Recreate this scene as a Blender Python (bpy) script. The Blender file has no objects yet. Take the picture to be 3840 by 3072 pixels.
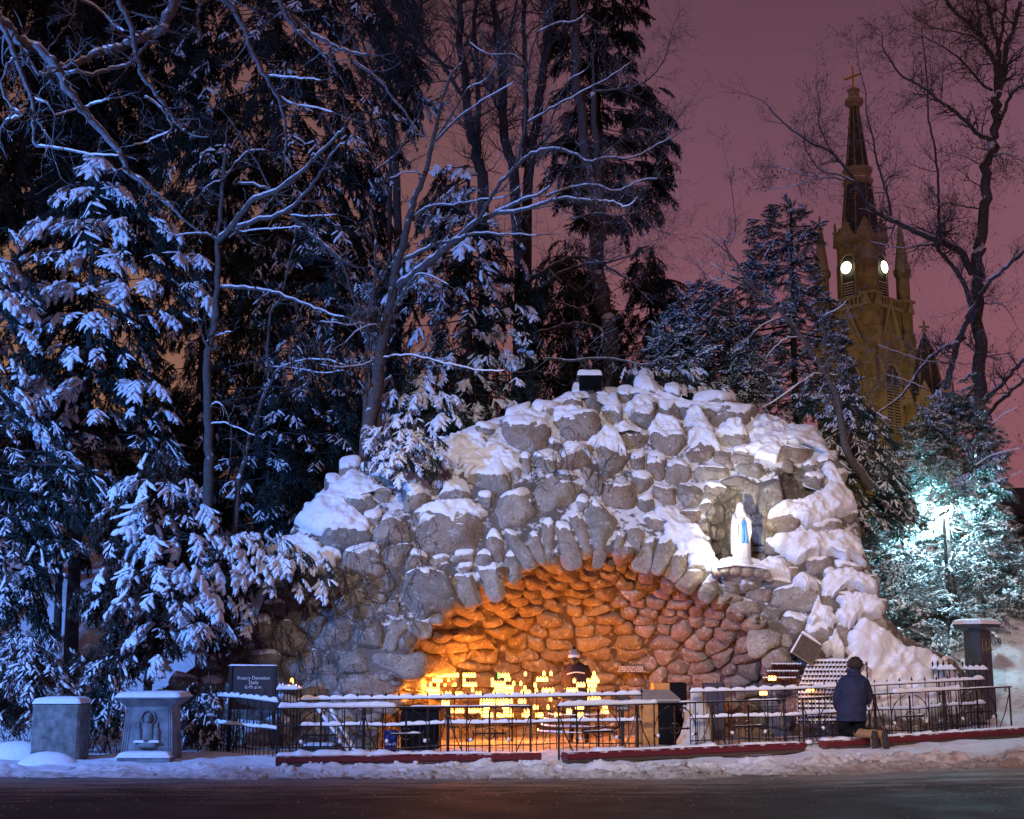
import bpy, math, random
import numpy as np
from mathutils import Vector

# ------------------------------------------------------------------ camera, world, lights, exposure
SC = bpy.context.scene
COL = SC.collection
F = 5150.0                     # focal length in photograph pixels (3840 wide)
TH = math.atan(914.0 / F)      # the camera looks up a little
CZ = 1.6
cd = bpy.data.cameras.new('camera'); cam = bpy.data.objects.new('camera', cd); COL.objects.link(cam)
cam.location = (0, 0, CZ); cam.rotation_euler = (math.pi / 2 + TH, 0, 0)
cd.sensor_width = 36; cd.lens = F / 3840 * 36; cd.clip_start = 0.1; cd.clip_end = 3000
SC.camera = cam
SC.view_settings.view_transform = 'Standard'; SC.view_settings.look = 'None'
SC.view_settings.exposure = 0.0; SC.view_settings.gamma = 1.0; SC.view_settings.use_curve_mapping = False
try:
    SC.cycles.use_denoising = True; SC.cycles.max_bounces = 5; SC.cycles.diffuse_bounces = 3
    SC.cycles.glossy_bounces = 2; SC.cycles.transmission_bounces = 3; SC.cycles.transparent_max_bounces = 6
    SC.cycles.caustics_reflective = False; SC.cycles.caustics_refractive = False
    SC.cycles.sample_clamp_indirect = 4.0
except Exception: pass

def at(px, py, Y):
    """world point on the photograph ray (px, py) at world depth Y"""
    a = (px - 1920.0) / F; b = (1536.0 - py) / F
    dx = a; dy = math.cos(TH) - b * math.sin(TH); dz = math.sin(TH) + b * math.cos(TH)
    t = Y / dy
    return Vector((dx * t, Y, CZ + dz * t))
def raysN(px, py):
    a = (np.asarray(px, float) - 1920.0) / F; b = (1536.0 - np.asarray(py, float)) / F
    return np.stack([a, math.cos(TH) - b * math.sin(TH), math.sin(TH) + b * math.cos(TH)], -1)
def ppm(Y): return F / Y      # pixels per metre, about

W = bpy.data.worlds.new('World'); SC.world = W; W.use_nodes = True
nt = W.node_tree; nt.nodes.clear()
out = nt.nodes.new('ShaderNodeOutputWorld'); bg = nt.nodes.new('ShaderNodeBackground')
tc = nt.nodes.new('ShaderNodeTexCoord'); sep = nt.nodes.new('ShaderNodeSeparateXYZ')
nt.links.new(tc.outputs['Generated'], sep.inputs[0])
r1 = nt.nodes.new('ShaderNodeValToRGB'); nt.links.new(sep.outputs['Z'], r1.inputs[0])
e = r1.color_ramp.elements
e[0].position = 0.0; e[0].color = (0.255, 0.086, 0.102, 1)
e[1].position = 1.0; e[1].color = (0.045, 0.024, 0.045, 1)
for p, c in ((0.18, (0.225, 0.083, 0.108, 1)), (0.34, (0.160, 0.068, 0.100, 1)), (0.46, (0.105, 0.045, 0.068, 1))):
    x = r1.color_ramp.elements.new(p); x.color = c
r2 = nt.nodes.new('ShaderNodeValToRGB'); nt.links.new(sep.outputs['Z'], r2.inputs[0])
e = r2.color_ramp.elements
e[0].position = 0.0; e[0].color = (0.25, 0.125, 0.068, 1)
e[1].position = 1.0; e[1].color = (0.045, 0.024, 0.045, 1)
for p, c in ((0.3, (0.20, 0.098, 0.068, 1)), (0.5, (0.10, 0.045, 0.055, 1))):
    x = r2.color_ramp.elements.new(p); x.color = c
mr = nt.nodes.new('ShaderNodeMapRange'); mr.inputs[1].default_value = -0.30; mr.inputs[2].default_value = 0.12
nt.links.new(sep.outputs['X'], mr.inputs[0])
mx = nt.nodes.new('ShaderNodeMix'); mx.data_type = 'RGBA'
nt.links.new(mr.outputs[0], mx.inputs[0]); nt.links.new(r2.outputs[0], mx.inputs[6]); nt.links.new(r1.outputs[0], mx.inputs[7])
# thin cloud mottling
ns = nt.nodes.new('ShaderNodeTexNoise'); ns.inputs['Scale'].default_value = 3.0; ns.inputs['Detail'].default_value = 4
nt.links.new(tc.outputs['Generated'], ns.inputs['Vector'])
m2 = nt.nodes.new('ShaderNodeMapRange'); m2.inputs[1].default_value = .25; m2.inputs[2].default_value = .75; m2.inputs[3].default_value = .84; m2.inputs[4].default_value = 1.16
nt.links.new(ns.outputs[0], m2.inputs[0])
mul = nt.nodes.new('ShaderNodeVectorMath'); mul.operation = 'SCALE'
nt.links.new(mx.outputs[2], mul.inputs[0]); nt.links.new(m2.outputs[0], mul.inputs['Scale'])
nt.links.new(mul.outputs[0], bg.inputs[0]); bg.inputs[1].default_value = 1.14
nt.links.new(bg.outputs[0], out.inputs[0])

def lamp(kind, name, loc, energy, color, size=0.2, target=None, spot=60, blend=.5):
    d = bpy.data.lights.new(name, kind); d.energy = energy; d.color = color
    if kind == 'SUN': d.angle = size
    else: d.shadow_soft_size = size
    if kind == 'SPOT': d.spot_size = math.radians(spot); d.spot_blend = blend
    o = bpy.data.objects.new(name, d); COL.objects.link(o); o.location = loc
    if target is not None:
        o.rotation_euler = (Vector(target) - Vector(loc)).to_track_quat('-Z', 'Y').to_euler()
    return o
# glow of the low cloud as one broad, weak sun
lamp('SUN', 'sun', (0, 0, 50), 0.10, (1.0, .8, .9), math.radians(14), target=(3, 14, 38))
BLUE = (0.10, 0.31, 1.0)
# street lamps of the road, all outside the picture: a bluish one left, a warm one right, a white one behind the camera
LAMP_L = (-13.0, 12.5, 6.5); LAMP_R = (9.0, 2.0, 7.5); LAMP_C = (-3.5, 1.0, 11.5)
lamp('SPOT', 'street_lamp_light_blue', LAMP_L, 14000, BLUE, .25, target=(-5.5, 25, 6.2), spot=92, blend=.8)
lamp('SPOT', 'street_lamp_light_warm', LAMP_R, 5200, (1.0, .60, .47), .25, target=(8.5, 23, 1.0), spot=42, blend=1.0)
lamp('SPOT', 'street_lamp_light_white', LAMP_C, 14500, (1.0, .90, .88), .25, target=(2.4, 25, 2.6), spot=35, blend=1.0)
lamp('POINT', 'street_lamp_spill', (-3.5, 1.2, 11.0), 800, (.60, .74, 1.0), .3)

# ------------------------------------------------------------------ helpers
R = random.Random(7)
RN = np.random.RandomState(11)
def smooth(a, b, x):
    t = np.clip((np.asarray(x, float) - a) / (b - a), 0, 1); return t * t * (3 - 2 * t)
def hsh(ix, iy, iz, s):
    n = (ix * 374761393 + iy * 668265263 + iz * 2147483647 + s * 974634777) & 0xffffffff
    n = ((n ^ (n >> 13)) * 1274126177) & 0xffffffff
    n = (n ^ (n >> 16)) & 0xffffffff
    return n.astype(np.float64) / 4294967295.0 * 2 - 1
def vnoise(P, seed=0):
    P = np.asarray(P, float); I = np.floor(P).astype(np.int64); f = P - I; f = f * f * (3 - 2 * f)
    r = 0
    for dx in (0, 1):
        for dy in (0, 1):
            for dz in (0, 1):
                w = (f[..., 0] if dx else 1 - f[..., 0]) * (f[..., 1] if dy else 1 - f[..., 1]) * (f[..., 2] if dz else 1 - f[..., 2])
                r = r + w * hsh(I[..., 0] + dx, I[..., 1] + dy, I[..., 2] + dz, seed)
    return r
def fbm(P, seed=0, o=3):
    P = np.asarray(P, float); a = 0; k = 1.0; t = 0
    for i in range(o):
        a = a + vnoise(P * (2 ** i), seed + i) * k; t += k; k *= .5
    return a / t

def mesh_np(name, V, T, mat, parent=None, smoothf=False, quads=None, uvs=None):
    """V (n,3), T (m,3) triangles and/or quads (k,4) -> one mesh object"""
    me = bpy.data.meshes.new(name)
    V = np.asarray(V, np.float32); loops = []; starts = []; tot = []
    nT = 0 if T is None else len(T); nQ = 0 if quads is None else len(quads)
    me.vertices.add(len(V)); me.vertices.foreach_set('co', V.ravel())
    li = np.concatenate([np.asarray(T, np.int32).ravel() if nT else np.zeros(0, np.int32), np.asarray(quads, np.int32).ravel() if nQ else np.zeros(0, np.int32)])
    me.loops.add(len(li)); me.loops.foreach_set('vertex_index', li)
    st = np.concatenate([np.arange(nT) * 3, nT * 3 + np.arange(nQ) * 4]).astype(np.int32)
    me.polygons.add(nT + nQ); me.polygons.foreach_set('loop_start', st)
    me.polygons.foreach_set('use_smooth', np.full(nT + nQ, bool(smoothf)))
    me.update(calc_edges=True); me.validate()
    me.materials.append(mat)
    o = bpy.data.objects.new(name, me); COL.objects.link(o)
    if parent is not None: o.parent = parent
    return o

class MB:
    def __init__(s): s.v = []; s.f = []
    def quad(s, a, b, c, d):
        n = len(s.v); s.v += [tuple(a), tuple(b), tuple(c), tuple(d)]; s.f.append((n, n + 1, n + 2, n + 3)); return s
    def poly(s, pts):
        n = len(s.v); s.v += [tuple(p) for p in pts]; s.f.append(tuple(range(n, n + len(pts)))); return s
    def box(s, c, d, rz=0.0, tilt=0.0, bev=0.0):
        c = Vector(c); hx, hy, hz = d[0] / 2, d[1] / 2, d[2] / 2; n = len(s.v)
        cr, sr = math.cos(rz), math.sin(rz); ct, st = math.cos(tilt), math.sin(tilt)
        def tr(x, y, z):
            y, z = y * ct - z * st, y * st + z * ct
            return (c.x + x * cr - y * sr, c.y + x * sr + y * cr, c.z + z)
        if bev > 0:
            b = min(bev, hx * .9, hy * .9, hz * .9)
            # three slabs of verts: chamfered box, 24 corners
            idx = {}
            for sx in (-1, 1):
                for sy in (-1, 1):
                    for sz in (-1, 1):
                        for k in range(3):
                            x, y, z = sx * (hx - (b if k != 0 else 0)), sy * (hy - (b if k != 1 else 0)), sz * (hz - (b if k != 2 else 0))
                            idx[(sx, sy, sz, k)] = len(s.v); s.v.append(tr(x, y, z))
            for k in range(3):
                for sg in (-1, 1):
                    o = [(-1, -1), (1, -1), (1, 1), (-1, 1)]
                    def key(a, b2):
                        l = [a, b2]; l.insert(k, sg); return tuple(l) + (k,)
                    f = [idx[key(*q)] for q in o]
                    s.f.append(tuple(f if (sg > 0) != (k == 1) else f[::-1]))
            for k in range(3):      # edges running along axis k
                a1, a2 = [q for q in range(3) if q != k]
                for s1 in (-1, 1):
                    for s2 in (-1, 1):
                        def kk(sk, face):
                            l = [0, 0, 0]; l[k] = sk; l[a1] = s1; l[a2] = s2; return tuple(l) + (face,)
                        s.f.append((idx[kk(-1, a1)], idx[kk(1, a1)], idx[kk(1, a2)], idx[kk(-1, a2)]))
            for sx in (-1, 1):
                for sy in (-1, 1):
                    for sz in (-1, 1): s.f.append(tuple(idx[(sx, sy, sz, k)] for k in range(3)))
            return s
        for z in (-hz, hz):
            for x, y in ((-hx, -hy), (hx, -hy), (hx, hy), (-hx, hy)): s.v.append(tr(x, y, z))
        for f in ((0, 3, 2, 1), (4, 5, 6, 7), (0, 1, 5, 4), (1, 2, 6, 5), (2, 3, 7, 6), (3, 0, 4, 7)): s.f.append(tuple(n + i for i in f))
        return s
    def tube(s, pts, rad, k=6, cap=True):
        pts = [Vector(p) for p in pts]; m = len(pts)
        if m < 2: return s
        if not hasattr(rad, '__len__'): rad = [rad] * m
        n0 = len(s.v); up = None
        for i, p in enumerate(pts):
            d = (pts[min(i + 1, m - 1)] - pts[max(i - 1, 0)])
            if d.length < 1e-9: d = Vector((0, 0, 1))
            d.normalize()
            if up is None:
                up = d.orthogonal().normalized()
            else:
                up = (up - d * up.dot(d))
                up = up.normalized() if up.length > 1e-6 else d.orthogonal().normalized()
            sd = d.cross(up)
            for j in range(k):
                a = 2 * math.pi * j / k
                q = p + (up * math.cos(a) + sd * math.sin(a)) * rad[i]; s.v.append((q.x, q.y, q.z))
        for i in range(m - 1):
            for j in range(k):
                a = n0 + i * k + j; b = n0 + i * k + (j + 1) % k
                s.f.append((a, b, b + k, a + k))
        if cap:
            s.f.append(tuple(n0 + j for j in range(k))[::-1]); s.f.append(tuple(n0 + (m - 1) * k + j for j in range(k)))
        return s
    def bar(s, a, b, w, d=None, k=4):
        return s.tube([a, b], w / 2 * (1.2 if k == 4 else 1), k)
    def lathe(s, c, prof, k=12, sx=1.0, sy=1.0, rz=0.0):
        c = Vector(c); n0 = len(s.v); m = len(prof)
        for r, z in prof:
            for j in range(k):
                a = 2 * math.pi * j / k + rz
                s.v.append((c.x + r * sx * math.cos(a), c.y + r * sy * math.sin(a), c.z + z))
        for i in range(m - 1):
            for j in range(k):
                a = n0 + i * k + j; b = n0 + i * k + (j + 1) % k
                s.f.append((a, b, b + k, a + k))
        s.f.append(tuple(n0 + j for j in range(k))[::-1]); s.f.append(tuple(n0 + (m - 1) * k + j for j in range(k)))
        return s
    def sphere(s, c, r, k=8, m=6, sc=(1, 1, 1)):
        prof = [(max(1e-4, math.sin(math.pi * i / m)) * r, -math.cos(math.pi * i / m) * r * sc[2]) for i in range(m + 1)]
        return s.lathe(c, prof, k, sc[0], sc[1])
    def loft(s, rings, cap=True):
        n0 = len(s.v); k = len(rings[0])
        for r in rings: s.v += [tuple(p) for p in r]
        for i in range(len(rings) - 1):
            for j in range(k):
                a = n0 + i * k + j; b = n0 + i * k + (j + 1) % k
                s.f.append((a, b, b + k, a + k))
        if cap:
            s.f.append(tuple(n0 + j for j in range(k))[::-1]); s.f.append(tuple(n0 + (len(rings) - 1) * k + j for j in range(k)))
        return s
    def build(s, name, mat, parent=None, sm=False):
        me = bpy.data.meshes.new(name); me.from_pydata(s.v, [], s.f); me.update()
        if sm: me.polygons.foreach_set('use_smooth', [True] * len(me.polygons))
        me.materials.append(mat)
        o = bpy.data.objects.new(name, me); COL.objects.link(o)
        if parent is not None: o.parent = parent
        return o

def tag(o, label=None, cat=None, group=None, kind=None):
    if label: o['label'] = label
    if cat: o['category'] = cat
    if group: o['group'] = group
    if kind: o['kind'] = kind
    return o
def thing(name, label, cat, group=None, loc=(0, 0, 0), rz=0.0):
    o = bpy.data.objects.new(name, None); COL.objects.link(o); o.empty_display_size = .1
    o.location = loc; o.rotation_euler = (0, 0, rz)
    return tag(o, label, cat, group)
def copy_tree(root, loc=None, rz=None, label=None, scale=None):
    r = root.copy(); COL.objects.link(r)
    if loc is not None: r.location = loc
    if rz is not None: r.rotation_euler = (0, 0, rz)
    if scale is not None: r.scale = (scale,) * 3
    if label: r['label'] = label
    for ch in list(root.children):
        c = ch.copy(); COL.objects.link(c); c.parent = r
        for g in list(ch.children):
            d = g.copy(); COL.objects.link(d); d.parent = c
    return r

# ------------------------------------------------------------------ materials
M = {}
def node_mat(name):
    m = bpy.data.materials.new(name); m.use_nodes = True; n = m.node_tree; n.nodes.clear()
    o = n.nodes.new('ShaderNodeOutputMaterial'); b = n.nodes.new('ShaderNodeBsdfPrincipled')
    n.links.new(b.outputs[0], o.inputs[0]); M[name] = m
    return m, n, b
def ramp(n, src, stops):
    r = n.nodes.new('ShaderNodeValToRGB'); n.links.new(src, r.inputs[0]); e = r.color_ramp.elements
    e[0].position = stops[0][0]; e[0].color = (*stops[0][1], 1); e[1].position = stops[-1][0]; e[1].color = (*stops[-1][1], 1)
    for p, c in stops[1:-1]:
        x = e.new(p); x.color = (*c, 1)
    return r.outputs[0]
def noise(n, vec, scale, detail=4, rough=.55):
    t = n.nodes.new('ShaderNodeTexNoise'); t.inputs['Scale'].default_value = scale; t.inputs['Detail'].default_value = detail; t.inputs['Roughness'].default_value = rough
    n.links.new(vec, t.inputs['Vector']); return t.outputs[0]
def mixc(n, fac, a, b, mode='MIX'):
    m = n.nodes.new('ShaderNodeMix'); m.data_type = 'RGBA'; m.blend_type = mode
    for s, i in ((fac, 0), (a, 6), (b, 7)):
        if isinstance(s, (int, float)): m.inputs[i].default_value = s
        elif isinstance(s, tuple): m.inputs[i].default_value = (*s, 1)
        else: n.links.new(s, m.inputs[i])
    return m.outputs[2]
def bump(n, b, h, strength, dist=.02):
    u = n.nodes.new('ShaderNodeBump'); u.inputs['Strength'].default_value = strength; u.inputs['Distance'].default_value = dist
    n.links.new(h, u.inputs['Height']); n.links.new(u.outputs[0], b.inputs['Normal']); return u
def mp(n, src, a, b, c=0.0, d=1.0):
    m = n.nodes.new('ShaderNodeMapRange'); m.inputs[1].default_value = a; m.inputs[2].default_value = b; m.inputs[3].default_value = c; m.inputs[4].default_value = d
    n.links.new(src, m.inputs[0]); return m.outputs[0]
def mth(n, op, a, b=0.0):
    m = n.nodes.new('ShaderNodeMath'); m.operation = op
    for s, i in ((a, 0), (b, 1)):
        if isinstance(s, (int, float)): m.inputs[i].default_value = s
        else: n.links.new(s, m.inputs[i])
    return m.outputs[0]
def simple(name, col, rough=.7, metal=0.0, var=.25, scale=12, bmp=.2, snow=None, dist=.01, spec=.5):
    """noise-mottled surface; snow=(lo,hi): settled snow where the face looks up"""
    m, n, b = node_mat(name)
    g = n.nodes.new('ShaderNodeNewGeometry'); pos = g.outputs['Position']
    f = noise(n, pos, scale, 5)
    dk = tuple(c * (1 - var) for c in col); lt = tuple(min(1, c * (1 + var)) for c in col)
    c = ramp(n, f, [(.3, dk), (.7, lt)])
    if snow:
        sp = n.nodes.new('ShaderNodeSeparateXYZ'); n.links.new(g.outputs['Normal'], sp.inputs[0])
        nf = noise(n, pos, 9, 3)
        z = mth(n, 'ADD', sp.outputs['Z'], mp(n, nf, .3, .7, -.22, .22))
        s = mp(n, z, snow[0], snow[1]); c = mixc(n, s, c, (.80, .82, .86))
    n.links.new(c, b.inputs['Base Color']); b.inputs['Roughness'].default_value = rough; b.inputs['Metallic'].default_value = metal
    b.inputs['Specular IOR Level'].default_value = spec
    if bmp: bump(n, b, f, bmp, dist)
    return m
def emit(name, col, strength):
    m, n, b = node_mat(name)
    b.inputs['Base Color'].default_value = (*[min(1, c) for c in col], 1)
    b.inputs['Emission Color'].default_value = (*col, 1); b.inputs['Emission Strength'].default_value = strength
    return m

def stone_mat(name, cols, snow=None, sc=1.0):
    m, n, b = node_mat(name)
    g = n.nodes.new('ShaderNodeNewGeometry'); pos = g.outputs['Position']
    oi = n.nodes.new('ShaderNodeObjectInfo')
    base = ramp(n, oi.outputs['Random'], [(0, cols[0]), (.35, cols[1]), (.6, cols[2]), (1, cols[3])])
    n1 = noise(n, pos, 3.2 * sc, 8, .65); n2 = noise(n, pos, 38 * sc, 5, .7); n3 = noise(n, pos, 7 * sc, 4, .6)
    c = mixc(n, mp(n, n1, .3, .7), mixc(n, 1.0, base, (.55, .5, .48), 'MULTIPLY'), base)
    c = mixc(n, mp(n, n2, .46, .62, 0, .45), c, (.10, .09, .085))
    c = mixc(n, mp(n, n3, .54, .66, 0, .55), c, (.55, .52, .47))
    # creeping bare vines and cracks
    mpn = n.nodes.new('ShaderNodeMapping'); n.links.new(pos, mpn.inputs[0]); 
    ds = n.nodes.new('ShaderNodeVectorMath'); ds.operation = 'SCALE'; ds.inputs['Scale'].default_value = .35
    nv = n.nodes.new('ShaderNodeTexNoise'); nv.inputs['Scale'].default_value = 4; n.links.new(pos, nv.inputs['Vector'])
    n.links.new(nv.outputs['Color'], ds.inputs[0])
    ad = n.nodes.new('ShaderNodeVectorMath'); n.links.new(mpn.outputs[0], ad.inputs[0]); n.links.new(ds.outputs[0], ad.inputs[1])
    vo = n.nodes.new('ShaderNodeTexVoronoi'); vo.feature = 'DISTANCE_TO_EDGE'; vo.inputs['Scale'].default_value = 5.5; n.links.new(ad.outputs[0], vo.inputs['Vector'])
    vine = mth(n, 'MULTIPLY', mp(n, vo.outputs['Distance'], .012, .03, 1, 0), mp(n, n3, .44, .56, 0, .75))
    c = mixc(n, vine, c, (.05, .032, .022))
    if snow:
        sp = n.nodes.new('ShaderNodeSeparateXYZ'); n.links.new(g.outputs['Normal'], sp.inputs[0])
        z = mth(n, 'ADD', sp.outputs['Z'], mp(n, n3, .3, .7, -.2, .2))
        c = mixc(n, mp(n, z, snow[0], snow[1]), c, (.80, .81, .85))
    n.links.new(c, b.inputs['Base Color']); b.inputs['Roughness'].default_value = .85
    hh = mth(n, 'ADD', mth(n, 'MULTIPLY', n1, 1.0), mth(n, 'MULTIPLY', n2, .25))
    bump(n, b, hh, 1.0, .10)
    return m
stone_mat('granite', [(.29, .26, .23), (.42, .38, .33), (.42, .32, .25), (.52, .47, .40)])
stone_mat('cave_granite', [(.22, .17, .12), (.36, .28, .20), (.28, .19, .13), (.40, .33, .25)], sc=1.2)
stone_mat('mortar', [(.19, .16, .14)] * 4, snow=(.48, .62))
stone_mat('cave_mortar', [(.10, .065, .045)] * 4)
def snow_mat(name, col=(.82, .83, .87), bs=.35):
    m, n, b = node_mat(name)
    g = n.nodes.new('ShaderNodeNewGeometry'); pos = g.outputs['Position']
    f = noise(n, pos, 14, 6, .6); f2 = noise(n, pos, 90, 3)
    dk = tuple(c * .9 for c in col)
    n.links.new(ramp(n, f, [(.35, dk), (.6, col)]), b.inputs['Base Color']); b.inputs['Roughness'].default_value = .65
    b.inputs['Specular IOR Level'].default_value = .3
    bump(n, b, mth(n, 'ADD', f, mth(n, 'MULTIPLY', f2, .15)), bs, .03)
    return m
snow_mat('snow')
simple('iron', (.018, .016, .018), .45, .6, .4, 40, .3, snow=(.72, .95), dist=.002)
simple('dark_iron', (.02, .018, .02), .5, .4, .4, 40, .3, dist=.002)
simple('red_vinyl', (.11, .006, .012), .45, 0, .3, 25, .3, snow=(.8, 1.0), dist=.004)
simple('wood_dark', (.06, .04, .03), .7, 0, .3, 20, .3, snow=(.7, .95))
simple('bark', (.085, .068, .06), .9, 0, .4, 22, .7, snow=(.34, .52), dist=.02)
simple('bark_pale', (.11, .095, .10), .9, 0, .4, 14, .7, snow=(.45, .7), dist=.02)
simple('bark_dark', (.035, .028, .026), .95, 0, .4, 22, .7, snow=(.62, .8), dist=.02)
simple('needles', (.012, .026, .020), .75, 0, .5, 6, 0, snow=(.86, 1.1))
simple('needles_dark', (.009, .014, .010), .8, 0, .5, 5, 0, snow=(.95, 1.15))
simple('needles_cedar', (.018, .045, .034), .7, 0, .5, 6, 0, snow=(.8, 1.05))
simple('needles_lamplit', (.06, .13, .115), .7, 0, .5, 6, 0, snow=(.5, .9))  # base colour raised towards teal to imitate lamp glow on the juniper
simple('needles_brown', (.045, .03, .018), .85, 0, .5, 8, 0, snow=(.8, 1.05))
simple('dead_leaf', (.12, .055, .025), .8, 0, .4, 9, 0)
simple('seed_leaf', (.20, .12, .04), .8, 0, .4, 9, 0)
simple('granite_cut', (.18, .18, .17), .9, 0, .5, 9, .6, dist=.01)
simple('granite_dark', (.05, .045, .055), .35, 0, .3, 80, .1, dist=.002)
simple('pillar_stone', (.16, .175, .185), .8, 0, .55, 4.5, .6, dist=.015)
simple('sign_brown', (.022, .016, .016), .5, 0, .1, 5, 0)
simple('letter', (.68, .62, .56), .6, 0, .02, 5, 0)
simple('brass', (.30, .25, .14), .45, .5, .2, 20, .1)
simple('white_marble', (.62, .62, .63), .4, 0, .05, 8, .1, dist=.004)
simple('sash_blue', (.06, .22, .75), .5, 0, .1, 8, .1)
simple('white_cloth', (.46, .43, .37), .75, 0, .12, 8, .3)
simple('black_plastic', (.004, .004, .006), .8, 0, .2, 8, .1, spec=.12)
simple('navy_plastic', (.02, .022, .05), .5, 0, .2, 8, .1)
simple('bucket_blue', (.008, .02, .22), .4, 0, .1, 8, .05)
simple('wood_orange', (.42, .20, .05), .6, 0, .25, 9, .2)
simple('lectern_metal', (.30, .28, .25), .5, .3, .15, 8, .1)
simple('straw', (.45, .30, .18), .8, 0, .1, 8, 0)
simple('jacket_navy', (.006, .011, .045), .75, 0, .35, 9, .9, dist=.03)
simple('cloth_black', (.006, .006, .008), .85, 0, .3, 20, .4, spec=.15)
simple('hair_dark', (.018, .011, .008), .7, 0, .6, 90, .9, dist=.01)
simple('skin', (.42, .24, .17), .55, 0, .08, 20, .1)
simple('boot_tan', (.30, .17, .075), .75, 0, .25, 30, .4)
simple('boot_sole', (.03, .026, .024), .8, 0, .5, 50, .5, dist=.01)
simple('coat_brown', (.018, .011, .013), .85, 0, .25, 14, .4, spec=.2)
simple('reflective', (.6, .55, .5), .4, 0, .05, 8, 0)
simple('hat_wool', (.20, .17, .17), .9, 0, .5, 60, .6)
simple('tower_brick', (.20, .16, .09), .9, 0, .45, .9, .5, dist=.08)
simple('tower_trim', (.27, .23, .14), .85, 0, .15, 1.2, .2, snow=(.6, .8))
simple('slate', (.020, .017, .022), .6, 0, .3, 2, .3)
simple('tower_dark', (.03, .022, .014), .8, 0, .3, 2, .1)
simple('gilt', (.55, .32, .03), .4, .4, .1, 4, .1)
simple('house_brick', (.22, .15, .08), .85, 0, .2, 3, .3)
simple('red_glass', (.035, .006, .006), .15, 0, .2, 8, 0)
simple('bronze', (.085, .065, .05), .55, .3, .4, 14, .4)
emit('candle_glow', (1.0, .47, .11), 5.5)
emit('halo_ring', (1.0, .30, .03), 1.5)  # glowing orange ring on each candle glass, imitates the halo round the flame
emit('flame', (1.0, .78, .38), 22.0)
simple('candle_wax', (.8, .72, .55), .5, 0, .05, 8, 0)
emit('window_glow', (1.0, .62, .12), 1.6)
emit('clock_glow', (.98, 1.0, .70), 5.0)
emit('lamp_glow', (.75, .95, 1.0), 90.0)
emit('led_green', (.05, .8, .2), 2.0)
# ------------------------------------------------------------------ ground
def gz(x, y):
    """height of the trodden ground: it rises gently to the right of the grotto"""
    return 0.039 * np.maximum(0, np.asarray(x, float) - 3) * smooth(12, 20, y)
def edgeY(x):    # where the cleared road ends
    return 18.1 + .10 * np.maximum(0, np.asarray(x, float) - 2) - .05 * np.minimum(0, np.asarray(x, float) + 1) * 0
def grid_mesh(name, xs, ys, zf, mat, parent=None, sm=True):
    X, Y = np.meshgrid(xs, ys); Z = zf(X, Y)
    V = np.stack([X, Y, Z], -1).reshape(-1, 3); nx = len(xs); ny = len(ys)
    i = np.arange(nx - 1)[None, :] + (np.arange(ny - 1) * nx)[:, None]
    Q = np.stack([i, i + 1, i + 1 + nx, i + nx], -1).reshape(-1, 4)
    return mesh_np(name, V, None, mat, parent, sm, quads=Q)

# asphalt
m, n, b = node_mat('asphalt'); g = n.nodes.new('ShaderNodeNewGeometry'); pos = g.outputs['Position']
f = noise(n, pos, 260, 3, .7); f1 = noise(n, pos, 1.1, 5, .6); f2 = noise(n, pos, 55, 2)
mpn = n.nodes.new('ShaderNodeMapping'); mpn.inputs['Scale'].default_value = (.5, 2.2, 1); n.links.new(pos, mpn.inputs[0])
f3 = noise(n, mpn.outputs[0], 1.6, 7, .7)
f5 = noise(n, pos, 24, 6, .75)
c = ramp(n, f5, [(.3, (.018, .015, .015)), (.5, (.040, .035, .034)), (.72, (.075, .066, .062))])
c = mixc(n, mp(n, f1, .35, .65, 0, .5), c, (.026, .022, .023))
sp = n.nodes.new('ShaderNodeSeparateXYZ'); n.links.new(pos, sp.inputs[0])
yy = mth(n, 'ADD', sp.outputs['Y'], mth(n, 'MULTIPLY', sp.outputs['X'], -.06))
edge = mth(n, 'ADD', mp(n, yy, 14.6, 18.0), mp(n, f3, .3, .7, -.75, .55))
c = mixc(n, mp(n, edge, .40, .95, 0, .9), c, (.30, .26, .25))
c = mixc(n, mp(n, f2, .72, .78, 0, .7), c, (.35, .31, .28))
n.links.new(c, b.inputs['Base Color']); n.links.new(mp(n, f1, .3, .7, .6, .9), b.inputs['Roughness'])
bump(n, b, f5, .8, .012)
def road_z(X, Y): return gz(X, Y) * .8
ro = grid_mesh('asphalt_road', np.concatenate([[-200, -60], np.linspace(-20, 24, 60), [60, 200]]), np.concatenate([[-40, -10, 4], np.linspace(8, 20.5, 30)]), road_z, M['asphalt'])
tag(ro, kind='structure')

# trodden snow between road and grotto, with ploughed lumps; rising to the wooded slope behind
m, n, b = node_mat('ground_snow'); g = n.nodes.new('ShaderNodeNewGeometry'); pos = g.outputs['Position']
f = noise(n, pos, 7, 7, .65); f2 = noise(n, pos, 60, 4, .7); f4 = noise(n, pos, 1.4, 4, .6)
sp = n.nodes.new('ShaderNodeSeparateXYZ'); n.links.new(pos, sp.inputs[0])
yy = mth(n, 'ADD', sp.outputs['Y'], mth(n, 'MULTIPLY', mth(n, 'MAXIMUM', mth(n, 'SUBTRACT', sp.outputs['X'], 2.0), 0.0), -.10))
edge = mth(n, 'ADD', mp(n, yy, 17.9, 19.6, .95, 0), mp(n, f, .3, .7, -.45, .45))
edge = mth(n, 'ADD', edge, mp(n, sp.outputs['X'], 2, 9, 0, .35))
c = ramp(n, f, [(.3, (.70, .70, .74)), (.6, (.84, .84, .88))])
dirt = ramp(n, f2, [(.35, (.16, .125, .10)), (.65, (.46, .40, .36))])
c = mixc(n, mp(n, edge, .35, .85, 0, .85), c, dirt)
inside = mth(n, 'MULTIPLY', mp(n, sp.outputs['Y'], 22.6, 23.6), mp(n, sp.outputs['Y'], 27.5, 29.5, 1, 0))
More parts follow.
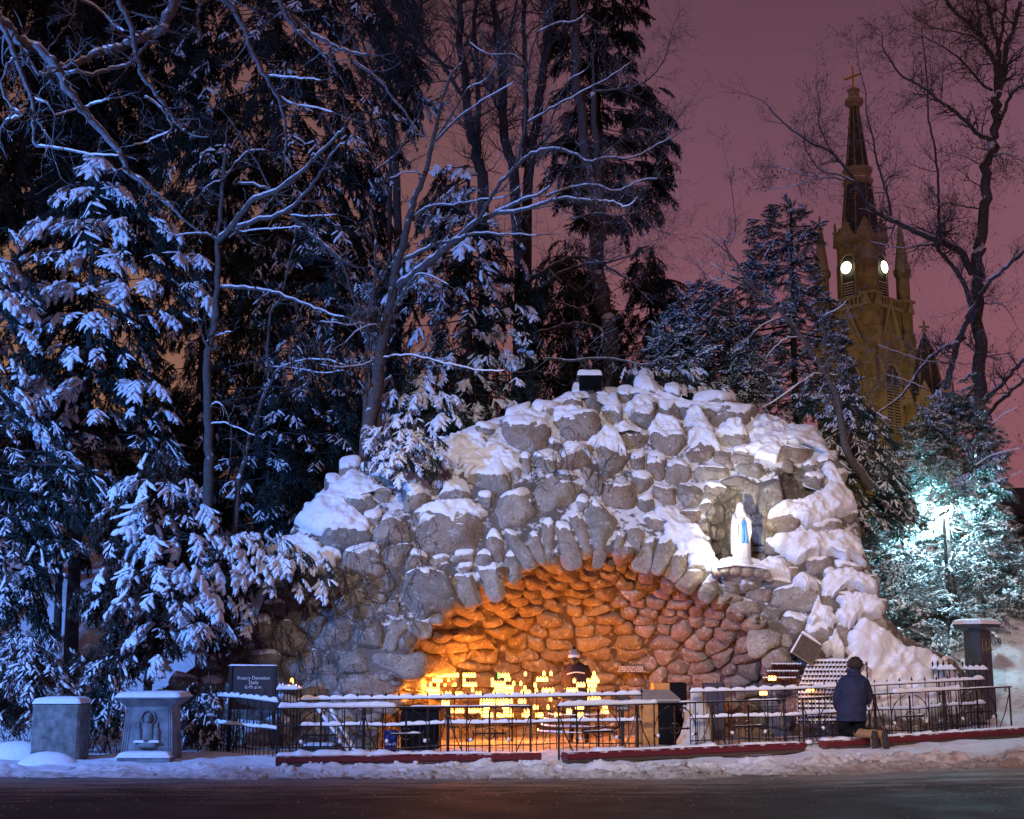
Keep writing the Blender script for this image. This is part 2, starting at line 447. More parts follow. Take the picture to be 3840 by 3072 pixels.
inside = mth(n, 'MULTIPLY', inside, mth(n, 'MULTIPLY', mp(n, sp.outputs['X'], -2.6, -1.2), mp(n, sp.outputs['X'], 4.6, 5.6, 1, 0)))
c = mixc(n, mth(n, 'MULTIPLY', inside, mp(n, f4, .3, .55, .6, 1)), c, (.20, .15, .12))
n.links.new(c, b.inputs['Base Color']); b.inputs['Roughness'].default_value = .75
bump(n, b, mth(n, 'ADD', f, mth(n, 'MULTIPLY', f2, .35)), .55, .05)
def slope(X, Y):
    lf = smooth(-3.0, -6.5, X); rt = smooth(7.2, 10.5, X)
    z = lf * 4.2 * smooth(23.3, 33, Y) + (1 - lf) * (1 - rt) * 4.2 * smooth(29, 35, Y) + rt * (3.2 * smooth(25.2, 33, Y))
    return z
def snow_z(X, Y):
    P = np.stack([X, Y, X * 0], -1)
    e = edgeY(X) + .35 * fbm(P * np.array([.9, .5, 1]), 3, 3) * 1.2
    rise = smooth(-.15, .9, Y - e)
    lump = (np.clip(fbm(P * np.array([2.6, 5.2, 1]), 9, 4), 0, .3) * .24 + np.clip(fbm(P * 11, 12, 2), 0, .5) * .035) * np.exp(-((Y - e - 1.05) / .55) ** 2) * (1 + .6 * smooth(-2, 0, X))
    lump += np.abs(fbm(P * 7.5, 19, 3)) * .05 * np.exp(-((Y - e - .8) / .7) ** 2)
    soft = .05 * fbm(P * 1.3, 5, 3) + .025 * fbm(P * 5, 6, 2)
    drift = .16 * np.maximum(0, fbm(P * .9, 44, 2)) * smooth(-4.2, -5.5, X) * smooth(19.6, 21, Y)
    return gz(X, Y) - .045 + rise * (.075 + soft) + lump + drift + slope(X, Y) * (1 + .12 * fbm(P * .5, 8, 3))
xs = np.concatenate([np.linspace(-60, -14, 16), np.arange(-13.5, 13.5, .075), np.linspace(14, 75, 18)])
ys = np.concatenate([np.arange(17.0, 20.6, .036), np.arange(20.6, 22.5, .055), np.arange(22.55, 34, .16), np.linspace(35, 75, 16)])
gr = grid_mesh('snowy_ground', xs, ys, snow_z, M['ground_snow']); tag(gr, kind='structure')
far = grid_mesh('far_ground', np.linspace(-900, 900, 7), np.array([74.9, 200, 1500]), lambda X, Y: X * 0 + 3.9, M['ground_snow']); tag(far, kind='structure')

# ------------------------------------------------------------------ the grotto surfaces
def Fo(X, Z):
    """depth of the outer face"""
    X = np.asarray(X, float); Z = np.asarray(Z, float)
    zc = np.clip(Z, 0, 9)
    return (23.45 + .13 * (X + 4) + .070 * zc ** 2 + .10 * np.maximum(0, -(X + 1.8)) ** 1.8 + .07 * np.maximum(0, X - 4.6) ** 2
            + .10 * np.sin(X * 1.3 + Z * .8) + .07 * np.sin(Z * 2.1 - X))
def solve(px, py, fn, Y0=25.0, it=14):
    d = raysN(px, py); Y = np.full(np.shape(d)[:-1], Y0)
    for _ in range(it):
        t = Y / d[..., 1]; X = d[..., 0] * t; Z = CZ + d[..., 2] * t
        Y = .5 * Y + .5 * fn(X, Z)
    t = Y / d[..., 1]
    return np.stack([d[..., 0] * t, Y, CZ + d[..., 2] * t], -1)
def S_out(px, py): return solve(px, py, Fo)
CC = np.array([1.62, 23.6, -.45]); CR = np.array([3.92, 4.5, 4.02])     # the cave as part of an ellipsoid
def S_ell(px, py, C, Rr, back=1):
    d = raysN(px, py); o = np.array([0, 0, CZ]) - C
    A = ((d / Rr) ** 2).sum(-1); B = 2 * ((d / Rr) * (o / Rr)).sum(-1); Cc = ((o / Rr) ** 2).sum() - 1
    D = B * B - 4 * A * Cc; ok = D > 0
    t = (-B + np.sqrt(np.maximum(D, 0))) / (2 * A)
    P = np.array([0, 0, CZ]) + d * t[..., None]; P[~ok] = (0, -1e3, 0)
    return P
NC = at(2782, 2010, 25.55); NC = np.array(NC); NR = np.array([.60, .95, 1.12])
N2 = np.array(at(3000, 1830, 26.1)); N2R = np.array([.44, .5, .52])
def S_all(px, py):
    P = S_out(px, py); Yo = P[..., 1].copy(); k = np.zeros(P.shape[:-1], int)
    for i, (C, Rr) in enumerate(((CC, CR), (NC, NR), (N2, N2R))):
        Q = S_ell(px, py, C, Rr); q = (Q[..., 1] > P[..., 1] + .02)
        P[q] = Q[q]; k[q] = i + 1
    return P, k

# broken clods left by the plough along the verge
def clods():
    rs = np.random.RandomState(77); V = []; T = []; off = 0
    base = MB().sphere((0, 0, 0), 1.0, 7, 5); B = np.array(base.v); Fc = base.f
    tri = []
    for f in Fc:
        for k in range(1, len(f) - 1): tri.append((f[0], f[k], f[k + 1]))
    tri = np.array(tri)
    for k in range(650):
        x = rs.uniform(-3.6, 9.5) if k % 7 else rs.uniform(-8, 9.5); y = 18.1 + .1 * max(0, x - 2) + abs(rs.normal()) * .75 + .15; s = abs(rs.normal()) * .020 + .010
        z = float(snow_z(np.array([x]), np.array([y]))[0]) + s * .25
        D = B * (1 + .35 * fbm(B * 1.7 + k * 3.1, k, 2)[:, None]) * np.array([1.2, 1.1, .75]) * s
        a = rs.uniform(0, 6.28); c_, s_ = math.cos(a), math.sin(a); D = D @ np.array([[c_, -s_, 0], [s_, c_, 0], [0, 0, 1]])
        V.append(D + (x, y, z)); T.append(tri + off); off += len(B)
    o = mesh_np('snow_clods', np.concatenate(V), np.concatenate(T), M['ground_snow'], None, True)
    tag(o, 'scattered clods of snow along the edge of the road', 'snow clods', kind='stuff')
clods()
def grit():
    rs = np.random.RandomState(5); V = []; T = []; off = 0; B = np.array([(1, 0, 0), (-.5, .85, 0), (-.5, -.85, 0), (0, 0, .7)]); tri = np.array([(0, 1, 3), (1, 2, 3), (2, 0, 3)])
    for k in range(1500):
        x = rs.uniform(-7, 8.5); y = 18.2 - abs(rs.normal()) * 1.7; s = rs.uniform(.004, .014); a = rs.uniform(0, 6.28); c_, s_ = math.cos(a), math.sin(a)
        V.append((B * s * np.array([1.5, 1, 1])) @ np.array([[c_, -s_, 0], [s_, c_, 0], [0, 0, 1]]) + (x, y, float(road_z(np.array(x), np.array(y))) + .001)); T.append(tri + off); off += 4
    tag(mesh_np('road_grit', np.concatenate(V), np.concatenate(T), M['ground_snow'], None, False), 'specks of ice and grit scattered on the dark road', 'grit', kind='stuff')
grit()
# ------------------------------------------------------------------ grotto: mortar core
grotto = thing('stone_grotto', 'large boulder grotto with arched candle-lit cave under snow', 'grotto')
SIL = [(560, 2620), (700, 2520), (820, 2440), (950, 2340), (1010, 2200), (1060, 2060), (1090, 1990), (1150, 1900), (1215, 1830), (1280, 1770), (1330, 1740),
       (1400, 1735), (1480, 1725), (1560, 1705), (1640, 1660), (1750, 1605), (1850, 1570), (1950, 1545), (2050, 1510), (2120, 1475), (2180, 1456), (2280, 1450), (2400, 1456),
       (2470, 1470), (2540, 1500), (2640, 1512), (2740, 1525), (2845, 1550), (2900, 1560), (2960, 1590), (3040, 1620), (3090, 1680), (3130, 1740), (3165, 1830), (3195, 1890), (3215, 1950), (3235, 2050), (3262, 2120),
       (3300, 2230), (3330, 2320), (3400, 2390), (3480, 2430), (3560, 2465), (3640, 2540), (3700, 2620)]
sx_ = np.array([p[0] for p in SIL], float); sy_ = np.array([p[1] for p in SIL], float)
cols = np.arange(562, 3700, 13.0); top = np.interp(cols, sx_, sy_)
NR_ = 96
vv = np.linspace(0, 1, NR_)
PX = np.repeat(cols[None], NR_, 0); PY = top[None] + (2830 - top[None]) * vv[:, None]
Pc, kc = S_all(PX, PY)
Pc[..., 1] += .06 * fbm(Pc * 2.5, 31, 3)
tops = Pc[0]
back = []
for dy, dz in ((4.2, -2.6), (2.4, -.9), (1.1, -.2), (.45, -.02)):
    q = tops.copy(); q[:, 1] += dy; q[:, 2] += dz; q[:, 2] = np.maximum(q[:, 2], -.2); back.append(q)
G = np.concatenate([np.array(back), Pc], 0)
nr, nc = G.shape[:2]
i = np.arange(nc - 1)[None, :] + (np.arange(nr - 1) * nc)[:, None]
Q = np.stack([i, i + nc, i + 1 + nc, i + 1], -1).reshape(-1, 4)
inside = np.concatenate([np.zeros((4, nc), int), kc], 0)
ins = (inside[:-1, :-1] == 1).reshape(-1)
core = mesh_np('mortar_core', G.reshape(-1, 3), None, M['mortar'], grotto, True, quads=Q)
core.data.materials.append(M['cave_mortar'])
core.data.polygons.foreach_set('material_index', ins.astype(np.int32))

# ------------------------------------------------------------------ stones
# traced from the photograph: (crop, cx, cy, w, h, angle clockwise in degrees, snow 0..1)
CROP = {'A': (1000, 1350, 2.156), 'B': (1900, 1350, 2.156), 'C': (2700, 1500, 1.725), 'D': (1500, 2050, 1.6585),
        'E': (900, 2300, 2.156), 'G': (1800, 2300, 2.156), 'N': (2620, 1650, 3.1375), 'H': (2700, 2300, 1.891)}
def cvt(c, x, y):
    ox, oy, s = CROP[c]; return ox + x / s, oy + y / s
ST = '''A 800 900 120 70 0 .8;A 680 890 150 110 0 1;A 950 955 180 75 5 .7;A 1070 885 150 90 0 .7;A 1400 945 320 140 -5 .6;A 1680 660 150 130 15 .6;A 1770 580 140 80 0 .6
A 1640 790 150 90 0 .7;A 1850 975 420 260 0 .7;A 1380 1050 100 120 0 .7;A 1205 1120 270 200 -8 .7;A 1520 1085 270 200 -10 .75;A 1765 1130 120 160 0 .7;A 920 1105 120 110 20 .3
A 755 1165 260 130 10 .5;A 1010 1395 300 250 0 .25;A 865 1300 130 140 0 .7;A 1500 1370 610 420 0 .55;A 600 1450 490 210 4 .6;A 780 1600 330 280 10 .55;A 1040 1575 260 210 0 .15;A 1205 1625 200 170 0 .5
A 1410 1650 185 165 0 .35;A 1600 1590 170 95 0 .7;A 1990 1220 390 330 0 .45;A 2090 830 100 150 10 .5;A 1870 1530 170 340 -28 .4;A 1770 1640 170 220 -20 .4;A 1600 1700 170 110 0 .7;A 1560 1210 300 70 0 1
A 1420 830 240 110 -10 1;A 1250 900 200 90 0 1;A 1560 700 200 110 -15 .9;A 1130 1000 160 60 0 1;A 1700 870 260 90 0 1;A 520 1600 180 130 30 .9;A 440 1650 200 160 0 .9
B 180 600 345 330 0 .55;B 540 550 345 255 0 .45;B 530 365 170 115 0 .5;B 700 330 160 240 0 .2;B 860 420 160 260 0 .75;B 960 320 135 130 0 .6;B 1080 450 270 265 0 .6;B 385 690 115 115 0 .7;B 330 830 240 170 -12 .7
B 570 810 265 265 0 .4;B 850 850 270 300 0 .3;B 1000 650 250 210 10 .5;B 860 680 200 160 0 .8;B 1060 830 120 150 0 .5;B 1210 850 180 210 10 .6;B 1300 680 245 290 0 .55;B 1390 890 230 200 -25 .5;B 1310 430 210 170 0 .55
B 1430 400 85 110 0 .3;B 1520 560 190 170 0 .7;B 1630 430 150 110 0 .3;B 1655 655 75 85 0 .1;B 1570 770 240 200 0 .45;B 1820 630 250 220 0 .6;B 1860 490 370 150 5 .5;B 1750 810 200 160 0 .05
B 1900 810 240 120 10 .05;B 1990 900 280 110 0 .05;B 1660 930 330 130 -10 .25;B 1860 990 270 75 0 .05;B 1080 1010 180 160 0 .5;B 900 1100 300 290 0 .35;B 1130 1165 160 140 0 .5;B 1270 1110 200 190 0 .2
B 1470 1110 200 180 0 .2;B 380 1110 370 310 5 .25;B 612 1165 115 120 0 .6;B 490 960 200 100 0 .5;B 60 900 130 260 0 .5;B 1490 1270 180 120 0 .3;B 1200 1330 270 100 0 .6;B 1380 1420 160 150 0 .9;B 1160 260 220 120 10 1
B 1900 750 200 90 5 .8;B 640 260 200 80 -5 1;B 300 440 240 120 -10 1;B 1420 1330 150 120 0 .9;B 1330 280 120 110 0 1;B 1690 330 300 70 6 1;B 90 450 200 100 -15 1;B 720 1010 130 220 0 .05;B 640 900 100 140 0 .05
V 100 1520 170 340 -28 .3;V 215 1460 170 300 -28 .5;V 335 1450 150 290 -24 .3;V 490 1480 160 290 -20 .3;V 610 1420 120 360 -22 .2;V 790 1370 270 430 0 .3;V 905 1470 95 260 14 .3;V 1045 1430 150 270 16 .4
V 1140 1530 130 270 18 .4;V 1275 1520 150 300 22 .6;V 1390 1640 130 220 28 .6;V 1545 1660 180 170 35 .7
D 1840 190 150 210 34 .4;D 1930 260 150 150 45 .5;D 1890 335 310 140 -18 .1;D 1960 400 280 120 -12 .1;D 2060 270 150 130 20 .3
D 260 120 130 120 0 .3;D 420 215 170 250 -25 .4;D 560 170 140 270 -22 .5;D 400 380 210 120 15 .1;D 140 280 330 270 0 .3;D 200 500 260 200 -10 .25;D 20 600 130 160 0 0;D 135 610 140 110 0 0;D 90 700 220 100 10 0
D 690 90 130 240 -28 .3
E 770 170 240 210 0 0;E 1050 195 280 200 0 0;E 1240 200 200 220 10 0;E 1460 245 200 150 0 0;E 1270 420 340 180 0 0;E 900 410 240 170 0 .05;E 1010 560 460 150 0 0;E 730 510 130 260 0 0;E 450 230 260 250 0 .05;E 440 450 210 190 0 0
E 570 100 220 180 0 .1;E 1350 560 200 130 0 0;E 600 620 200 140 0 0;E 1180 520 150 110 0 0;E 560 400 110 200 0 .1
C 480 355 260 85 0 .3;C 400 820 190 150 0 .1;C 650 860 250 110 0 .6;C 630 1090 155 115 0 .2;C 480 1280 260 150 0 .3;C 340 1400 135 120 0 0;C 450 1445 180 125 0 .45;C 640 1510 190 130 0 .7;C 300 1560 190 170 0 0
C 160 1340 240 70 3 0;C 60 1270 160 110 0 0;C 430 1560 75 100 0 0;C 700 1320 90 110 0 .4;C 790 1530 110 130 15 .3;C 1010 1450 160 75 5 .3;C 170 1205 190 75 0 .6;C 370 1190 180 65 0 .6;C 40 1230 100 70 10 .2
C 60 1620 140 130 0 0;C 170 1600 90 110 0 0;C 80 1700 130 180 0 0;C 380 1660 170 130 0 0;C 560 1650 170 150 0 .3;C 250 1260 150 90 0 .1;C 530 230 160 60 0 .9;C 700 1130 120 80 0 .6;C 820 1100 160 80 10 .5
C 840 760 90 70 30 .6;C 300 610 1 1 0 0;C 330 610 125 230 0 .1;C 440 430 60 80 0 0;C 860 990 70 120 0 .6;C 1290 1660 110 60 0 .5;C 960 1590 120 60 0 .9;C 740 700 160 100 0 1;C 560 950 180 80 0 1
G 1920 125 360 115 -5 0;G 1920 290 340 200 0 0;G 1700 150 160 160 15 0;G 1870 465 210 120 0 0;G 2080 440 210 270 0 0;G 1755 330 110 200 -10 0;G 1640 370 150 160 0 0'''
NI = '''N 195 560 160 90 -20;N 130 695 180 140 0;N 350 640 240 170 -15;N 620 700 230 370 0;N 835 660 220 360 -5;N 180 880 200 250 0;N 210 1090 170 180 0;N 200 1280 100 150 0;N 60 820 100 170 0;N 60 1020 110 150 0
N 715 940 190 150 0;N 715 1130 270 240 0;N 690 1290 230 80 -4;N 700 1390 180 110 0;N 90 1190 110 180 0;N 500 1330 100 120 0;N 520 1130 90 200 0;N 560 950 100 120 0;N 420 560 160 80 0;N 480 760 100 200 0;N 310 1330 120 120 0'''
stones = []     # px, py, a, b, ang, snow, kind
for ln in ST.replace('\n', ';').split(';'):
    t = ln.split()
    if len(t) < 7: continue
    c = t[0]; x, y, w, h, an, sn = map(float, t[1:])
    if w < 5: continue
    cc = 'B' if c == 'V' else c
    px, py = cvt(cc, x, y); s = CROP[cc][2]
    vou = c == 'V' or (c == 'D' and w < h * .9 and h > 200)
    stones.append([px, py, w / s / 2 * (1.45 if c == 'E' else 1.30 if c != 'V' else 1.62), h / s / 2 * (1.45 if c == 'E' else 1.30 if c != 'V' else 1.5), math.radians(an), sn * (.62 if vou else 1), 'v' if vou else 'o'])
niche = []
for ln in NI.replace('\n', ';').split(';'):
    c, x, y, w, h, an = ln.split(); px, py = cvt('N', float(x), float(y)); s = 3.1375
    niche.append([px, py, float(w) / s / 2 * 1.08, float(h) / s / 2 * 1.08, math.radians(float(an)), 0.0, 'n'])
def topat(px): return np.interp(px, sx_, sy_)
def region(px, py):
    _, k = S_all(np.array([px]), np.array([py])); return int(k[0])
# filler stones where none were traced: first the face, then the cave
def region(px, py):
    _, k = S_all(np.array([px]), np.array([py])); return int(k[0])
stones = [q for q in stones if not (1450 < q[0] < 2860 and 2130 < q[1] < 2790 and q[6] == 'o' and region(q[0], q[1]) == 1)]
tr = np.array([[s[0], s[1], s[2], s[3], s[4]] for s in stones])
def covered(px, py, T, lim):
    dx = px - T[:, 0]; dy = py - T[:, 1]; c, s = np.cos(T[:, 4]), np.sin(T[:, 4])
    u = (dx * c + dy * s) / T[:, 2]; v = (-dx * s + dy * c) / T[:, 3]
    return (np.sqrt(u * u + v * v) < lim).any()
fr = random.Random(5)
for step in range(5200):
    px = fr.uniform(620, 3560); py = fr.uniform(1500, 2760)
    if py < topat(px) + 26: continue
    a = fr.uniform(26, 52); b_ = fr.uniform(20, 38)
    if px < 1150: a *= 1.5; b_ *= 1.5
    T = tr.copy(); T[:, 2] = T[:, 2] * .84 + a * .72; T[:, 3] = T[:, 3] * .84 + b_ * .72
    if covered(px, py, T, 1.0): continue
    if region(px, py) != 0: continue
    sn = .55 if py < 2050 else (.35 if px > 2900 else .05)
    if px < 1100: sn = .6
    stones.append([px, py, a, b_, fr.uniform(-.3, .3), sn, 'o']); tr = np.vstack([tr, [px, py, a, b_, 0]])
cave = []
yv = 2088.0; row = 0
while yv < 2790:
    k = (yv - 2088) / 700.0
    hh = 17 + 17 * min(1, k * 1.3) + fr.uniform(-2, 3)
    xv = 1330 + fr.uniform(0, 60)
    while xv < 3000:
        w = fr.uniform(34, 72) * (.62 + .5 * min(1, k * 1.6)) * (1.15 if xv < 2450 else .95)
        cy = yv + fr.uniform(-.35, .35) * hh + (abs(xv - 2200) / 900) ** 2 * 60 * (1 - k)
        if region(xv, cy) == 1 and not covered(xv, cy, np.array([[s[0], s[1], s[2], s[3], s[4]] for s in stones]), .8):
            an = fr.uniform(-.13, .13) + (xv - 2200) / 900 * .35 * (1 - k)
            cave.append([xv, cy, w * 1.15, hh * fr.uniform(1.05, 1.5) * (1.35 if xv > 2350 and k > .35 else 1), an, 0.0, 'c'])
        xv += w * (1.9 if xv < 2400 else 1.75)
    yv += hh * 1.62; row += 1

def outline(S, i, n=40, gap=.7):
    """outline of stone i in photograph pixels: its own superellipse, cut where a neighbour is nearer"""
    T = np.array([[s[0], s[1], s[2], s[3], s[4]] for s in S]) if not isinstance(S, np.ndarray) else S
    me = T[i]; d2 = (T[:, 0] - me[0]) ** 2 + (T[:, 1] - me[1]) ** 2
    nb = np.argsort(d2)[:22]; nb = nb[nb != i]
    th = np.linspace(0, 2 * np.pi, n, endpoint=False)
    c0, s0 = math.cos(me[4]), math.sin(me[4]); ux, uy = np.cos(th), np.sin(th)
    rk = np.linspace(.12, 1.0, 40)
    dirx = ux * me[2]; diry = uy * me[3]
    sup = (np.abs(ux) ** 3.4 + np.abs(uy) ** 3.4) ** (-1 / 3.4)
    dx = (dirx * c0 - diry * s0) * sup; dy = (dirx * s0 + diry * c0) * sup
    X = me[0] + dx[:, None] * rk; Y = me[1] + dy[:, None] * rk
    lim = np.ones((n, len(rk)), bool)
    for j in nb:
        o = T[j]; c, s = math.cos(o[4]), math.sin(o[4])
        ex = X - o[0]; ey = Y - o[1]
        u = (ex * c + ey * s) / (o[2] + 0); v = (-ex * s + ey * c) / (o[3] + 0)
        dj = (np.abs(u) ** 3.4 + np.abs(v) ** 3.4) ** (1 / 3.4)
        lim &= dj > rk[None, :] * 1.0
    first = np.where(lim.all(1), len(rk) - 1, np.argmin(lim, 1) - 1).clip(0)
    rr = rk[first]
    for _ in range(1): rr = .25 * np.roll(rr, 1) + .5 * rr + .25 * np.roll(rr, -1)
    L = np.hypot(dx, dy) * rr; rr = rr * np.maximum(.3, (L - gap) / np.maximum(L, 1e-6))
    return np.stack([me[0] + dx * rr, me[1] + dy * rr], -1)
RK = np.array([1.0, 1.0, .985, .95, .88, .78, .64, .48, .30, .13])
HK = np.array([-.40, -.05, .22, .45, .66, .81, .91, .97, 1.0, 1.0])
def grid_normals(P):
    """P (rings, n, 3) -> normals"""
    dr = np.empty_like(P); dr[1:-1] = P[2:] - P[:-2]; dr[0] = P[1] - P[0]; dr[-1] = P[-1] - P[-2]
    dt = np.roll(P, -1, 1) - np.roll(P, 1, 1)
    N = np.cross(dr, dt); N /= np.maximum(1e-9, np.linalg.norm(N, axis=-1, keepdims=True)); return N
def disc_faces(nr, n, off=0):
    i = np.arange(n); F_ = []
    for r in range(nr - 1):
        a = off + r * n + i; b = off + r * n + (i + 1) % n
        F_.append(np.stack([a, b, b + n, a + n], -1))
    T_ = np.stack([off + (nr - 1) * n + i, off + (nr - 1) * n + (i + 1) % n, np.full(n, off + nr * n)], -1)
    return np.concatenate(F_), T_
def make_stone(ol, surf, hfac, name, mat, parent, seed, snow=0.0, flat=.0, lean=0.0, facets=5):
    c = ol.mean(0)
    pts = c[None, None] + (ol - c)[None] * RK[:, None, None]
    P = surf(pts[..., 0], pts[..., 1])
    if not np.isfinite(P).all(): return None
    P0 = surf(np.array([c[0]]), np.array([c[1]]))[0]
    e = 5.0
    Pa = surf(np.array([c[0] + e, c[0] - e, c[0], c[0]]), np.array([c[1], c[1], c[1] + e, c[1] - e]))
    N = np.cross(Pa[0] - Pa[1], Pa[3] - Pa[2]); N /= np.linalg.norm(N)
    if N[1] > 0: N = -N
    ctr = P[1].mean(0)
    dd = P[1] - ctr; dd -= (dd @ N)[:, None] * N; size = np.sqrt(np.percentile((dd ** 2).sum(1), 25))
    h = min(.42, size * hfac)
    P = P + N * (HK[:, None, None] * h)
    if lean: P = P + np.array([0, -1, .1]) * (HK[:, None, None] * lean * ((pts[..., 1] - c[1]) / 40.0)[..., None].clip(-1, 1) * -.03)
    rs = np.random.RandomState(seed)
    loc = P - ctr
    for _ in range(facets):                                  # split and broken faces
        ax = rs.normal(size=3) * np.array([1, .35, 1]); ax = ax / np.linalg.norm(ax) * .75 + N * rs.uniform(.5, 1.1); ax /= np.linalg.norm(ax)
        pr = loc @ ax; lim = np.percentile(pr, rs.uniform(70, 93)); ex = np.maximum(0, pr - lim)
        loc = loc - ax * (ex * .75)[..., None]
    P = ctr + loc
    nn = fbm(P * 3.2 + seed * 7.1, seed, 3)
    P = P + N * (nn * size * .22 * smooth(-.4, .5, HK)[:, None])[..., None]
    P = P + rs.normal(size=3) * 0
    n = ol.shape[0]; nr = len(RK)
    cen = P[-1].mean(0)
    V = np.concatenate([P.reshape(-1, 3), cen[None]])
    Qf, Tf = disc_faces(nr, n)
    o = mesh_np(name, V, Tf, mat, parent, True, quads=Qf)
    if snow > .04:
        NN = grid_normals(P)
        if (NN[5] @ N).mean() < 0: NN = -NN
        zn = fbm(P * 6.0, seed + 50, 4)
        rel = (P[..., 2] - ctr[2]) / max(size, .05)
        thr = .98 - snow * .95
        cov = NN[..., 2] * .62 + rel * .38 + .30 * zn - thr + .12
        cov[:2] = np.minimum(cov[:2], cov[2:3])
        k = smooth(0, .42, cov)
        th = (.012 + .055 * snow) * k - .05 * (cov < 0.0) - .012 * (k < .25)
        D = np.array([0, -.25, .8]) + N * .35
        pos_ = np.maximum(th, 0) * smooth(-.5, .3, HK)[:, None]; neg = ((th < 0) | (HK[:, None] < -.2)) * 1.0
        S_ = P + D * pos_[..., None] - N * (neg * .05)[..., None] - (P - ctr) * (neg * .10)[..., None]
        V2 = np.concatenate([S_.reshape(-1, 3), S_[-1].mean(0)[None]])
        s = mesh_np('snow_cap', V2, Tf, M['snow'], o, True, quads=Qf)
    return o
outer = stones
TO = np.array([[s[0], s[1], s[2], s[3], s[4]] for s in outer])
order = sorted(range(len(outer)), key=lambda q: -outer[q][2] * outer[q][3])
cnt = 0
for q in order:
    s = outer[q]
    if s[1] - s[3] * .4 < topat(s[0]) - 10: s[1] = topat(s[0]) + s[3] * .55
    ol = outline(TO, q, 44)
    nm = 'arch_stone' if s[6] == 'v' else 'boulder'
    cnt += 1
    if cnt > 295 and s[6] != 'v': break
    make_stone(ol, S_out, .40 if s[6] == 'v' else .50, nm, M['granite'], grotto, q + 3, s[5])
TC = np.array([[s[0], s[1], s[2], s[3], s[4]] for s in cave])
def S_cave(px, py):
    P = S_ell(px, py, CC, CR); Po = S_out(px, py); q = P[..., 1] < Po[..., 1] - .3; P[q] = Po[q]; return P
cc_ = sorted(range(len(cave)), key=lambda q: -cave[q][2] * cave[q][3])[:298]
for q in cc_:
    ol = outline(TC, q, 26, 1.3)
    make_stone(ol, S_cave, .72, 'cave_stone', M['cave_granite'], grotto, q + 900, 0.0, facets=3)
TN = np.array([[s[0], s[1], s[2], s[3], s[4]] for s in niche])
def S_niche(px, py):
    P = S_ell(px, py, NC, NR); Po = S_out(px, py); q = P[..., 1] < Po[..., 1] - .1; P[q] = Po[q]; return P
for q in range(len(niche)):
    make_stone(outline(TN, q, 30, 1.6), S_niche, .38, 'niche_stone', M['cave_granite'] if 0 else M['granite'], grotto, q + 1500, 0.0, facets=2)

# ------------------------------------------------------------------ deep snow lying over the stones
def drift(crop, pts, h, seed, surf=S_out, lift=.0):
    P2 = np.array([cvt(crop, *p) for p in pts], float)
    # resample the traced outline evenly and roughen it
    seg = np.roll(P2, -1, 0) - P2; L = np.hypot(seg[:, 0], seg[:, 1]); cum = np.concatenate([[0], np.cumsum(L)])
    n = 150; u = np.linspace(0, cum[-1], n, endpoint=False)
    idx = np.searchsorted(cum, u, side='right') - 1; f_ = (u - cum[idx]) / np.maximum(L[idx], 1e-6)
    O = P2[idx] + seg[idx] * f_[:, None]
    for _ in range(2): O = .25 * np.roll(O, 1, 0) + .5 * O + .25 * np.roll(O, -1, 0)
    c = O.mean(0); rad = O - c; rl = np.hypot(rad[:, 0], rad[:, 1])
    jag = fbm(np.stack([O[:, 0] / 17, O[:, 1] / 17, O[:, 0] * 0 + seed], -1), seed, 5) * 24
    JV = rad / np.maximum(rl, 1)[:, None] * jag[:, None]
    rk = np.array([1.0, 1.0, .97, .92, .85, .75, .63, .5, .36, .22, .1]); hk = np.array([-.6, .15, .5, .72, .86, .94, .98, 1, 1, 1, 1.0])
    fi = np.linspace(0, len(rk) - 1, 31); hk = np.interp(fi, np.arange(len(rk)), hk); rk = np.interp(fi, np.arange(len(rk)), rk)
    pts_ = c + (O - c)[None] * rk[:, None, None] + JV[None] * (rk ** 7)[:, None, None]
    P = surf(pts_[..., 0], pts_[..., 1])
    bulge = 1 + .55 * fbm(P * 1.9, seed + 9, 3) + .45 * fbm(P * 5.5, seed, 4); h = h * .58
    D = np.array([0, -.75, .62])
    P = P + D * ((hk[:, None] * h * np.where(hk[:, None] > 0, bulge, 1) + lift)[..., None])
    Qf, Tf = disc_faces(len(rk), n)
    V = np.concatenate([P.reshape(-1, 3), P[-1].mean(0)[None]])
    return mesh_np('snow_drift', V, Tf, M['snow'], grotto, True, quads=Qf)
drift('A', [(230, 1330), (300, 1230), (470, 1080), (580, 980), (700, 900), (860, 960), (930, 1050), (1000, 1080), (880, 1100), (820, 1050), (640, 1130), (620, 1200), (720, 1240), (820, 1320), (850, 1390), (740, 1390), (640, 1420), (560, 1390), (460, 1420), (370, 1400), (300, 1400)], .36, 1)
drift('A', [(0, 1560), (120, 1480), (260, 1420), (340, 1440), (420, 1530), (500, 1620), (590, 1560), (560, 1660), (470, 1720), (300, 1700), (150, 1640), (60, 1640)], .32, 2)
drift('A', [(930, 880), (1100, 830), (1300, 860), (1450, 800), (1560, 880), (1450, 880), (1300, 910), (1220, 950), (1290, 1020), (1330, 1060), (1180, 1010), (1050, 940)], .25, 3)
drift('A', [(1560, 830), (1660, 740), (1850, 700), (2000, 760), (2050, 880), (2000, 920), (1900, 900), (1780, 920), (1680, 910), (1620, 960), (1560, 900)], .30, 4)
drift('A', [(1500, 620), (1640, 590), (1780, 690), (1760, 740), (1620, 760), (1530, 840), (1430, 820), (1400, 720)], .26, 41)
drift('A', [(1230, 1230), (1340, 1190), (1480, 1180), (1640, 1160), (1760, 1210), (1790, 1260), (1720, 1310), (1600, 1290), (1520, 1350), (1380, 1340), (1290, 1370), (1220, 1350), (1280, 1280)], .40, 42)
drift('B', [(370, 360), (560, 290), (720, 250), (800, 280), (920, 380), (930, 440), (880, 480), (800, 380), (700, 290), (600, 320), (500, 350), (440, 370)], .26, 5)
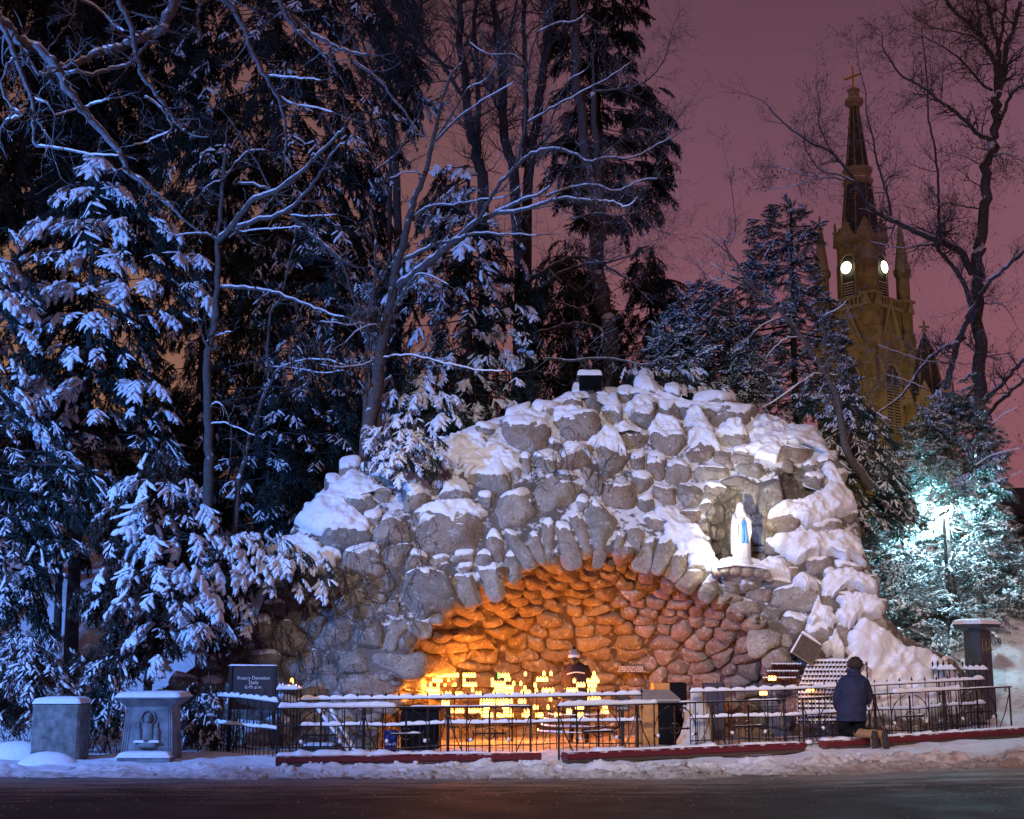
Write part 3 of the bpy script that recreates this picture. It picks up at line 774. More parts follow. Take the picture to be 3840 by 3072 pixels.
drift('B', [(900, 260), (1060, 230), (1220, 290), (1400, 360), (1600, 370), (1850, 400), (2030, 450), (2000, 500), (1880, 450), (1720, 440), (1560, 400), (1400, 400), (1260, 360), (1080, 300), (960, 300)], .24, 51)
drift('B', [(0, 480), (200, 420), (340, 470), (340, 500), (230, 520), (100, 580), (0, 610)], .30, 52)
drift('B', [(380, 430), (520, 410), (680, 440), (700, 540), (640, 570), (600, 490), (500, 470), (420, 520), (370, 470)], .34, 53)
drift('B', [(960, 420), (1060, 340), (1180, 380), (1200, 470), (1120, 420), (1040, 470), (980, 480)], .36, 54)
drift('B', [(640, 710), (760, 590), (900, 560), (1000, 520), (1110, 590), (1120, 640), (1000, 590), (900, 610), (880, 680), (960, 740), (970, 800), (900, 770), (800, 790), (730, 740)], .36, 55)
drift('B', [(1140, 590), (1220, 470), (1380, 500), (1420, 600), (1350, 610), (1270, 620), (1200, 620)], .38, 56)
drift('B', [(1440, 560), (1460, 420), (1540, 400), (1620, 520), (1700, 660), (1720, 760), (1640, 720), (1560, 640), (1480, 690), (1440, 640), (1530, 590)], .36, 57)
drift('B', [(1690, 610), (1780, 530), (1880, 530), (1930, 600), (1900, 650), (1820, 640), (1720, 640)], .42, 58)
drift('B', [(460, 790), (480, 700), (560, 690), (660, 760), (680, 810), (600, 760), (520, 800)], .34, 59)
drift('B', [(1120, 1270), (1220, 1200), (1380, 1210), (1420, 1330), (1560, 1380), (1660, 1560), (1740, 1720), (1560, 1640), (1440, 1560), (1360, 1460), (1260, 1410), (1290, 1300), (1180, 1290)], .30, 60)
drift('B', [(1450, 1620), (1560, 1560), (1700, 1640), (1760, 1720), (1900, 1760), (1880, 1800), (1700, 1750), (1600, 1680), (1480, 1680)], .26, 61)
drift('C', [(310, 745), (400, 690), (520, 690), (640, 630), (720, 570), (790, 590), (860, 680), (890, 740), (850, 750), (780, 770), (720, 790), (640, 810), (580, 840), (520, 830), (470, 780), (380, 770), (320, 770)], .52, 6)
drift('C', [(325, 930), (420, 910), (480, 930), (560, 900), (700, 880), (840, 870), (900, 910), (935, 1000), (930, 1080), (860, 1040), (820, 1070), (740, 1010), (640, 1020), (560, 1040), (520, 1070), (440, 1060), (400, 1010), (330, 1000)], .50, 7)
drift('C', [(0, 1085), (80, 1120), (180, 1110), (250, 1120), (320, 1040), (400, 1060), (450, 1130), (460, 1170), (370, 1180), (310, 1170), (260, 1200), (220, 1170), (160, 1210), (90, 1180), (0, 1140)], .46, 8)
drift('C', [(640, 1190), (700, 1140), (800, 1130), (950, 1170), (1030, 1220), (1010, 1270), (930, 1270), (860, 1230), (790, 1230), (730, 1290), (680, 1280), (640, 1250)], .50, 9)
drift('C', [(745, 1300), (830, 1290), (1000, 1300), (1060, 1380), (1040, 1430), (930, 1420), (860, 1470), (830, 1510), (770, 1490), (750, 1400), (800, 1350)], .46, 10)
drift('C', [(815, 1640), (830, 1540), (900, 1440), (980, 1460), (1060, 1530), (1180, 1620), (1330, 1660), (1500, 1760), (1560, 1850), (1560, 2010), (1300, 2060), (1000, 2050), (860, 1980), (820, 1800)], .55, 11)
drift('C', [(555, 1460), (590, 1360), (625, 1290), (650, 1360), (720, 1370), (750, 1440), (720, 1480), (650, 1470), (580, 1490)], .42, 12)
drift('C', [(640, 1630), (700, 1590), (740, 1490), (770, 1570), (800, 1650), (800, 1710), (740, 1690)], .40, 13)
drift('C', [(120, 340), (190, 300), (180, 210), (260, 90), (340, 110), (480, 180), (600, 220), (650, 260), (720, 370), (700, 400), (640, 320), (520, 310), (400, 320), (370, 400), (300, 400), (220, 370), (300, 340), (200, 340)], .34, 14)
drift('C', [(460, 1240), (480, 1190), (540, 1150), (600, 1180), (625, 1240), (580, 1250), (540, 1290), (510, 1250)], .46, 15)
drift('C', [(650, 430), (700, 430), (740, 480), (790, 560), (860, 650), (880, 720), (820, 680), (740, 600), (710, 540), (660, 480)], .34, 16)
drift('C', [(0, 1040), (60, 1030), (150, 1010), (240, 1040), (310, 1070), (270, 1100), (200, 1080), (130, 1090), (100, 1070), (40, 1080)], .12, 17)
drift('C', [(480, 900), (510, 850), (560, 900), (540, 940), (480, 920)], .4, 18)

# bare creeper on the lower left wall
for vi, (x0, x1, y0, y1, n, lab) in enumerate(((1040, 1330, 2180, 2620, 46, 'tangle of bare brown creeper on the wall above the devotion sign'), (1300, 1600, 1960, 2420, 34, 'thin bare creeper on the boulders left of the arch'), (1980, 2420, 1560, 1900, 26, 'fine bare vine stems across the boulders above the arch'))):
    t = thing('creeper', lab, 'creeper', 'bare creepers on the grotto'); rv = random.Random(60 + vi); m_ = MB(); LV = []; LF = []
    for k in range(n):
        px = rv.uniform(x0, x1); py = rv.uniform(y0 + 60, y1); a = rv.uniform(-2.2, -.9); xs_ = []; ys_ = []
        for q in range(16):
            xs_.append(px); ys_.append(py); a += rv.gauss(0, .35); px += math.cos(a) * 13; py += math.sin(a) * 13
        P = S_out(np.array(xs_), np.array(ys_)); P[:, 1] -= .20 + .05 * np.array([rv.random() for _ in xs_])
        m_.tube([Vector(p) for p in P], [.0075 * (1 - .6 * q / 15) for q in range(16)], 3, False)
        for q in range(3, 16, 4):
            if rv.random() < .45:
                p = Vector(P[q]) + Vector((0, -.03, 0)); s = rv.uniform(.03, .055); b_ = len(LV); d = rv.uniform(-.5, .5)
                LV += [tuple(p), (p.x + s * .4, p.y - .01, p.z - s * .6), (p.x + d * s, p.y, p.z - s * 1.4), (p.x - s * .4, p.y + .01, p.z - s * .6)]; LF.append((b_, b_ + 1, b_ + 2, b_ + 3))
    tag(m_.build('stems', M['needles_brown'], t), kind='stuff')
    me = bpy.data.meshes.new('leaves'); me.from_pydata(LV, [], LF); me.materials.append(M['dead_leaf']); o = bpy.data.objects.new('leaves', me); COL.objects.link(o); o.parent = t; tag(o, kind='stuff')
# ------------------------------------------------------------------ small helpers for ironwork
def lerp(a, b, t): return a + (b - a) * t
def vl(a, b, t): return Vector(a).lerp(Vector(b), t)
def snow_strip(pts, w, th, parent, name='rail_snow', per=None, seed=1, jag=.25, bare=0.0):
    """a loaf of snow along a rail; per = spacing of the scallops between pickets"""
    pts = [Vector(p) for p in pts]; rings = []; rs = random.Random(seed); d = 0
    L = sum((pts[i + 1] - pts[i]).length for i in range(len(pts) - 1)); n = max(6, int(L / .035)); out_ = []
    seg = []; acc = 0
    for i in range(len(pts) - 1):
        l = (pts[i + 1] - pts[i]).length; seg.append((acc, l, i)); acc += l
    arr = np.arange(n + 1) / n * L
    nz_ = fbm(np.stack([arr * 6, arr * 0 + seed, arr * 0], -1), seed, 3); nz2 = fbm(np.stack([arr * 1.1, arr * 0 + seed, arr * 0], -1), seed + 4, 2)
    for k, s in enumerate(arr):
        for a, l, i in seg:
            if s <= a + l + 1e-6: break
        p = pts[i].lerp(pts[i + 1], min(1, (s - a) / l)); dr = (pts[i + 1] - pts[i]).normalized(); sd = Vector((dr.y, -dr.x, 0)).normalized()
        t = th * (1 + jag * nz_[k] * 1.6)
        if per: t *= .72 + .55 * abs(math.sin(math.pi * s / per)) ** .7 if True else 1
        if bare and nz2[k] < bare - .5: t *= .12
        if k in (0, n): t *= .25
        ww = w * (1 + .2 * nz_[k]); t = max(t, .003)
        rings.append([p + sd * x * ww + Vector((0, 0, z * t)) for x, z in ((-.5, -.12), (-.56, .3), (-.4, .82), (0, 1), (.4, .82), (.56, .3), (.5, -.12))])
    m_ = MB().loft(rings); return m_.build(name, M['snow'], parent, True)
def arc_pts(c, U, r, a0, a1, n=10, rz=1.0):
    """points of an arc in the vertical plane of U; angles from +U, degrees"""
    c = Vector(c); U = Vector(U)
    return [c + U * (r * math.cos(math.radians(lerp(a0, a1, i / n)))) + Vector((0, 0, r * rz * math.sin(math.radians(lerp(a0, a1, i / n))))) for i in range(n + 1)]
def spiral_pts(c, U, r, a0, turns, n=14, sg=1):
    c = Vector(c); U = Vector(U); o = []
    for i in range(n + 1):
        t = i / n; a = math.radians(a0 + sg * 360 * turns * t); q = r * (1 - .72 * t)
        o.append(c + U * (q * math.cos(a)) + Vector((0, 0, q * math.sin(a))))
    return o
PICK = {}
def picket_mesh(h, kind):
    key = (round(h, 2), kind)
    if key not in PICK:
        m_ = MB(); r = .0085
        m_.tube([(0, 0, 0), (0, 0, h - .10)], r, 5)
        m_.lathe((0, 0, h - .115), [(.009, 0), (.018, .012), (.009, .024), (.020, .045), (.015, .07), (.001, .115)], 6)
        me = bpy.data.meshes.new('picket'); me.from_pydata(m_.v, [], m_.f); me.materials.append(M['iron'] if kind else M['iron']); PICK[key] = me
    return PICK[key]
def fence(name, label, path, n_tall, h_base, seed, short=True, mid=.52):
    """path: list of world points of the top rail; base follows the ground"""
    t = thing(name, label, 'fence', None)
    pts = [Vector(p) for p in path]
    L = [0]
    for i in range(len(pts) - 1): L.append(L[-1] + (pts[i + 1] - pts[i]).length)
    def P(s):
        for i in range(len(pts) - 1):
            if s <= L[i + 1] + 1e-6: return pts[i].lerp(pts[i + 1], (s - L[i]) / (L[i + 1] - L[i]))
        return pts[-1]
    tot = L[-1]; N = max(8, len(pts) * 3); tops = [P(tot * i / N) for i in range(N + 1)]
    def base(p): return float(snow_z(np.array([p.x]), np.array([p.y]))[0])
    mids = [Vector((p.x, p.y, lerp(base(p), p.z, mid))) for p in tops]; lows = [Vector((p.x, p.y, lerp(base(p), p.z, .12))) for p in tops]
    for nm, q in (('top_rail', tops), ('middle_rail', mids), ('bottom_rail', lows)): MB().tube(q, .014, 4).build(nm, M['iron'], t)
    per = tot / n_tall
    snow_strip([p + Vector((0, 0, .012)) for p in tops], .055, .05, t, 'rail_snow', per, seed)
    snow_strip([p + Vector((0, 0, .012)) for p in mids], .055, .045, t, 'rail_snow', per, seed + 1)
    K = n_tall * (2 if short else 1)
    for k in range(K + 1):
        p = P(tot * k / K); b = base(p) - .02; tall = (k % 2 == 0) or not short
        h = (p.z - b + .115) if tall else (lerp(b, p.z, mid) - b + .115)
        h = round(h * 40) / 40
        o = bpy.data.objects.new('picket' if tall else 'short_picket', picket_mesh(h, 0)); COL.objects.link(o); o.location = (p.x, p.y, b); o.parent = t
        o.rotation_euler = (R.uniform(-.012, .012), R.uniform(-.012, .012), R.uniform(0, 3))
    return t
fence('iron_fence', 'short curved run of spiked iron fence in front of the brown devotion sign', [at(812, 2612, 22.6), at(900, 2617, 22.2), at(975, 2626, 21.9), at(1046, 2636, 21.8)], 9, 0, 3, short=True, mid=.5)
fence('iron_fence', 'long spiked iron fence with snowy rails in front of the glowing candles', [at(1127, 2626, 22.3), at(1500, 2622, 22.5), at(1900, 2616, 22.8), at(2405, 2606, 23.3)], 25, 0, 5)
fence('iron_fence', 'spiked iron fence behind the kneeling person, right of the fence gap', [at(2585, 2596, 23.6), at(2900, 2589, 23.9), at(3300, 2570, 24.4), at(3690, 2549, 25.0)], 23, 0, 8)
def cluster(px, ptop, Y, label, w=.30):
    t = thing('fence_post', label, 'fence post', 'cage-like iron posts of the spiked fence')
    c = at(px, ptop, Y); g = float(snow_z(np.array([c.x]), np.array([c.y]))[0])
    xs_ = [-w / 2, -w / 6, w / 6, w / 2]
    for sy in (-w / 2, w / 2):
        for x in xs_:
            h = round((c.z - g) * 40) / 40
            o = bpy.data.objects.new('picket', picket_mesh(h, 0)); COL.objects.link(o); o.parent = t; o.location = (c.x + x, c.y + sy, g)
    for z in (c.z - .17, lerp(g, c.z, .38), lerp(g, c.z, .1)):
        m_ = MB()
        for sy in (-w / 2, w / 2): m_.tube([(c.x - w / 2, c.y + sy, z), (c.x + w / 2, c.y + sy, z)], .012, 4)
        for sx in (-w / 2, w / 2): m_.tube([(c.x + sx, c.y - w / 2, z), (c.x + sx, c.y + w / 2, z)], .012, 4)
        m_.build('collar', M['iron'], t)
    m_ = MB()
    for i in range(3):
        cx = c.x + (xs_[i] + xs_[i + 1]) / 2
        m_.tube(arc_pts((cx, c.y - w / 2, c.z - .21), (1, 0, 0), w / 6, 0, 180, 8), .009, 4)
    m_.build('arcade', M['iron'], t)
    for sy in (-w / 2, w / 2):
        snow_strip([(c.x - w / 2 - .02, c.y + sy, c.z - .16), (c.x + w / 2 + .02, c.y + sy, c.z - .16)], .08, .07, t, 'snow_cap', w / 3, int(px))
cluster(1086, 2545, 22.2, 'cage-like iron fence post beside the brown devotion sign', .31)
cluster(3537, 2476, 25.2, 'left of the two cage-like iron posts near the dark granite pillar', .30)
cluster(3652, 2476, 25.2, 'right of the two cage-like iron posts, directly before the dark granite pillar', .32)

# ------------------------------------------------------------------ prayer rails with kneelers
def prayer_rail(label, A, B, bays, kpx0, kpx1, kshift, snowy, seed):
    """A, B: foot points of the first and last post"""
    t = thing('prayer_rail', label, 'prayer rail', 'wrought iron prayer rails with red kneelers')
    A = Vector(A); B = Vector(B); H = .82
    U = (B - A); U.z = 0; Lt = U.length; U.normalize(); w = Lt / bays
    def P(u, z):
        p = A.lerp(B, u / Lt); return Vector((p.x, p.y, p.z + z))
    MB().box((0, 0, 0), (1, 1, 1)) if 0 else None
    top = [P(-.03 + (Lt + .06) * i / 12, H) for i in range(13)]
    rings = [[q + Vector((-U.y * a, U.x * a, b_)) for a, b_ in ((-.03, -.012), (.03, -.012), (.03, .012), (-.03, .012))] for q in top]
    MB().loft(rings).build('hand_rail', M['iron'], t)
    s0, s1 = snowy
    snow_strip([P(Lt * lerp(s0, s1, i / 6), H + .010) for i in range(7)], .07, .062, t, 'rail_snow', None, seed, .3, 0)
    if s1 < .97: snow_strip([P(Lt * lerp(s1, 1.0, i / 6), H + .010) for i in range(7)], .05, .016, t, 'rail_snow', None, seed + 3, .5, .3)
    if s0 > .03: snow_strip([P(Lt * lerp(0, s0, i / 6), H + .010) for i in range(7)], .05, .016, t, 'rail_snow', None, seed + 4, .5, .3)
    low = [P(Lt * i / 6, .10) for i in range(7)]
    MB().tube(low, .012, 4).build('bottom_rail', M['iron'], t)
    for b_ in range(bays + 1):
        u = b_ * w; end = b_ in (0, bays); r = .016 if end else .024
        m_ = MB(); m_.tube([P(u, -.02), P(u, H - .01)], r, 6)
        if not end: m_.lathe(P(u, H - .16), [(.03, 0), (.036, .02), (.03, .04), (.034, .12), (.03, .15)], 6); m_.lathe(P(u, .1), [(.03, 0), (.034, .03), (.026, .06)], 6)
        m_.build('pier', M['iron'], t)
        for sg in (-1, 1):
            if (b_ == 0 and sg < 0) or (b_ == bays and sg > 0): continue
            MB().tube([P(u + sg * .02, H * .84)] + [P(u + sg * w * .22 * q, H * (.84 - .76 * q ** .8)) for q in (.35, .7, 1)], .010, 5).build('brace', M['iron'], t)
            MB().tube(spiral_pts(P(u + sg * .075, H - .055), U, .036, 90 if sg > 0 else 90, 1.3, 14, -sg), .007, 4).build('scroll', M['iron'], t)
            ms = MB(); ms.tube(spiral_pts(P(u + sg * .095, .085), U, .065, 90, 1.25, 14, sg), .009, 4); ms.build('scroll', M['iron'], t)
            # snow lying on the foot scroll
            c = P(u + sg * .085, .135); MB().sphere(c, .062, 9, 6, (1.1, .7, .55)).build('snow_cap', M['snow'], t, True)
    for b_ in range(bays):
        for f_ in (.225, .775):
            u = b_ * w + f_ * w
            m_ = MB().tube([P(u, 0), P(u, H - .01)], .010, 5); m_.lathe(P(u, H * .42), [(.011, -.03), (.02, 0), (.011, .03)], 6); m_.lathe(P(u, .09), [(.02, -.03), (.02, .03), (.011, .05)], 6)
            m_.build('post', M['iron'], t)
        c = b_ * w + .5 * w; rr = w * .275
        # arch over the cross: a half round from post to post whose feet curl inwards
        for sg in (-1, 1):
            q = [P(c + sg * rr * math.sin(a), H * .50 + (H * .46) * math.cos(a)) for a in np.linspace(0.25, math.pi / 2, 9)]
            q += [P(c + sg * (rr - .0 - .05 + .05 * math.cos(a)), H * .50 - .075 * math.sin(a) * 1.2) for a in np.linspace(.2, math.pi * 1.25, 9)]
            MB().tube(q, .009, 4).build('arch', M['iron'], t)
            MB().sphere(P(c + sg * (rr - .06), H * .415), .030, 8, 5, (1, .7, 1)).build('snow_cap', M['snow'], t, True)
        m_ = MB(); zc = H * .53; aw = w * .20
        m_.box(P(c, H * .50), (.030, .012, H * .80), math.atan2(U.y, U.x)); m_.box(P(c, zc), (aw * 2 - .06, .014, .026), math.atan2(U.y, U.x))
        for sg in (-1, 1):
            a_, b2, c2 = P(c + sg * (aw - .05), zc - .024), P(c + sg * aw, zc), P(c + sg * (aw - .05), zc + .024); n_ = Vector((-U.y, U.x, 0)) * .008
            m_.loft([[a_ - n_, b2 - n_, c2 - n_], [a_ + n_, b2 + n_, c2 + n_]])
        a_, b2, c2 = P(c - .024, H * .88), P(c, H * .96), P(c + .024, H * .88); m_.loft([[a_ - n_, b2 - n_, c2 - n_], [a_ + n_, b2 + n_, c2 + n_]])
        m_.tube(arc_pts(P(c, zc), U, .082, 0, 360, 18), .010, 4)
        for sg in (-1, 1): m_.tube([P(c, .07), P(c + sg * .04, .11), P(c + sg * .065, .15)], .007, 4)
        m_.lathe(P(c, .05), [(.025, -.05), (.03, 0), (.02, .05)], 6)
        m_.build('cross', M['iron'], t)
        if R.random() < .8: snow_strip([P(c - aw * .9, zc + .014), P(c + aw * .9, zc + .014)], .03, .014, t, 'rail_snow', None, seed + 9 + b_, .8, .2)
    # kneeler
    Y0 = A.y - kshift; Y1 = B.y - kshift
    def KP(px, z):
        X0 = 0
        Yk = lerp(Y0, Y1, (px - kpx0) / (kpx1 - kpx0)); q = at(px, 2800, Yk); return Vector((q.x, Yk, float(gz(q.x, Yk)) + z))
    a = KP(kpx0, 0); b_ = KP(kpx1, 0); D = (b_ - a).normalized(); S = Vector((D.y, -D.x, 0)).normalized()
    kn = MB(); q = []
    for i in range(9):
        p = a.lerp(b_, i / 8); q.append([p + S * x + Vector((0, 0, z)) for x, z in ((-.11, .085), (.11, .085), (.125, .10), (.125, .165), (.10, .185), (-.10, .185), (-.125, .165), (-.125, .10))])
    kn.loft(q).build('kneeler_cushion', M['red_vinyl'], t)
    mb_ = MB(); q = []
    for i in range(9):
        p = a.lerp(b_, i / 8); q.append([p + S * x + Vector((0, 0, z)) for x, z in ((-.10, .035), (.10, .035), (.10, .083), (-.10, .083))])
    mb_.loft(q)
    for i in (0.03, .33, .66, .97):
        p = a.lerp(b_, i); mb_.box(p + Vector((0, 0, .02)), (.05, .16, .06))
        mb_.tube([p + Vector((0, 0, .06)), p - S * .33 + Vector((0, 0, .06))], .014, 4)
    mb_.build('kneeler_frame', M['wood_dark'], t)
    return a, b_, S, t
g_ = lambda p: Vector((p.x, p.y, float(gz(p.x, p.y))))
ra, rb, rS, rt = prayer_rail('leftmost wrought iron prayer rail, long snow on its hand rail', g_(at(1042, 2700, 20.3)), g_(at(1990, 2700, 20.9)), 3, 1035, 2025, .40, (0.0, .46), 21)
snow_strip([ra.lerp(rb, lerp(.002, .46, i / 8)) + Vector((0, 0, .18)) + rS * .0 for i in range(9)], .235, .062, rt, 'kneeler_snow', None, 31, .35)
snow_strip([ra.lerp(rb, lerp(.44, .80, i / 8)) + Vector((0, 0, .182)) - rS * .03 for i in range(9)], .17, .03, rt, 'kneeler_snow', None, 32, .6, .2)
rc, rd, rS, rt2 = prayer_rail('middle wrought iron prayer rail with crosses, before the round candle rack', g_(at(2095, 2700, 20.9)), g_(at(2940, 2700, 22.3)), 3, 2117, 3006, .40, (0.0, .42), 22)
snow_strip([rc.lerp(rd, lerp(.01, .62, i / 8)) + Vector((0, 0, .182)) - rS * .03 for i in range(9)], .18, .035, rt2, 'kneeler_snow', None, 33, .5, .25)
snow_strip([rc.lerp(rd, lerp(.6, .99, i / 8)) + Vector((0, 0, .182)) - rS * .05 for i in range(9)], .14, .02, rt2, 'kneeler_snow', None, 34, .7, .35)
re_, rf, rS, rt3 = prayer_rail('rightmost wrought iron prayer rail where the person in navy kneels', g_(at(3012, 2700, 22.5)), g_(at(3792, 2700, 24.0)), 3, 3085, 3990, .42, (.42, .75), 23)
snow_strip([re_.lerp(rf, lerp(.0, .10, i / 8)) + Vector((0, 0, .182)) - rS * .02 for i in range(9)], .19, .035, rt3, 'kneeler_snow', None, 35, .5)
snow_strip([re_.lerp(rf, lerp(.25, .99, i / 8)) + Vector((0, 0, .182)) - rS * .04 for i in range(9)], .15, .022, rt3, 'kneeler_snow', None, 36, .7, .3)

# ------------------------------------------------------------------ lettering
def lettering(body, loc, size, mat, parent, rz=0.0, tilt=0.0, space=1.0, ry=0.0, al='CENTER'):
    cu = bpy.data.curves.new('lettering', 'FONT'); cu.body = body; cu.size = size; cu.align_x = al; cu.align_y = 'CENTER'; cu.extrude = .002; cu.space_line = space
    cu.resolution_u = 3
    cu.materials.append(M[mat]); o = bpy.data.objects.new('lettering', cu); COL.objects.link(o); o.parent = parent
    me = bpy.data.meshes.new_from_object(o); bpy.data.objects.remove(o); o = bpy.data.objects.new('lettering', me); COL.objects.link(o); o.parent = parent
    o.location = loc; o.rotation_euler = (math.pi / 2 + tilt, ry, rz); return o
def gzs(x, y): return float(snow_z(np.array([x]), np.array([y]))[0])

# brown devotion sign
t = thing('devotion_sign', 'brown sign reading Rosary Devotion Daily 6:45 p.m. behind the curved fence', 'sign')
YS = 22.95; a = at(868, 2502, YS); b = at(1028, 2660, YS)
MB().box(((a.x + b.x) / 2, YS, (a.z + b.z) / 2), (b.x - a.x, .05, a.z - b.z), bev=.006).build('panel', M['sign_brown'], t)
for x in (a.x, b.x):
    z0 = gzs(x, YS) - .05; MB().box((x, YS - .012, (a.z + z0) / 2 + .01), (.055, .08, a.z - z0 + .03), bev=.008).build('post', M['dark_iron'], t)
snow_strip([(a.x - .04, YS, a.z + .022), (b.x + .04, YS, a.z + .022)], .10, .022, t, 'snow_cap', None, 4)
for tx, py, s in (('Rosary Devotion', 2543, .078), ('Daily', 2560.5, .078), ('6:45 p.m.', 2577, .078)):
    p = at(951, py, YS - .03); lettering(tx, (p.x, YS - .029, p.z), s, 'letter', t)

# granite block
def rounded_snow(c, d, th, parent, seed, name='snow_cap'):
    """a soft slab of snow on a flat top: c centre of the top, d = (wx, wy)"""
    n = 22; u = np.linspace(-1, 1, n); X, Y = np.meshgrid(u, u)
    e = np.clip(1 - np.maximum(np.abs(X), np.abs(Y)) ** 7, 0, 1) ** .5
    P = np.stack([c[0] + X * d[0] / 2, c[1] + Y * d[1] / 2, c[2] - .012 + e * th * (1 + .12 * fbm(np.stack([X * 2 + seed, Y * 2, X * 0], -1), seed))], -1)
    i = np.arange(n - 1)[None, :] + (np.arange(n - 1) * n)[:, None]
    Q = np.stack([i, i + 1, i + 1 + n, i + n], -1).reshape(-1, 4)
    return mesh_np(name, P.reshape(-1, 3), None, M['snow'], parent, True, quads=Q)
t = thing('granite_block', 'plain grey granite block with rounded top under snow, left edge of picture', 'stone block')
Y = 20.75; a = at(122, 2636, Y); b = at(289, 2870, Y); w = b.x - a.x; z0 = 0
MB().box(((a.x + b.x) / 2, Y + .29, a.z / 2 - .03), (w, .58, a.z + .06), bev=.035).build('block', M['granite_cut'], t)
rounded_snow(((a.x + b.x) / 2, Y + .29, a.z), (w + .015, .60), .095, t, 3)
# snow mounds at its foot
m_ = MB(); p = at(200, 2850, 20.45); m_.sphere((p.x - .1, 20.5, -.02), .42, 18, 10, (1.05, .55, .52)); mo = m_.build('snow_mound', M['snow'], None, True)
tag(mo, 'smooth mound of snow against the foot of the plain granite block', 'snow mound', 'snow mounds by the stone blocks')
m_ = MB(); p = at(60, 2790, 21.6); m_.sphere((p.x, 21.6, .02), .42, 18, 10, (1.2, .7, .62)); mo = m_.build('snow_mound', M['snow'], None, True)
tag(mo, 'rounded snow mound left of the plain granite block', 'snow mound', 'snow mounds by the stone blocks')

# carved pillar
t = thing('carved_pillar', 'grey stone pillar carved with a seated haloed figure, flared snow-covered top', 'stone pillar')
Y = 20.95; sc = Y / F
cx = at(557, 2700, Y).x
def box_frus(m_, z0, z1, w0, w1, d0, d1, yc):
    m_.loft([[(cx - w0, yc - d0, z0), (cx + w0, yc - d0, z0), (cx + w0, yc + d0, z0), (cx - w0, yc + d0, z0)], [(cx - w1, yc - d1, z1), (cx + w1, yc - d1, z1), (cx + w1, yc + d1, z1), (cx - w1, yc + d1, z1)]])
zt = at(557, 2612, Y).z; zs = at(557, 2650, Y).z; zb = at(557, 2835, Y).z
yc = Y + .27
m_ = MB(); box_frus(m_, zs, zt - .03, .345, .485, .26, .37, yc); box_frus(m_, zt - .03, zt, .49, .49, .375, .375, yc); m_.build('capital', M['pillar_stone'], t)
m_ = MB(); box_frus(m_, -.05, zs, .385, .335, .30, .255, yc)
for k in range(5):
    for sg in (-1, 1): m_.loft([[(cx + sg * (.385 - .035 * k) - .012, yc - .312, 0), (cx + sg * (.385 - .035 * k) + .012, yc - .312, 0), (cx + sg * (.33 - .03 * k) + .01, yc - .262, zs), (cx + sg * (.33 - .03 * k) - .01, yc - .262, zs)], [(cx + sg * (.385 - .035 * k) - .012, yc - .29, 0), (cx + sg * (.385 - .035 * k) + .012, yc - .29, 0), (cx + sg * (.33 - .03 * k) + .01, yc - .25, zs), (cx + sg * (.33 - .03 * k) - .01, yc - .25, zs)]]) if k < 3 else None
m_.build('shaft', M['pillar_stone'], t)
m_ = MB(); box_frus(m_, -.05, zb - .0, .385, .385, .10, .10, yc - .38); m_.build('plinth', M['pillar_stone'], t)
rounded_snow((cx, yc - .38, zb), (.80, .22), .085, t, 8)
rounded_snow((cx, yc, zt), (1.0, .77), .085, t, 5)
rel = MB(); f0 = lambda z: yc - .30 + .045 * (z / zs)
hz = at(557, 2692, Y).z
for i in range(1): rel.tube([(cx + .105 * math.cos(a_), f0(hz) - .012, hz + .105 * math.sin(a_)) for a_ in np.linspace(0, 2 * math.pi, 22)], .012, 5)
rel.sphere((cx, f0(hz) - .02, hz - .01), .075, 12, 8, (.85, .6, 1.15)); rel.sphere((cx, f0(hz) - .055, hz - .015), .048, 10, 8, (.85, .5, 1.2))
def slab(c, w0, w1, z0, z1, d):
    y0 = f0((z0 + z1) / 2); rr = []
    for q, s_ in ((0, .82), (.08, 1), (.5, 1), (.92, 1), (1, .82)):
        z = lerp(z0, z1, q); w_ = lerp(w0, w1, q) * s_
        rr.append([(c + w_ * math.cos(a_), y0 + .02 - d * s_ * max(0, math.sin(a_)) ** .6, z) for a_ in np.linspace(0, math.pi, 9)])
    rel.loft(rr)
slab(cx, .085, .075, hz - .33, hz - .07, .06)
slab(cx, .15, .15, 0.22, hz - .34, .09)
for sg in (-1, 1):
    slab(cx + sg * .135, .055, .045, hz - .35, hz - .15, .065); slab(cx + sg * .135, .028, .018, hz - .17, hz - .06, .05)
rel.build('relief_figure', M['pillar_stone'], t, True)
rounded_snow((cx - .11, f0(.5) - .04, hz - .345), (.16, .09), .035, t, 12); rounded_snow((cx + .11, f0(.5) - .04, hz - .345), (.16, .09), .035, t, 13)

# dark pillar with emblem at the right
t = thing('granite_pillar', 'dark polished granite pillar with anchor cross emblem and snowy capstone', 'stone pillar')
Y = 26.3; p = at(3684, 2450, Y); zt = at(3684, 2368, Y).z; g0 = gzs(p.x, Y) - .1
ang = math.radians(36); w = .36
cxx = p.x; cyy = Y + .3
MB().box((cxx + .02, cyy, (zt + g0) / 2), (w, w, zt - g0), ang, bev=.006).build('shaft', M['granite_dark'], t)
m_ = MB()
def ring(wd, z): return [(cxx + .02 + wd * (x * math.cos(ang) - y * math.sin(ang)), cyy + wd * (x * math.sin(ang) + y * math.cos(ang)), z) for x, y in ((-.5, -.5), (.5, -.5), (.5, .5), (-.5, .5))]
m_.loft([ring(w, zt), ring(.62, zt + .08), ring(.62, zt + .15)]).build('capstone', M['granite_dark'], t)
n = 22; u = np.linspace(-1, 1, n); XX, YY = np.meshgrid(u, u); ee = np.clip(1 - np.maximum(np.abs(XX), np.abs(YY)) ** 6, 0, 1) ** .5
lx, ly = XX * .33, YY * .33
Pq = np.stack([cxx + .02 + lx * math.cos(ang) - ly * math.sin(ang), cyy + lx * math.sin(ang) + ly * math.cos(ang), zt + .14 + ee * .10], -1)
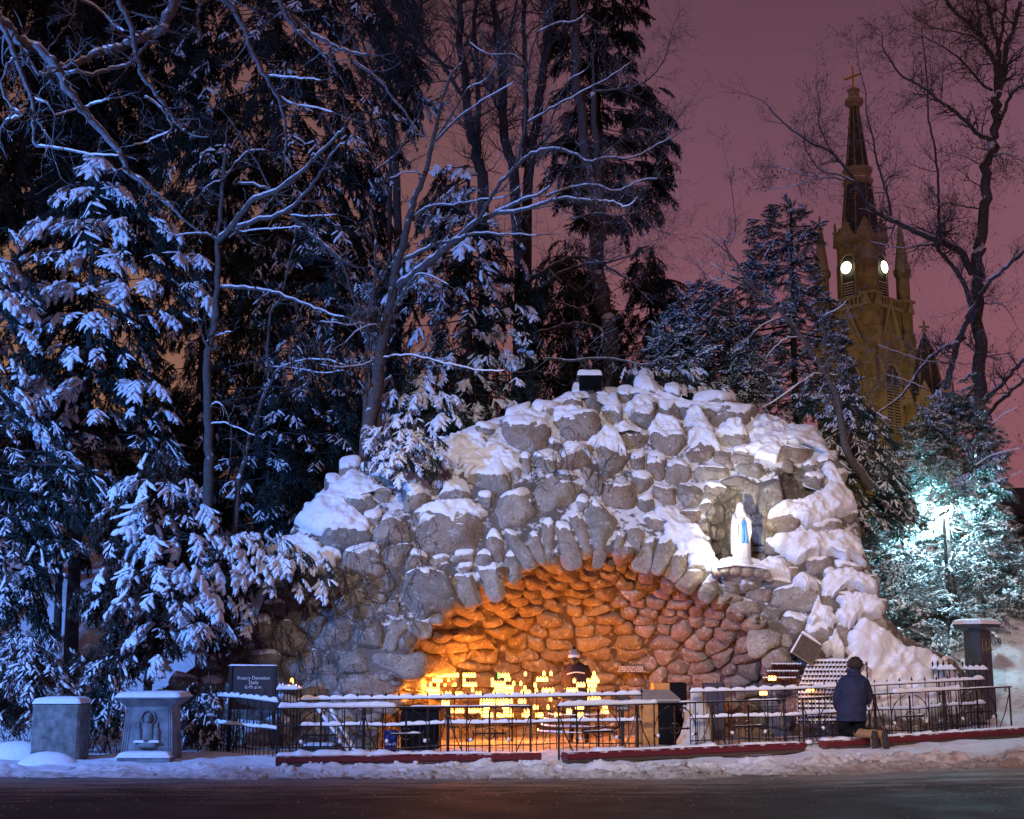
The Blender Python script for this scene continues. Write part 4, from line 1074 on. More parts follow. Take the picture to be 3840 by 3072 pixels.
iq = np.arange(n - 1)[None, :] + (np.arange(n - 1) * n)[:, None]
mesh_np('snow_cap', Pq.reshape(-1, 3), None, M['snow'], t, True, quads=np.stack([iq, iq + 1, iq + 1 + n, iq + n], -1).reshape(-1, 4))
# emblem on the face that looks front right: local face -Y rotated by ang
fx = Vector((math.cos(ang), math.sin(ang), 0)); fn = Vector((math.sin(ang), -math.cos(ang), 0)); fc = Vector((cxx + .02, cyy, at(3710, 2423, Y).z)) + fn * (w / 2 + .003)
em = MB()
def EP(u, v): return fc + fx * u + Vector((0, 0, v))
for q in ([(-.11, -.13), (.11, -.13), (.11, .13), (-.11, .13), (-.11, -.13)],): em.tube([EP(*x) for x in q], .004, 4)
em.tube([EP(0, -.10), EP(0, .105)], .008, 4); em.tube([EP(-.045, .055), EP(.045, .055)], .007, 4); em.tube([EP(-.06, .015), EP(.06, .015)], .007, 4)
em.tube([EP(.075 * math.sin(a_), -.03 - .065 * math.cos(a_)) for a_ in np.linspace(-1.4, 1.4, 12)], .007, 4)
for sg in (-1, 1): em.tube([EP(sg * .05, -.035), EP(sg * .078, -.02), EP(sg * .088, -.055)], .006, 4)
em.build('emblem', M['brass'], t)

# loudspeaker on top of the grotto
t = thing('speaker_box', 'black angled box with snow on top, standing on the summit of the grotto', 'loudspeaker')
Y = 27.25; a = at(2174, 1408, Y); b = at(2256, 1462, Y); cxs = (a.x + b.x) / 2
m_ = MB(); w = b.x - a.x; h = a.z - b.z
m_.loft([[(cxs - w * .52, Y, b.z), (cxs + w * .5, Y, b.z), (cxs + w * .5, Y + .35, b.z), (cxs - w * .52, Y + .35, b.z)], [(cxs - w * .5, Y - .03, a.z), (cxs + w * .5, Y - .03, a.z), (cxs + w * .5, Y + .35, a.z), (cxs - w * .5, Y + .35, a.z)]])
m_.build('housing', M['black_plastic'], t)
m_ = MB()
for i in range(9): m_.box((cxs, Y - .028, lerp(b.z + .03, a.z - .03, i / 8)), (w * .9, .012, .008))
m_.build('grille', M['black_plastic'], t)
rounded_snow((cxs - .02, Y + .15, a.z), (w + .08, .46), .13, t, 6)
MB().box((cxs, Y + .1, b.z - .12), (.12, .12, .3)).build('bracket', M['dark_iron'], t)

# notice on the cave wall and a second one low behind the fence
def notice(label, pxa, pya, pxb, pyb, Y, lines, size, stand=False, rows=None):
    t = thing('notice_sign', label, 'sign')
    a = at(pxa, pya, Y); b = at(pxb, pyb, Y)
    MB().box(((a.x + b.x) / 2, Y, (a.z + b.z) / 2), (b.x - a.x, .03, a.z - b.z), bev=.004).build('panel', M['sign_brown'], t)
    for i, l in enumerate(lines):
        lettering(l, ((a.x + b.x) / 2, Y - .018, lerp(a.z, b.z, rows[i] if rows else (i + .5 + .15) / (len(lines) + .3))), size, 'letter', t)
    if stand: MB().box(((a.x + b.x) / 2, Y + .04, b.z / 2), (.06, .05, b.z + .1)).build('post', M['dark_iron'], t)
    return t
Yw = float(S_cave(np.array([2367.]), np.array([2509.]))[0, 1]) - .34
notice('brown notice reading PLEASE DO NOT PLACE BURNED OUT CANDLES ON TOP OF NEW CANDLES', 2322, 2496, 2412, 2523, Yw, ['PLEASE DO NOT PLACE', 'BURNED OUT CANDLES', 'ON TOP OF NEW CANDLES'], .044)
notice('small dark notice low behind the long fence reading BURNED ON TO', 2306, 2612, 2362, 2668, 24.35, ['BURNED', 'ON TO'], .055, True, rows=[.55, .8])

# cabinet, lectern, bins, bucket
t = thing('wooden_cabinet', 'orange wooden cabinet with a black front, beside the navy bin of sticks', 'cabinet')
Y = 25.6; a = at(2450, 2562, Y); m1 = at(2512, 2562, Y); b = at(2572, 2562, Y)
MB().box(((a.x + m1.x) / 2, Y + .25, a.z / 2), (m1.x - a.x, .5, a.z), bev=.006).build('side_panel', M['wood_orange'], t)
MB().box(((m1.x + b.x) / 2 + .003, Y + .2, a.z / 2 + .003), (b.x - m1.x, .55, a.z + .006), bev=.006).build('black_front', M['black_plastic'], t)
t = thing('lectern', 'low lectern with sloped grey top and orange wooden body', 'lectern')
Y = 24.6; a = at(2385, 2600, Y); b = at(2530, 2600, Y); zt = at(2450, 2587, Y).z
MB().box(((a.x + lerp(a.x, b.x, .55)) / 2, Y + .1, (zt - .15) / 2), (lerp(a.x, b.x, .55) - a.x, .38, zt - .15), bev=.006).build('body', M['wood_orange'], t)
MB().box((lerp(a.x, b.x, .775) + .004, Y + .12, (zt - .16) / 2), ((b.x - a.x) * .45, .36, zt - .16), bev=.006).build('side', M['black_plastic'], t)
l0 = at(2366, 2622, Y - .2); l1 = at(2552, 2622, Y - .2); u0 = at(2402, 2586, Y + .35); u1 = at(2510, 2586, Y + .35)
MB().loft([[l0, l1, u1, u0], [p_ - Vector((0, 0, .04)) for p_ in (l0, l1, u1, u0)]]).build('sloped_top', M['lectern_metal'], t)
t = thing('stick_bin', 'navy bin holding a fan of pale lighting sticks, by the cave wall', 'bin')
Y = 25.4; a = at(2640, 2562, Y); b = at(2715, 2562, Y); xc = (a.x + b.x) / 2
MB().box((xc, Y + .15, a.z / 2), (b.x - a.x, .34, a.z), bev=.02).build('body', M['navy_plastic'], t)
for i in range(22):
    x = xc + R.uniform(-.15, .15); l = R.uniform(.05, .11); MB().tube([(x, Y + .1, a.z - .1), (x + R.uniform(-.03, .03), Y + .1, a.z + l)], .0035, 3).build('stick', M['straw'], t)
t = thing('storage_bin', 'large black bin left of the glowing candle racks, behind the fence', 'bin')
Y = 23.6; a = at(1500, 2655, Y); b = at(1652, 2655, Y)
MB().box(((a.x + b.x) / 2, Y + .2, a.z / 2 - .02), (b.x - a.x - .04, .42, a.z - .06), bev=.02).build('body', M['black_plastic'], t)
MB().box(((a.x + b.x) / 2, Y + .2, a.z - .01), (b.x - a.x + .02, .48, .06), bev=.015).build('lid', M['black_plastic'], t)
for x in (a.x + .08, b.x - .08): MB().box((x, Y - .02, a.z * .35), (.04, .03, a.z * .5), bev=.008).build('rib', M['black_plastic'], t)
t = thing('bucket', 'small blue plastic bucket with white lettering beside the black bin', 'bucket')
Y = 23.35; p = at(1466, 2740, Y); z1 = p.z
MB().lathe((p.x, Y, 0), [(.095, 0), (.118, z1 - .02), (.126, z1 - .018), (.126, z1), (.112, z1), (.09, .02)], 20).build('shell', M['bucket_blue'], t, True)
lettering("Lowe's", (p.x, Y - .122, z1 * .38), .072, 'white_marble', t)
m_ = MB().poly([(p.x - .07, Y - .1205, z1 * .62), (p.x + .07, Y - .1205, z1 * .62), (p.x + .07, Y - .1215, z1 * .78), (p.x, Y - .1225, z1 * .95), (p.x - .07, Y - .1215, z1 * .78)]); m_.build('emblem', M['bucket_blue'], t)
MB().tube(arc_pts((p.x, Y, z1 - .02), (1, 0, 0), .128, 180, 360, 10, .5), .004, 4).build('handle', M['dark_iron'], t)
# tipped easel and a low tray at the left, buried in snow
t = thing('easel', 'snow-covered wooden easel leaning behind the left end of the fence', 'easel')
Y = 23.0
a = at(1192, 2664, Y + .35); b = at(1305, 2812, Y - .25)
for dx in (0, .20):
    a2 = a + Vector((dx, 0, 0)); b2 = b + Vector((dx * .55, 0, 0)); b2.z = .02
    MB().tube([a2, b2], .022, 4).build('leg', M['wood_dark'], t); snow_strip([a2 + Vector((0, 0, .02)), b2 + Vector((0, 0, .03))], .055, .04, t, 'snow_cap', None, 40 + int(dx * 10), .5)
MB().tube([a.lerp(b, .4), a.lerp(b, .4) + Vector((.18, 0, 0))], .018, 4).build('crossbar', M['wood_dark'], t)
c2 = at(1205, 2815, Y + .1); MB().tube([a + Vector((.1, .0, 0)), (c2.x, Y + .6, .02)], .02, 4).build('leg', M['wood_dark'], t)
t = thing('low_tray', 'low dark metal tray lying in the snow behind the left prayer rail', 'tray')
a = at(1130, 2782, 23.1); b = at(1262, 2782, 23.1)
MB().box(((a.x + b.x) / 2, 23.2, .06), (b.x - a.x, .4, .10), bev=.01).build('tray_body', M['dark_iron'], t)
rounded_snow(((a.x + b.x) / 2, 23.2, .11), (b.x - a.x - .06, .34), .05, t, 9)
# bronze tablet set in the boulder at the right
t = thing('bronze_tablet', 'tilted square bronze tablet with snow on its upper edge, set among boulders', 'plaque')
pc = S_out(np.array([3008.]), np.array([2436.]))[0]; pc = Vector((pc[0], pc[1] - .42, pc[2]))
ra_ = math.radians(33); ux = Vector((math.cos(ra_), 0, -math.sin(ra_))); uz = Vector((math.sin(ra_), 0.25, math.cos(ra_))).normalized(); un = ux.cross(uz).normalized()
def TP(u, v, d): return pc + ux * u + uz * v - un * 0 + Vector((0, -d, 0))
s_ = .20
MB().loft([[TP(-s_, -s_, -.3), TP(s_, -s_, -.3), TP(s_, s_, -.3), TP(-s_, s_, -.3)], [TP(-s_, -s_, .0), TP(s_, -s_, .0), TP(s_, s_, .0), TP(-s_, s_, .0)]]).build('tablet', M['bronze'], t)
m_ = MB(); m_.tube([TP(-s_, -s_, .005), TP(s_, -s_, .005), TP(s_, s_, .005), TP(-s_, s_, .005), TP(-s_, -s_, .005)], .010, 4); m_.build('border', M['brass'], t)
snow_strip([TP(-s_ - .01, s_, .0) + Vector((0, .06, .01)), TP(s_, s_, .0) + Vector((0, .06, .01))], .16, .06, t, 'snow_cap', None, 52)
snow_strip([TP(-s_, -s_, .0) + Vector((-.01, .03, .0)), TP(-s_, s_, .0) + Vector((-.01, .03, .0))], .06, .02, t, 'snow_cap', None, 53)
# ------------------------------------------------------------------ candles
def me_of(m_, mats, fm=None, name='mesh'):
    me = bpy.data.meshes.new(name); me.from_pydata(m_.v, [], m_.f)
    for x in mats: me.materials.append(M[x])
    me.polygons.foreach_set('use_smooth', [True] * len(me.polygons))
    return me
gl = MB().lathe((0, 0, 0), [(.022, 0), (.0255, .006), (.0265, .055), (.025, .064)], 9); GL = me_of(gl, ['candle_glow'], name='glass')
rm = MB().lathe((0, 0, .058), [(.027, 0), (.0285, .004), (.029, .018), (.026, .019)], 9); RMM = me_of(rm, ['halo_ring'], name='halo_ring')
fl = MB().lathe((0, 0, .052), [(.002, 0), (.0055, .008), (.006, .016), (.0005, .034)], 6); FL = me_of(fl, ['flame'], name='flame')
cs = MB().lathe((0, 0, 0), [(.017, 0), (.0215, .004), (.0225, .095), (.020, .10)], 8); CS = me_of(cs, ['red_glass'], name='glass')
cc3 = MB().sphere((0, 0, .10), .024, 8, 5, (1, 1, .7)); C3 = me_of(cc3, ['snow'], name='snow_cap')
cw = MB().lathe((0, 0, 0), [(.024, 0), (.027, .004), (.029, .045), (.027, .05)], 8); CW = me_of(cw, ['red_glass'], name='glass')
cc4 = MB().sphere((0, 0, .05), .034, 8, 5, (1, 1, .8)); C4 = me_of(cc4, ['snow'], name='snow_cap')
def cand(loc, label, group, kind):
    t = thing('votive_candle', label, 'candle', group, loc)
    for me, nm in {'lit': ((GL, 'glass'), (RMM, 'halo_ring'), (FL, 'flame')), 'tall': ((CS, 'glass'), (C3, 'snow_cap')), 'low': ((CW, 'glass'), (C4, 'snow_cap'))}[kind]:
        o = bpy.data.objects.new(nm, me); COL.objects.link(o); o.parent = t
    return t
ROWS = [('E', 505, [(1585, 1770), (1800, 1905)]), ('E', 545, [(1555, 1635), (1670, 1725), (1800, 1825), (2030, 2050)]),
        ('E', 582, [(1530, 1550), (1590, 1615), (1645, 1670), (1700, 1750), (1800, 1915), (2030, 2140)]), ('E', 590, [(1320, 1400), (1420, 1480)]),
        ('E', 624, [(1330, 1400), (1420, 1480), (1505, 1615), (1870, 1890), (2065, 2140)]), ('E', 657, [(1270, 1400), (1420, 1470), (1520, 1640), (1655, 1710), (1740, 1800), (1900, 1955), (2040, 2140)]),
        ('E', 730, [(1625, 1695), (1940, 2140)]), ('E', 795, [(1705, 1810), (1840, 2005)]), ('E', 830, [(1960, 2045), (2080, 2140)]),
        ('G', 495, [(355, 378)]), ('G', 508, [(170, 240)]), ('G', 537, [(195, 250)]), ('G', 573, [(110, 205), (260, 285), (320, 340)]), ('G', 607, [(120, 270), (350, 375)]),
        ('G', 645, [(105, 270), (330, 410)]), ('G', 718, [(0, 265), (310, 370)]), ('G', 762, [(30, 80), (180, 240)]), ('G', 800, [(0, 70), (190, 265), (345, 400)]), ('G', 828, [(10, 100), (135, 270), (340, 400)])]
ROUND = [('G', 493, [(505, 530), (560, 590), (905, 940)]), ('G', 525, [(905, 945)]), ('G', 552, [(745, 780), (860, 965)]), ('G', 585, [(430, 460), (780, 850), (870, 945)]),
         ('G', 628, [(440, 470), (500, 600), (700, 790), (870, 935)]), ('G', 655, [(440, 470), (560, 600), (700, 730), (770, 800)]), ('G', 700, [(560, 580), (870, 975)]), ('G', 765, [(430, 470), (540, 565), (770, 840), (990, 1030)]), ('G', 828, [(450, 510), (600, 650), (790, 840)]), ('G', 800, [(980, 1040), (700, 740)]), ('G', 540, [(455, 550)])]
def rackY(py): return 26.15 - (py - 2530) / 200 * .75
nl = 0; ROWN = ['top', 'second', 'third', 'fourth', 'fifth', 'sixth', 'seventh', 'eighth', 'ninth', 'lowest', 'lowest']
shelf = {}
for c, zy, segs in ROWS:
    for x0, x1 in segs:
        pa, py = cvt(c, x0, zy); pb, _ = cvt(c, x1, zy); Y = rackY(py); pit = 10.6
        n = max(1, int(round((pb - pa) / pit)))
        shelf.setdefault(round(py / 9), []).append((pa, pb, py))
        for k in range(n):
            px = lerp(pa, pb, (k + .5) / n)
            Yw_ = float(S_all(np.array([px]), np.array([py]))[0][0, 1]) - .32
            p = at(px, py + 5.5, min(Y, Yw_) + R.uniform(-.02, .02))
            rk_ = 'narrow leftmost rack' if px < 1592 else 'second rack from the left' if px < 1728 else 'third rack from the left' if px < 1861 else 'fourth rack from the left'
            rw = ROWN[min(10, max(0, int((py - 2526) // 17)))]
            cand(p, 'lit votive candle in the %s row of the %s' % (rw, rk_), 'lit candles on the square iron racks', 'lit'); nl += 1
RC = Vector((at(2165, 2700, 24.75).x, 24.75, 0))
for c, zy, segs in ROUND:
    for x0, x1 in segs:
        pa, py = cvt(c, x0, zy); pb, _ = cvt(c, x1, zy); n = max(1, int(round((pb - pa) / 11)))
        for k in range(n):
            px = lerp(pa, pb, (k + .5) / n); r = .16 + .40 * min(1, max(0, (py - 2530) / 150)); dx = (px - 2165) / 208
            Y = 24.75 - math.sqrt(max(0, r * r - dx * dx)) * .9 + (.25 if abs(dx) > r else 0)
            cand(at(px, py + 5.5, Y), 'lit votive candle on the %s tier of the round stand, %s the man' % (ROWN[min(8, max(0, int((py - 2526) // 19)))], 'left of' if px < 2125 else 'right of' if px > 2195 else 'in front of'), 'lit candles on the round tiered stand', 'lit'); nl += 1
# square racks
for i, (xa, xb) in enumerate(((1482, 1592), (1592, 1726), (1730, 1858), (1864, 1998))):
    t = thing('candle_rack', ['narrow leftmost iron candle rack against the cave mouth', 'second iron candle rack from the left, full top row of flames', 'third iron candle rack from the left in the cave', 'fourth iron candle rack, directly left of the round stand'][i], 'candle rack', 'square tiered iron candle racks')
    y0 = 2566 if i == 0 else 2528
    for py in ([2574 + 16 * k for k in range(5)] if i == 0 else [2536 + 15.6 * k for k in range(13)]):
        Y = min(rackY(py), float(S_all(np.array([(xa + xb) / 2.]), np.array([float(py)]))[0][0, 1]) - .3); a = at(xa + 2, py + 6, Y); b = at(xb - 2, py + 6, Y)
        MB().tube([a, b], .006, 4).build('shelf_bar', M['dark_iron'], t); MB().tube([a + Vector((0, .05, -.004)), b + Vector((0, .05, -.004))], .005, 4).build('shelf_bar', M['dark_iron'], t)
        MB().tube([a + Vector((0, -.035, .03)), b + Vector((0, -.035, .03))], .003, 4).build('guard_wire', M['dark_iron'], t)
    for px in (xa + 1, xb - 1):
        a = at(px, y0, rackY(y0)); b = at(px, 2740, rackY(2740)); MB().tube([a, b, Vector((b.x, b.y, 0))], .011, 4).build('post', M['dark_iron'], t); MB().tube([a, Vector((a.x, a.y, 0))], .011, 4).build('post', M['dark_iron'], t)
# round stand
t = thing('round_candle_stand', 'round tiered iron candle stand with snowy hoops in the cave mouth', 'candle stand')
for r, py in ((.22, 2585), (.32, 2620), (.42, 2652), (.50, 2682), (.585, 2702), (.62, 2726), (.70, 2748)):
    z = at(2165, py, 24.75 - r).z; q = [(RC.x + r * math.cos(a), RC.y + r * math.sin(a), z) for a in np.linspace(0, 2 * math.pi, 33)]
    MB().tube(q, .010, 4).build('hoop', M['dark_iron'], t)
    if py > 2670: snow_strip([q[i] for i in range(15, 33)], .03, .022, t, 'hoop_snow', None, int(py), .4)
MB().tube([RC, RC + Vector((0, 0, at(2165, 2540, 24.75).z))], .02, 6).build('pole', M['dark_iron'], t)
for k in range(6):
    a = k * math.pi / 3 + .3; d = Vector((math.cos(a), math.sin(a), 0))
    MB().tube([RC + d * .18 + Vector((0, 0, 1.02)), RC + d * .45 + Vector((0, 0, .60)), RC + d * .70 + Vector((0, 0, .30)), RC + d * .78], .010, 4).build('leg', M['dark_iron'], t)
# racks with unlit snow-capped glasses, right
t = thing('candle_rack', 'small rack of tall dark red glasses left of the snow-buried rack', 'candle rack')
rowsC = [(2893, 3008, 2499), (2876, 2996, 2526), (2860, 2986, 2551)]; k = 0
for xa, xb, py in rowsC:
    Y = 24.62 - k * .12; k += 1
    for dy in (0, 1):
        a = at(xa, py + 12, Y + dy * .07); b = at(xb, py + 12, Y + dy * .07); MB().tube([a, b], .006, 4).build('shelf_bar', M['dark_iron'], t)
    n = int((xb - xa) / 9.5)
    for j in range(n):
        p = at(lerp(xa, xb, (j + .5) / n), py + 12, Y + R.uniform(0, .06)); cand(p, 'tall dark red snow-capped glass in the %s row of the small rack' % ['top', 'middle', 'lower'][k - 1], 'tall unlit glasses on the small rack', 'tall')
for px in (2866, 2990):
    a = at(px, 2560, 24.4); MB().tube([a, Vector((a.x, a.y, gzs(a.x, a.y)))], .012, 4).build('post', M['dark_iron'], t)
for i in range(5):
    py = 2625 + i * 13; a = at(2812, py, 24.3); b = at(2925, py - 2, 24.3); MB().tube([a, b], .007, 4).build('shelf_bar', M['dark_iron'], t)
t = thing('candle_rack', 'wide tiered candle rack buried in snow behind the kneeling person', 'candle rack'); HG = MB(); HS = MB()
for i in range(14):
    py = 2488 + i * 17.2; k = i / 13; xa = lerp(3032, 2990, min(1, k * 2)); xb = lerp(3186, 3214, k); Y = 24.55 - k * .30
    a = at(xa, py, Y); b = at(xb, py, Y); yo = Vector((0, .045, 0))
    MB().box((a + b) / 2 + Vector((0, .03, -.012)), ((b - a).x, .10, .010)).build('shelf', M['dark_iron'], t)
    snow_strip([a + yo, b + yo], .11, .042, t, 'shelf_snow', .062, 70 + i, .2)
    MB().tube([a + Vector((0, -.03, .02)), b + Vector((0, -.03, .02))], .004, 4).build('guard_wire', M['dark_iron'], t)
    n = int((xb - xa) / 13)
    for j in range(n):
        p = at(lerp(xa, xb, (j + .5) / n), py, Y); HG.lathe(p, [(.024, 0), (.027, .004), (.029, .045), (.027, .05)], 8); HS.sphere(p + Vector((0, 0, .05)), .034, 8, 5, (1, 1, .8))
hg = HG.build('snowed_in_glasses', M['red_glass'], None, True); tag(hg, 'rows of low dark glasses on the wide snow-buried rack', 'candles', kind='stuff')
hs = HS.build('snow_on_glasses', M['snow'], hg, True)
for px in (3000, 3250):
    a = at(px if px > 3100 else 3030, 2484, 24.6); MB().tube([a, Vector((a.x, a.y, gzs(a.x, a.y)))], .016, 4).build('post', M['dark_iron'], t)
a = at(3250, 2484, 24.6); b = at(3205, 2560, 24.4); MB().tube([a, b], .012, 4).build('brace', M['dark_iron'], t)
snow_strip([at(3030, 2482, 24.6), at(3252, 2480, 24.6)], .12, .05, t, 'shelf_snow', None, 99)
# a few single flames burning among the snowed-in glasses
for px, py, Y, lab in ((2862, 2607, 24.25, 'lone lit candle low on the small rack of dark glasses'), (3038, 2592, 24.3, 'lone lit candle among the snow-heaped glasses, left of the kneeling person'), (2895, 2552, 24.3, 'lit candle between the tall dark glasses of the small rack'),
                       (1094, 2563, 22.3, 'lone lit candle inside the cage-like fence post by the sign')):
    for dx in (-.04, .0, .045):
        q = at(px, py, Y); cand((q.x + dx, q.y, q.z), lab + ('' if dx == 0 else ', left one' if dx < 0 else ', right one'), 'few lit candles away from the main racks', 'lit') if dx == 0 or px != 1094 else None
    lamp('POINT', 'candle_light', at(px, py - 8, Y - .06), 2.0, (1, .42, .1), .04)
led = thing('green_candle', 'small green glowing glass on the upper shelf among the orange flames', 'candle', None, at(1871, 2544, 25.9))
o = bpy.data.objects.new('glass', me_of(MB().lathe((0, 0, 0), [(.02, 0), (.022, .01), (.022, .09), (.018, .1)], 8), ['led_green'])); COL.objects.link(o); o.parent = led
# the light that the massed flames give the cave
for px, py, Y, e_ in ((1530, 2600, 23.9, 22), (1620, 2580, 25.2, 95), (1780, 2580, 25.5, 85), (1930, 2590, 25.4, 95), (2060, 2600, 25.3, 75), (2240, 2560, 26.0, 55), (2340, 2600, 25.8, 55), (2250, 2640, 25.2, 18), (1850, 2690, 25.0, 40), (2010, 2700, 24.9, 40)):
    lamp('POINT', 'candle_light', at(px, py, Y), e_ * .95, (1.0, .29, .038), .12)

# flood lamp over the niche
lamp('SPOT', 'niche_spotlight', at(2600, 2080, 22.3), 850, (1.0, .95, .80), .05, target=at(2800, 1880, 26.0), spot=34, blend=1.0)

lamp('POINT', 'niche_footlight', at(2700, 2100, 24.75), 16, (1.0, .96, .84), .05)
# ------------------------------------------------------------------ statues
def ell(c, rx, ry, n=20, fold=0.0, nf=9, ph=0.0, yaw=0.0):
    o = []
    for i in range(n):
        a = 2 * math.pi * i / n; f_ = 1 + fold * math.sin(nf * a + ph)
        x, y = rx * math.cos(a) * f_, ry * math.sin(a) * f_
        o.append((c[0] + x * math.cos(yaw) - y * math.sin(yaw), c[1] + x * math.sin(yaw) + y * math.cos(yaw), c[2]))
    return o
b0 = at(2782, 2096, 25.35); topz = at(2790, 1881, 25.35).z; Hs = topz - b0.z
t = thing('madonna_statue', 'white standing statue of a praying veiled lady with blue sash in the niche', 'statue')
t.location = b0; t.rotation_euler = (0, 0, math.radians(18))
def LP(prof, name, mat, fold=0.0, nf=9, n=28):
    m_ = MB(); m_.loft([ell((cx_, cy_, z * Hs), rx * Hs, ry * Hs, n, fold * (f_ if True else 1), nf, ph=z * 2) for cx_, cy_, z, rx, ry, f_ in prof]); return m_.build(name, M[mat], t, True)
LP([(0, 0, .0, .155, .12, 1), (0, 0, .05, .16, .125, 1), (0, 0, .25, .15, .115, 1), (0, 0, .45, .135, .10, .8), (0, 0, .58, .125, .09, .5), (0, 0, .68, .13, .085, .3), (0, 0, .76, .115, .075, .1), (0, 0, .80, .06, .055, 0), (0, 0, .83, .035, .038, 0)], 'robe', 'white_marble', .06, 9)
LP([(0, .012, .08, .185, .10, 1), (0, .015, .3, .185, .105, 1), (0, .015, .5, .18, .11, .8), (0, .02, .65, .165, .11, .4), (0, .015, .76, .14, .10, .2), (0, .018, .82, .09, .085, 0), (0, .015, .88, .068, .075, 0), (0, .012, .94, .064, .072, 0), (0, .014, .975, .045, .055, 0), (0, .014, .995, .012, .02, 0)], 'veil', 'white_marble', .05, 7)
m_ = MB(); m_.sphere((0, -.035 * Hs, .905 * Hs), .050 * Hs, 14, 12, (.88, .95, 1.25)); m_.sphere((0, -.086 * Hs, .898 * Hs), .010 * Hs, 6, 5, (.7, 1, 1.5)); m_.lathe((0, -.03 * Hs, .80 * Hs), [(.03 * Hs, 0), (.026 * Hs, .06 * Hs)], 10)
for sg in (-1, 1): m_.sphere((sg * .018 * Hs, -.078 * Hs, .915 * Hs), .007 * Hs, 6, 4, (1.3, .6, .6))
m_.sphere((0, -.082 * Hs, .875 * Hs), .009 * Hs, 6, 4, (1.4, .6, .5)); m_.build('head', M['white_marble'], t, True)
for sg in (-1, 1):
    MB().tube([(sg * .12 * Hs, -.01, .76 * Hs), (sg * .155 * Hs, -.05 * Hs, .64 * Hs), (sg * .10 * Hs, -.12 * Hs, .635 * Hs), (sg * .03 * Hs, -.155 * Hs, .70 * Hs)], [.045 * Hs, .05 * Hs, .055 * Hs, .024 * Hs], 10).build('sleeve', M['white_marble'], t, True)
    h_ = MB(); h_.tube([(sg * .025 * Hs, -.155 * Hs, .69 * Hs), (sg * .012 * Hs, -.16 * Hs, .73 * Hs), (sg * .008 * Hs, -.155 * Hs, .745 * Hs)], [.016 * Hs, .015 * Hs, .012 * Hs], 7)
    for k in range(4): h_.tube([(sg * .008 * Hs, (-.145 - .008 * k) * Hs, .742 * Hs), (sg * .004 * Hs, (-.142 - .007 * k) * Hs, (.775 + .006 * (1.5 - abs(k - 1.5))) * Hs)], [.0055 * Hs, .004 * Hs], 5)
    h_.tube([(sg * .016 * Hs, -.17 * Hs, .72 * Hs), (sg * .006 * Hs, -.178 * Hs, .75 * Hs)], [.006 * Hs, .004 * Hs], 5); h_.build('hand', M['white_marble'], t, True)
    # falling mantle edges below the sleeves
    MB().tube([(sg * .12 * Hs, -.09 * Hs, .63 * Hs), (sg * .135 * Hs, -.085 * Hs, .45 * Hs), (sg * .115 * Hs, -.075 * Hs, .30 * Hs)], [.04 * Hs, .035 * Hs, .008 * Hs], 8).build('mantle_fold', M['white_marble'], t, True)
m_ = MB()
m_.loft([[(x * Hs, -.118 * Hs - .012 * Hs * math.cos(x * 60), z * Hs) for x in np.linspace(-w_ + o_, w_ + o_, 7)] + [(x * Hs, -.085 * Hs, z * Hs) for x in np.linspace(w_ + o_, -w_ + o_, 7)] for z, w_, o_ in ((.655, .058, 0), (.62, .06, 0), (.60, .045, 0))])
for o0, o1 in ((-.012, -.028), (.014, .045)):
    m_.loft([[((x + lerp(o0, o1, q)) * Hs, (-.122 - .016 * math.cos(x * 90)) * Hs, lerp(.61, .26, q) * Hs) for x in np.linspace(-lerp(.022, .034, q), lerp(.022, .034, q), 6)] + [((x + lerp(o0, o1, q)) * Hs, -.09 * Hs, lerp(.61, .26, q) * Hs) for x in np.linspace(lerp(.022, .034, q), -lerp(.022, .034, q), 6)] for q in (0, .35, .7, 1)])
m_.build('sash', M['sash_blue'], t, True)
m_ = MB(); m_.lathe((0, 0, -.10 * Hs), [(.20 * Hs, 0), (.21 * Hs, .03 * Hs), (.18 * Hs, .07 * Hs), (.17 * Hs, .11 * Hs)], 18, 1, .8); m_.build('base', M['white_marble'], t, True)
# stones and snow at the foot of the niche
nl_ = thing('niche_ledge', 'row of small snow-covered stones at the feet of the white statue', 'stone ledge')
for i, (px, py, r) in enumerate(((2715, 2142, .13), (2755, 2140, .14), (2800, 2144, .13), (2845, 2148, .12), (2690, 2150, .10), (2872, 2156, .09))):
    p = at(px, py, 24.95); m_ = MB(); m_.sphere(p, r, 12, 8, (1.15, .9, .8)); so = m_.build('stone', M['granite'], nl_, True)
snow_strip([at(2690, 2132, 24.97), at(2760, 2122, 24.95), at(2840, 2130, 24.97), at(2885, 2142, 25.0)], .26, .06, nl_, 'snow_cap', None, 17, .5)

# kneeling veiled statue seen from behind
b0 = at(2612, 2786, 24.05); b0.z = gzs(b0.x, b0.y) - .02; hh = at(2612, 2577, 24.05).z - b0.z
t = thing('kneeling_statue', 'pale kneeling veiled statue seen from behind, between fence and lectern', 'statue')
t.location = b0; t.rotation_euler = (0, 0, math.radians(-12))
Hs = hh
LP([(-.03, -.02, .0, .34, .34, 1), (-.02, -.02, .06, .33, .32, 1), (0, 0, .2, .27, .26, 1), (.01, .02, .36, .23, .20, 1), (.02, .05, .5, .21, .17, .7), (.02, .06, .62, .19, .14, .4), (.02, .06, .7, .15, .12, .2), (.02, .06, .75, .08, .08, 0)], 'dress', 'white_cloth', .05, 8)
LP([(.02, .04, .40, .235, .185, 1), (.02, .045, .55, .225, .18, 1), (.02, .05, .68, .19, .16, .6), (.02, .05, .76, .14, .14, .3), (.015, .05, .84, .118, .13, 0), (.01, .05, .92, .108, .12, 0), (.01, .05, .97, .075, .085, 0), (.01, .05, .998, .015, .02, 0)], 'veil', 'white_cloth', .045, 7)
m_ = MB(); m_.sphere((.01 * Hs, .11 * Hs, .87 * Hs), .085 * Hs, 12, 10, (.9, 1, 1.2)); m_.build('head', M['white_cloth'], t, True)
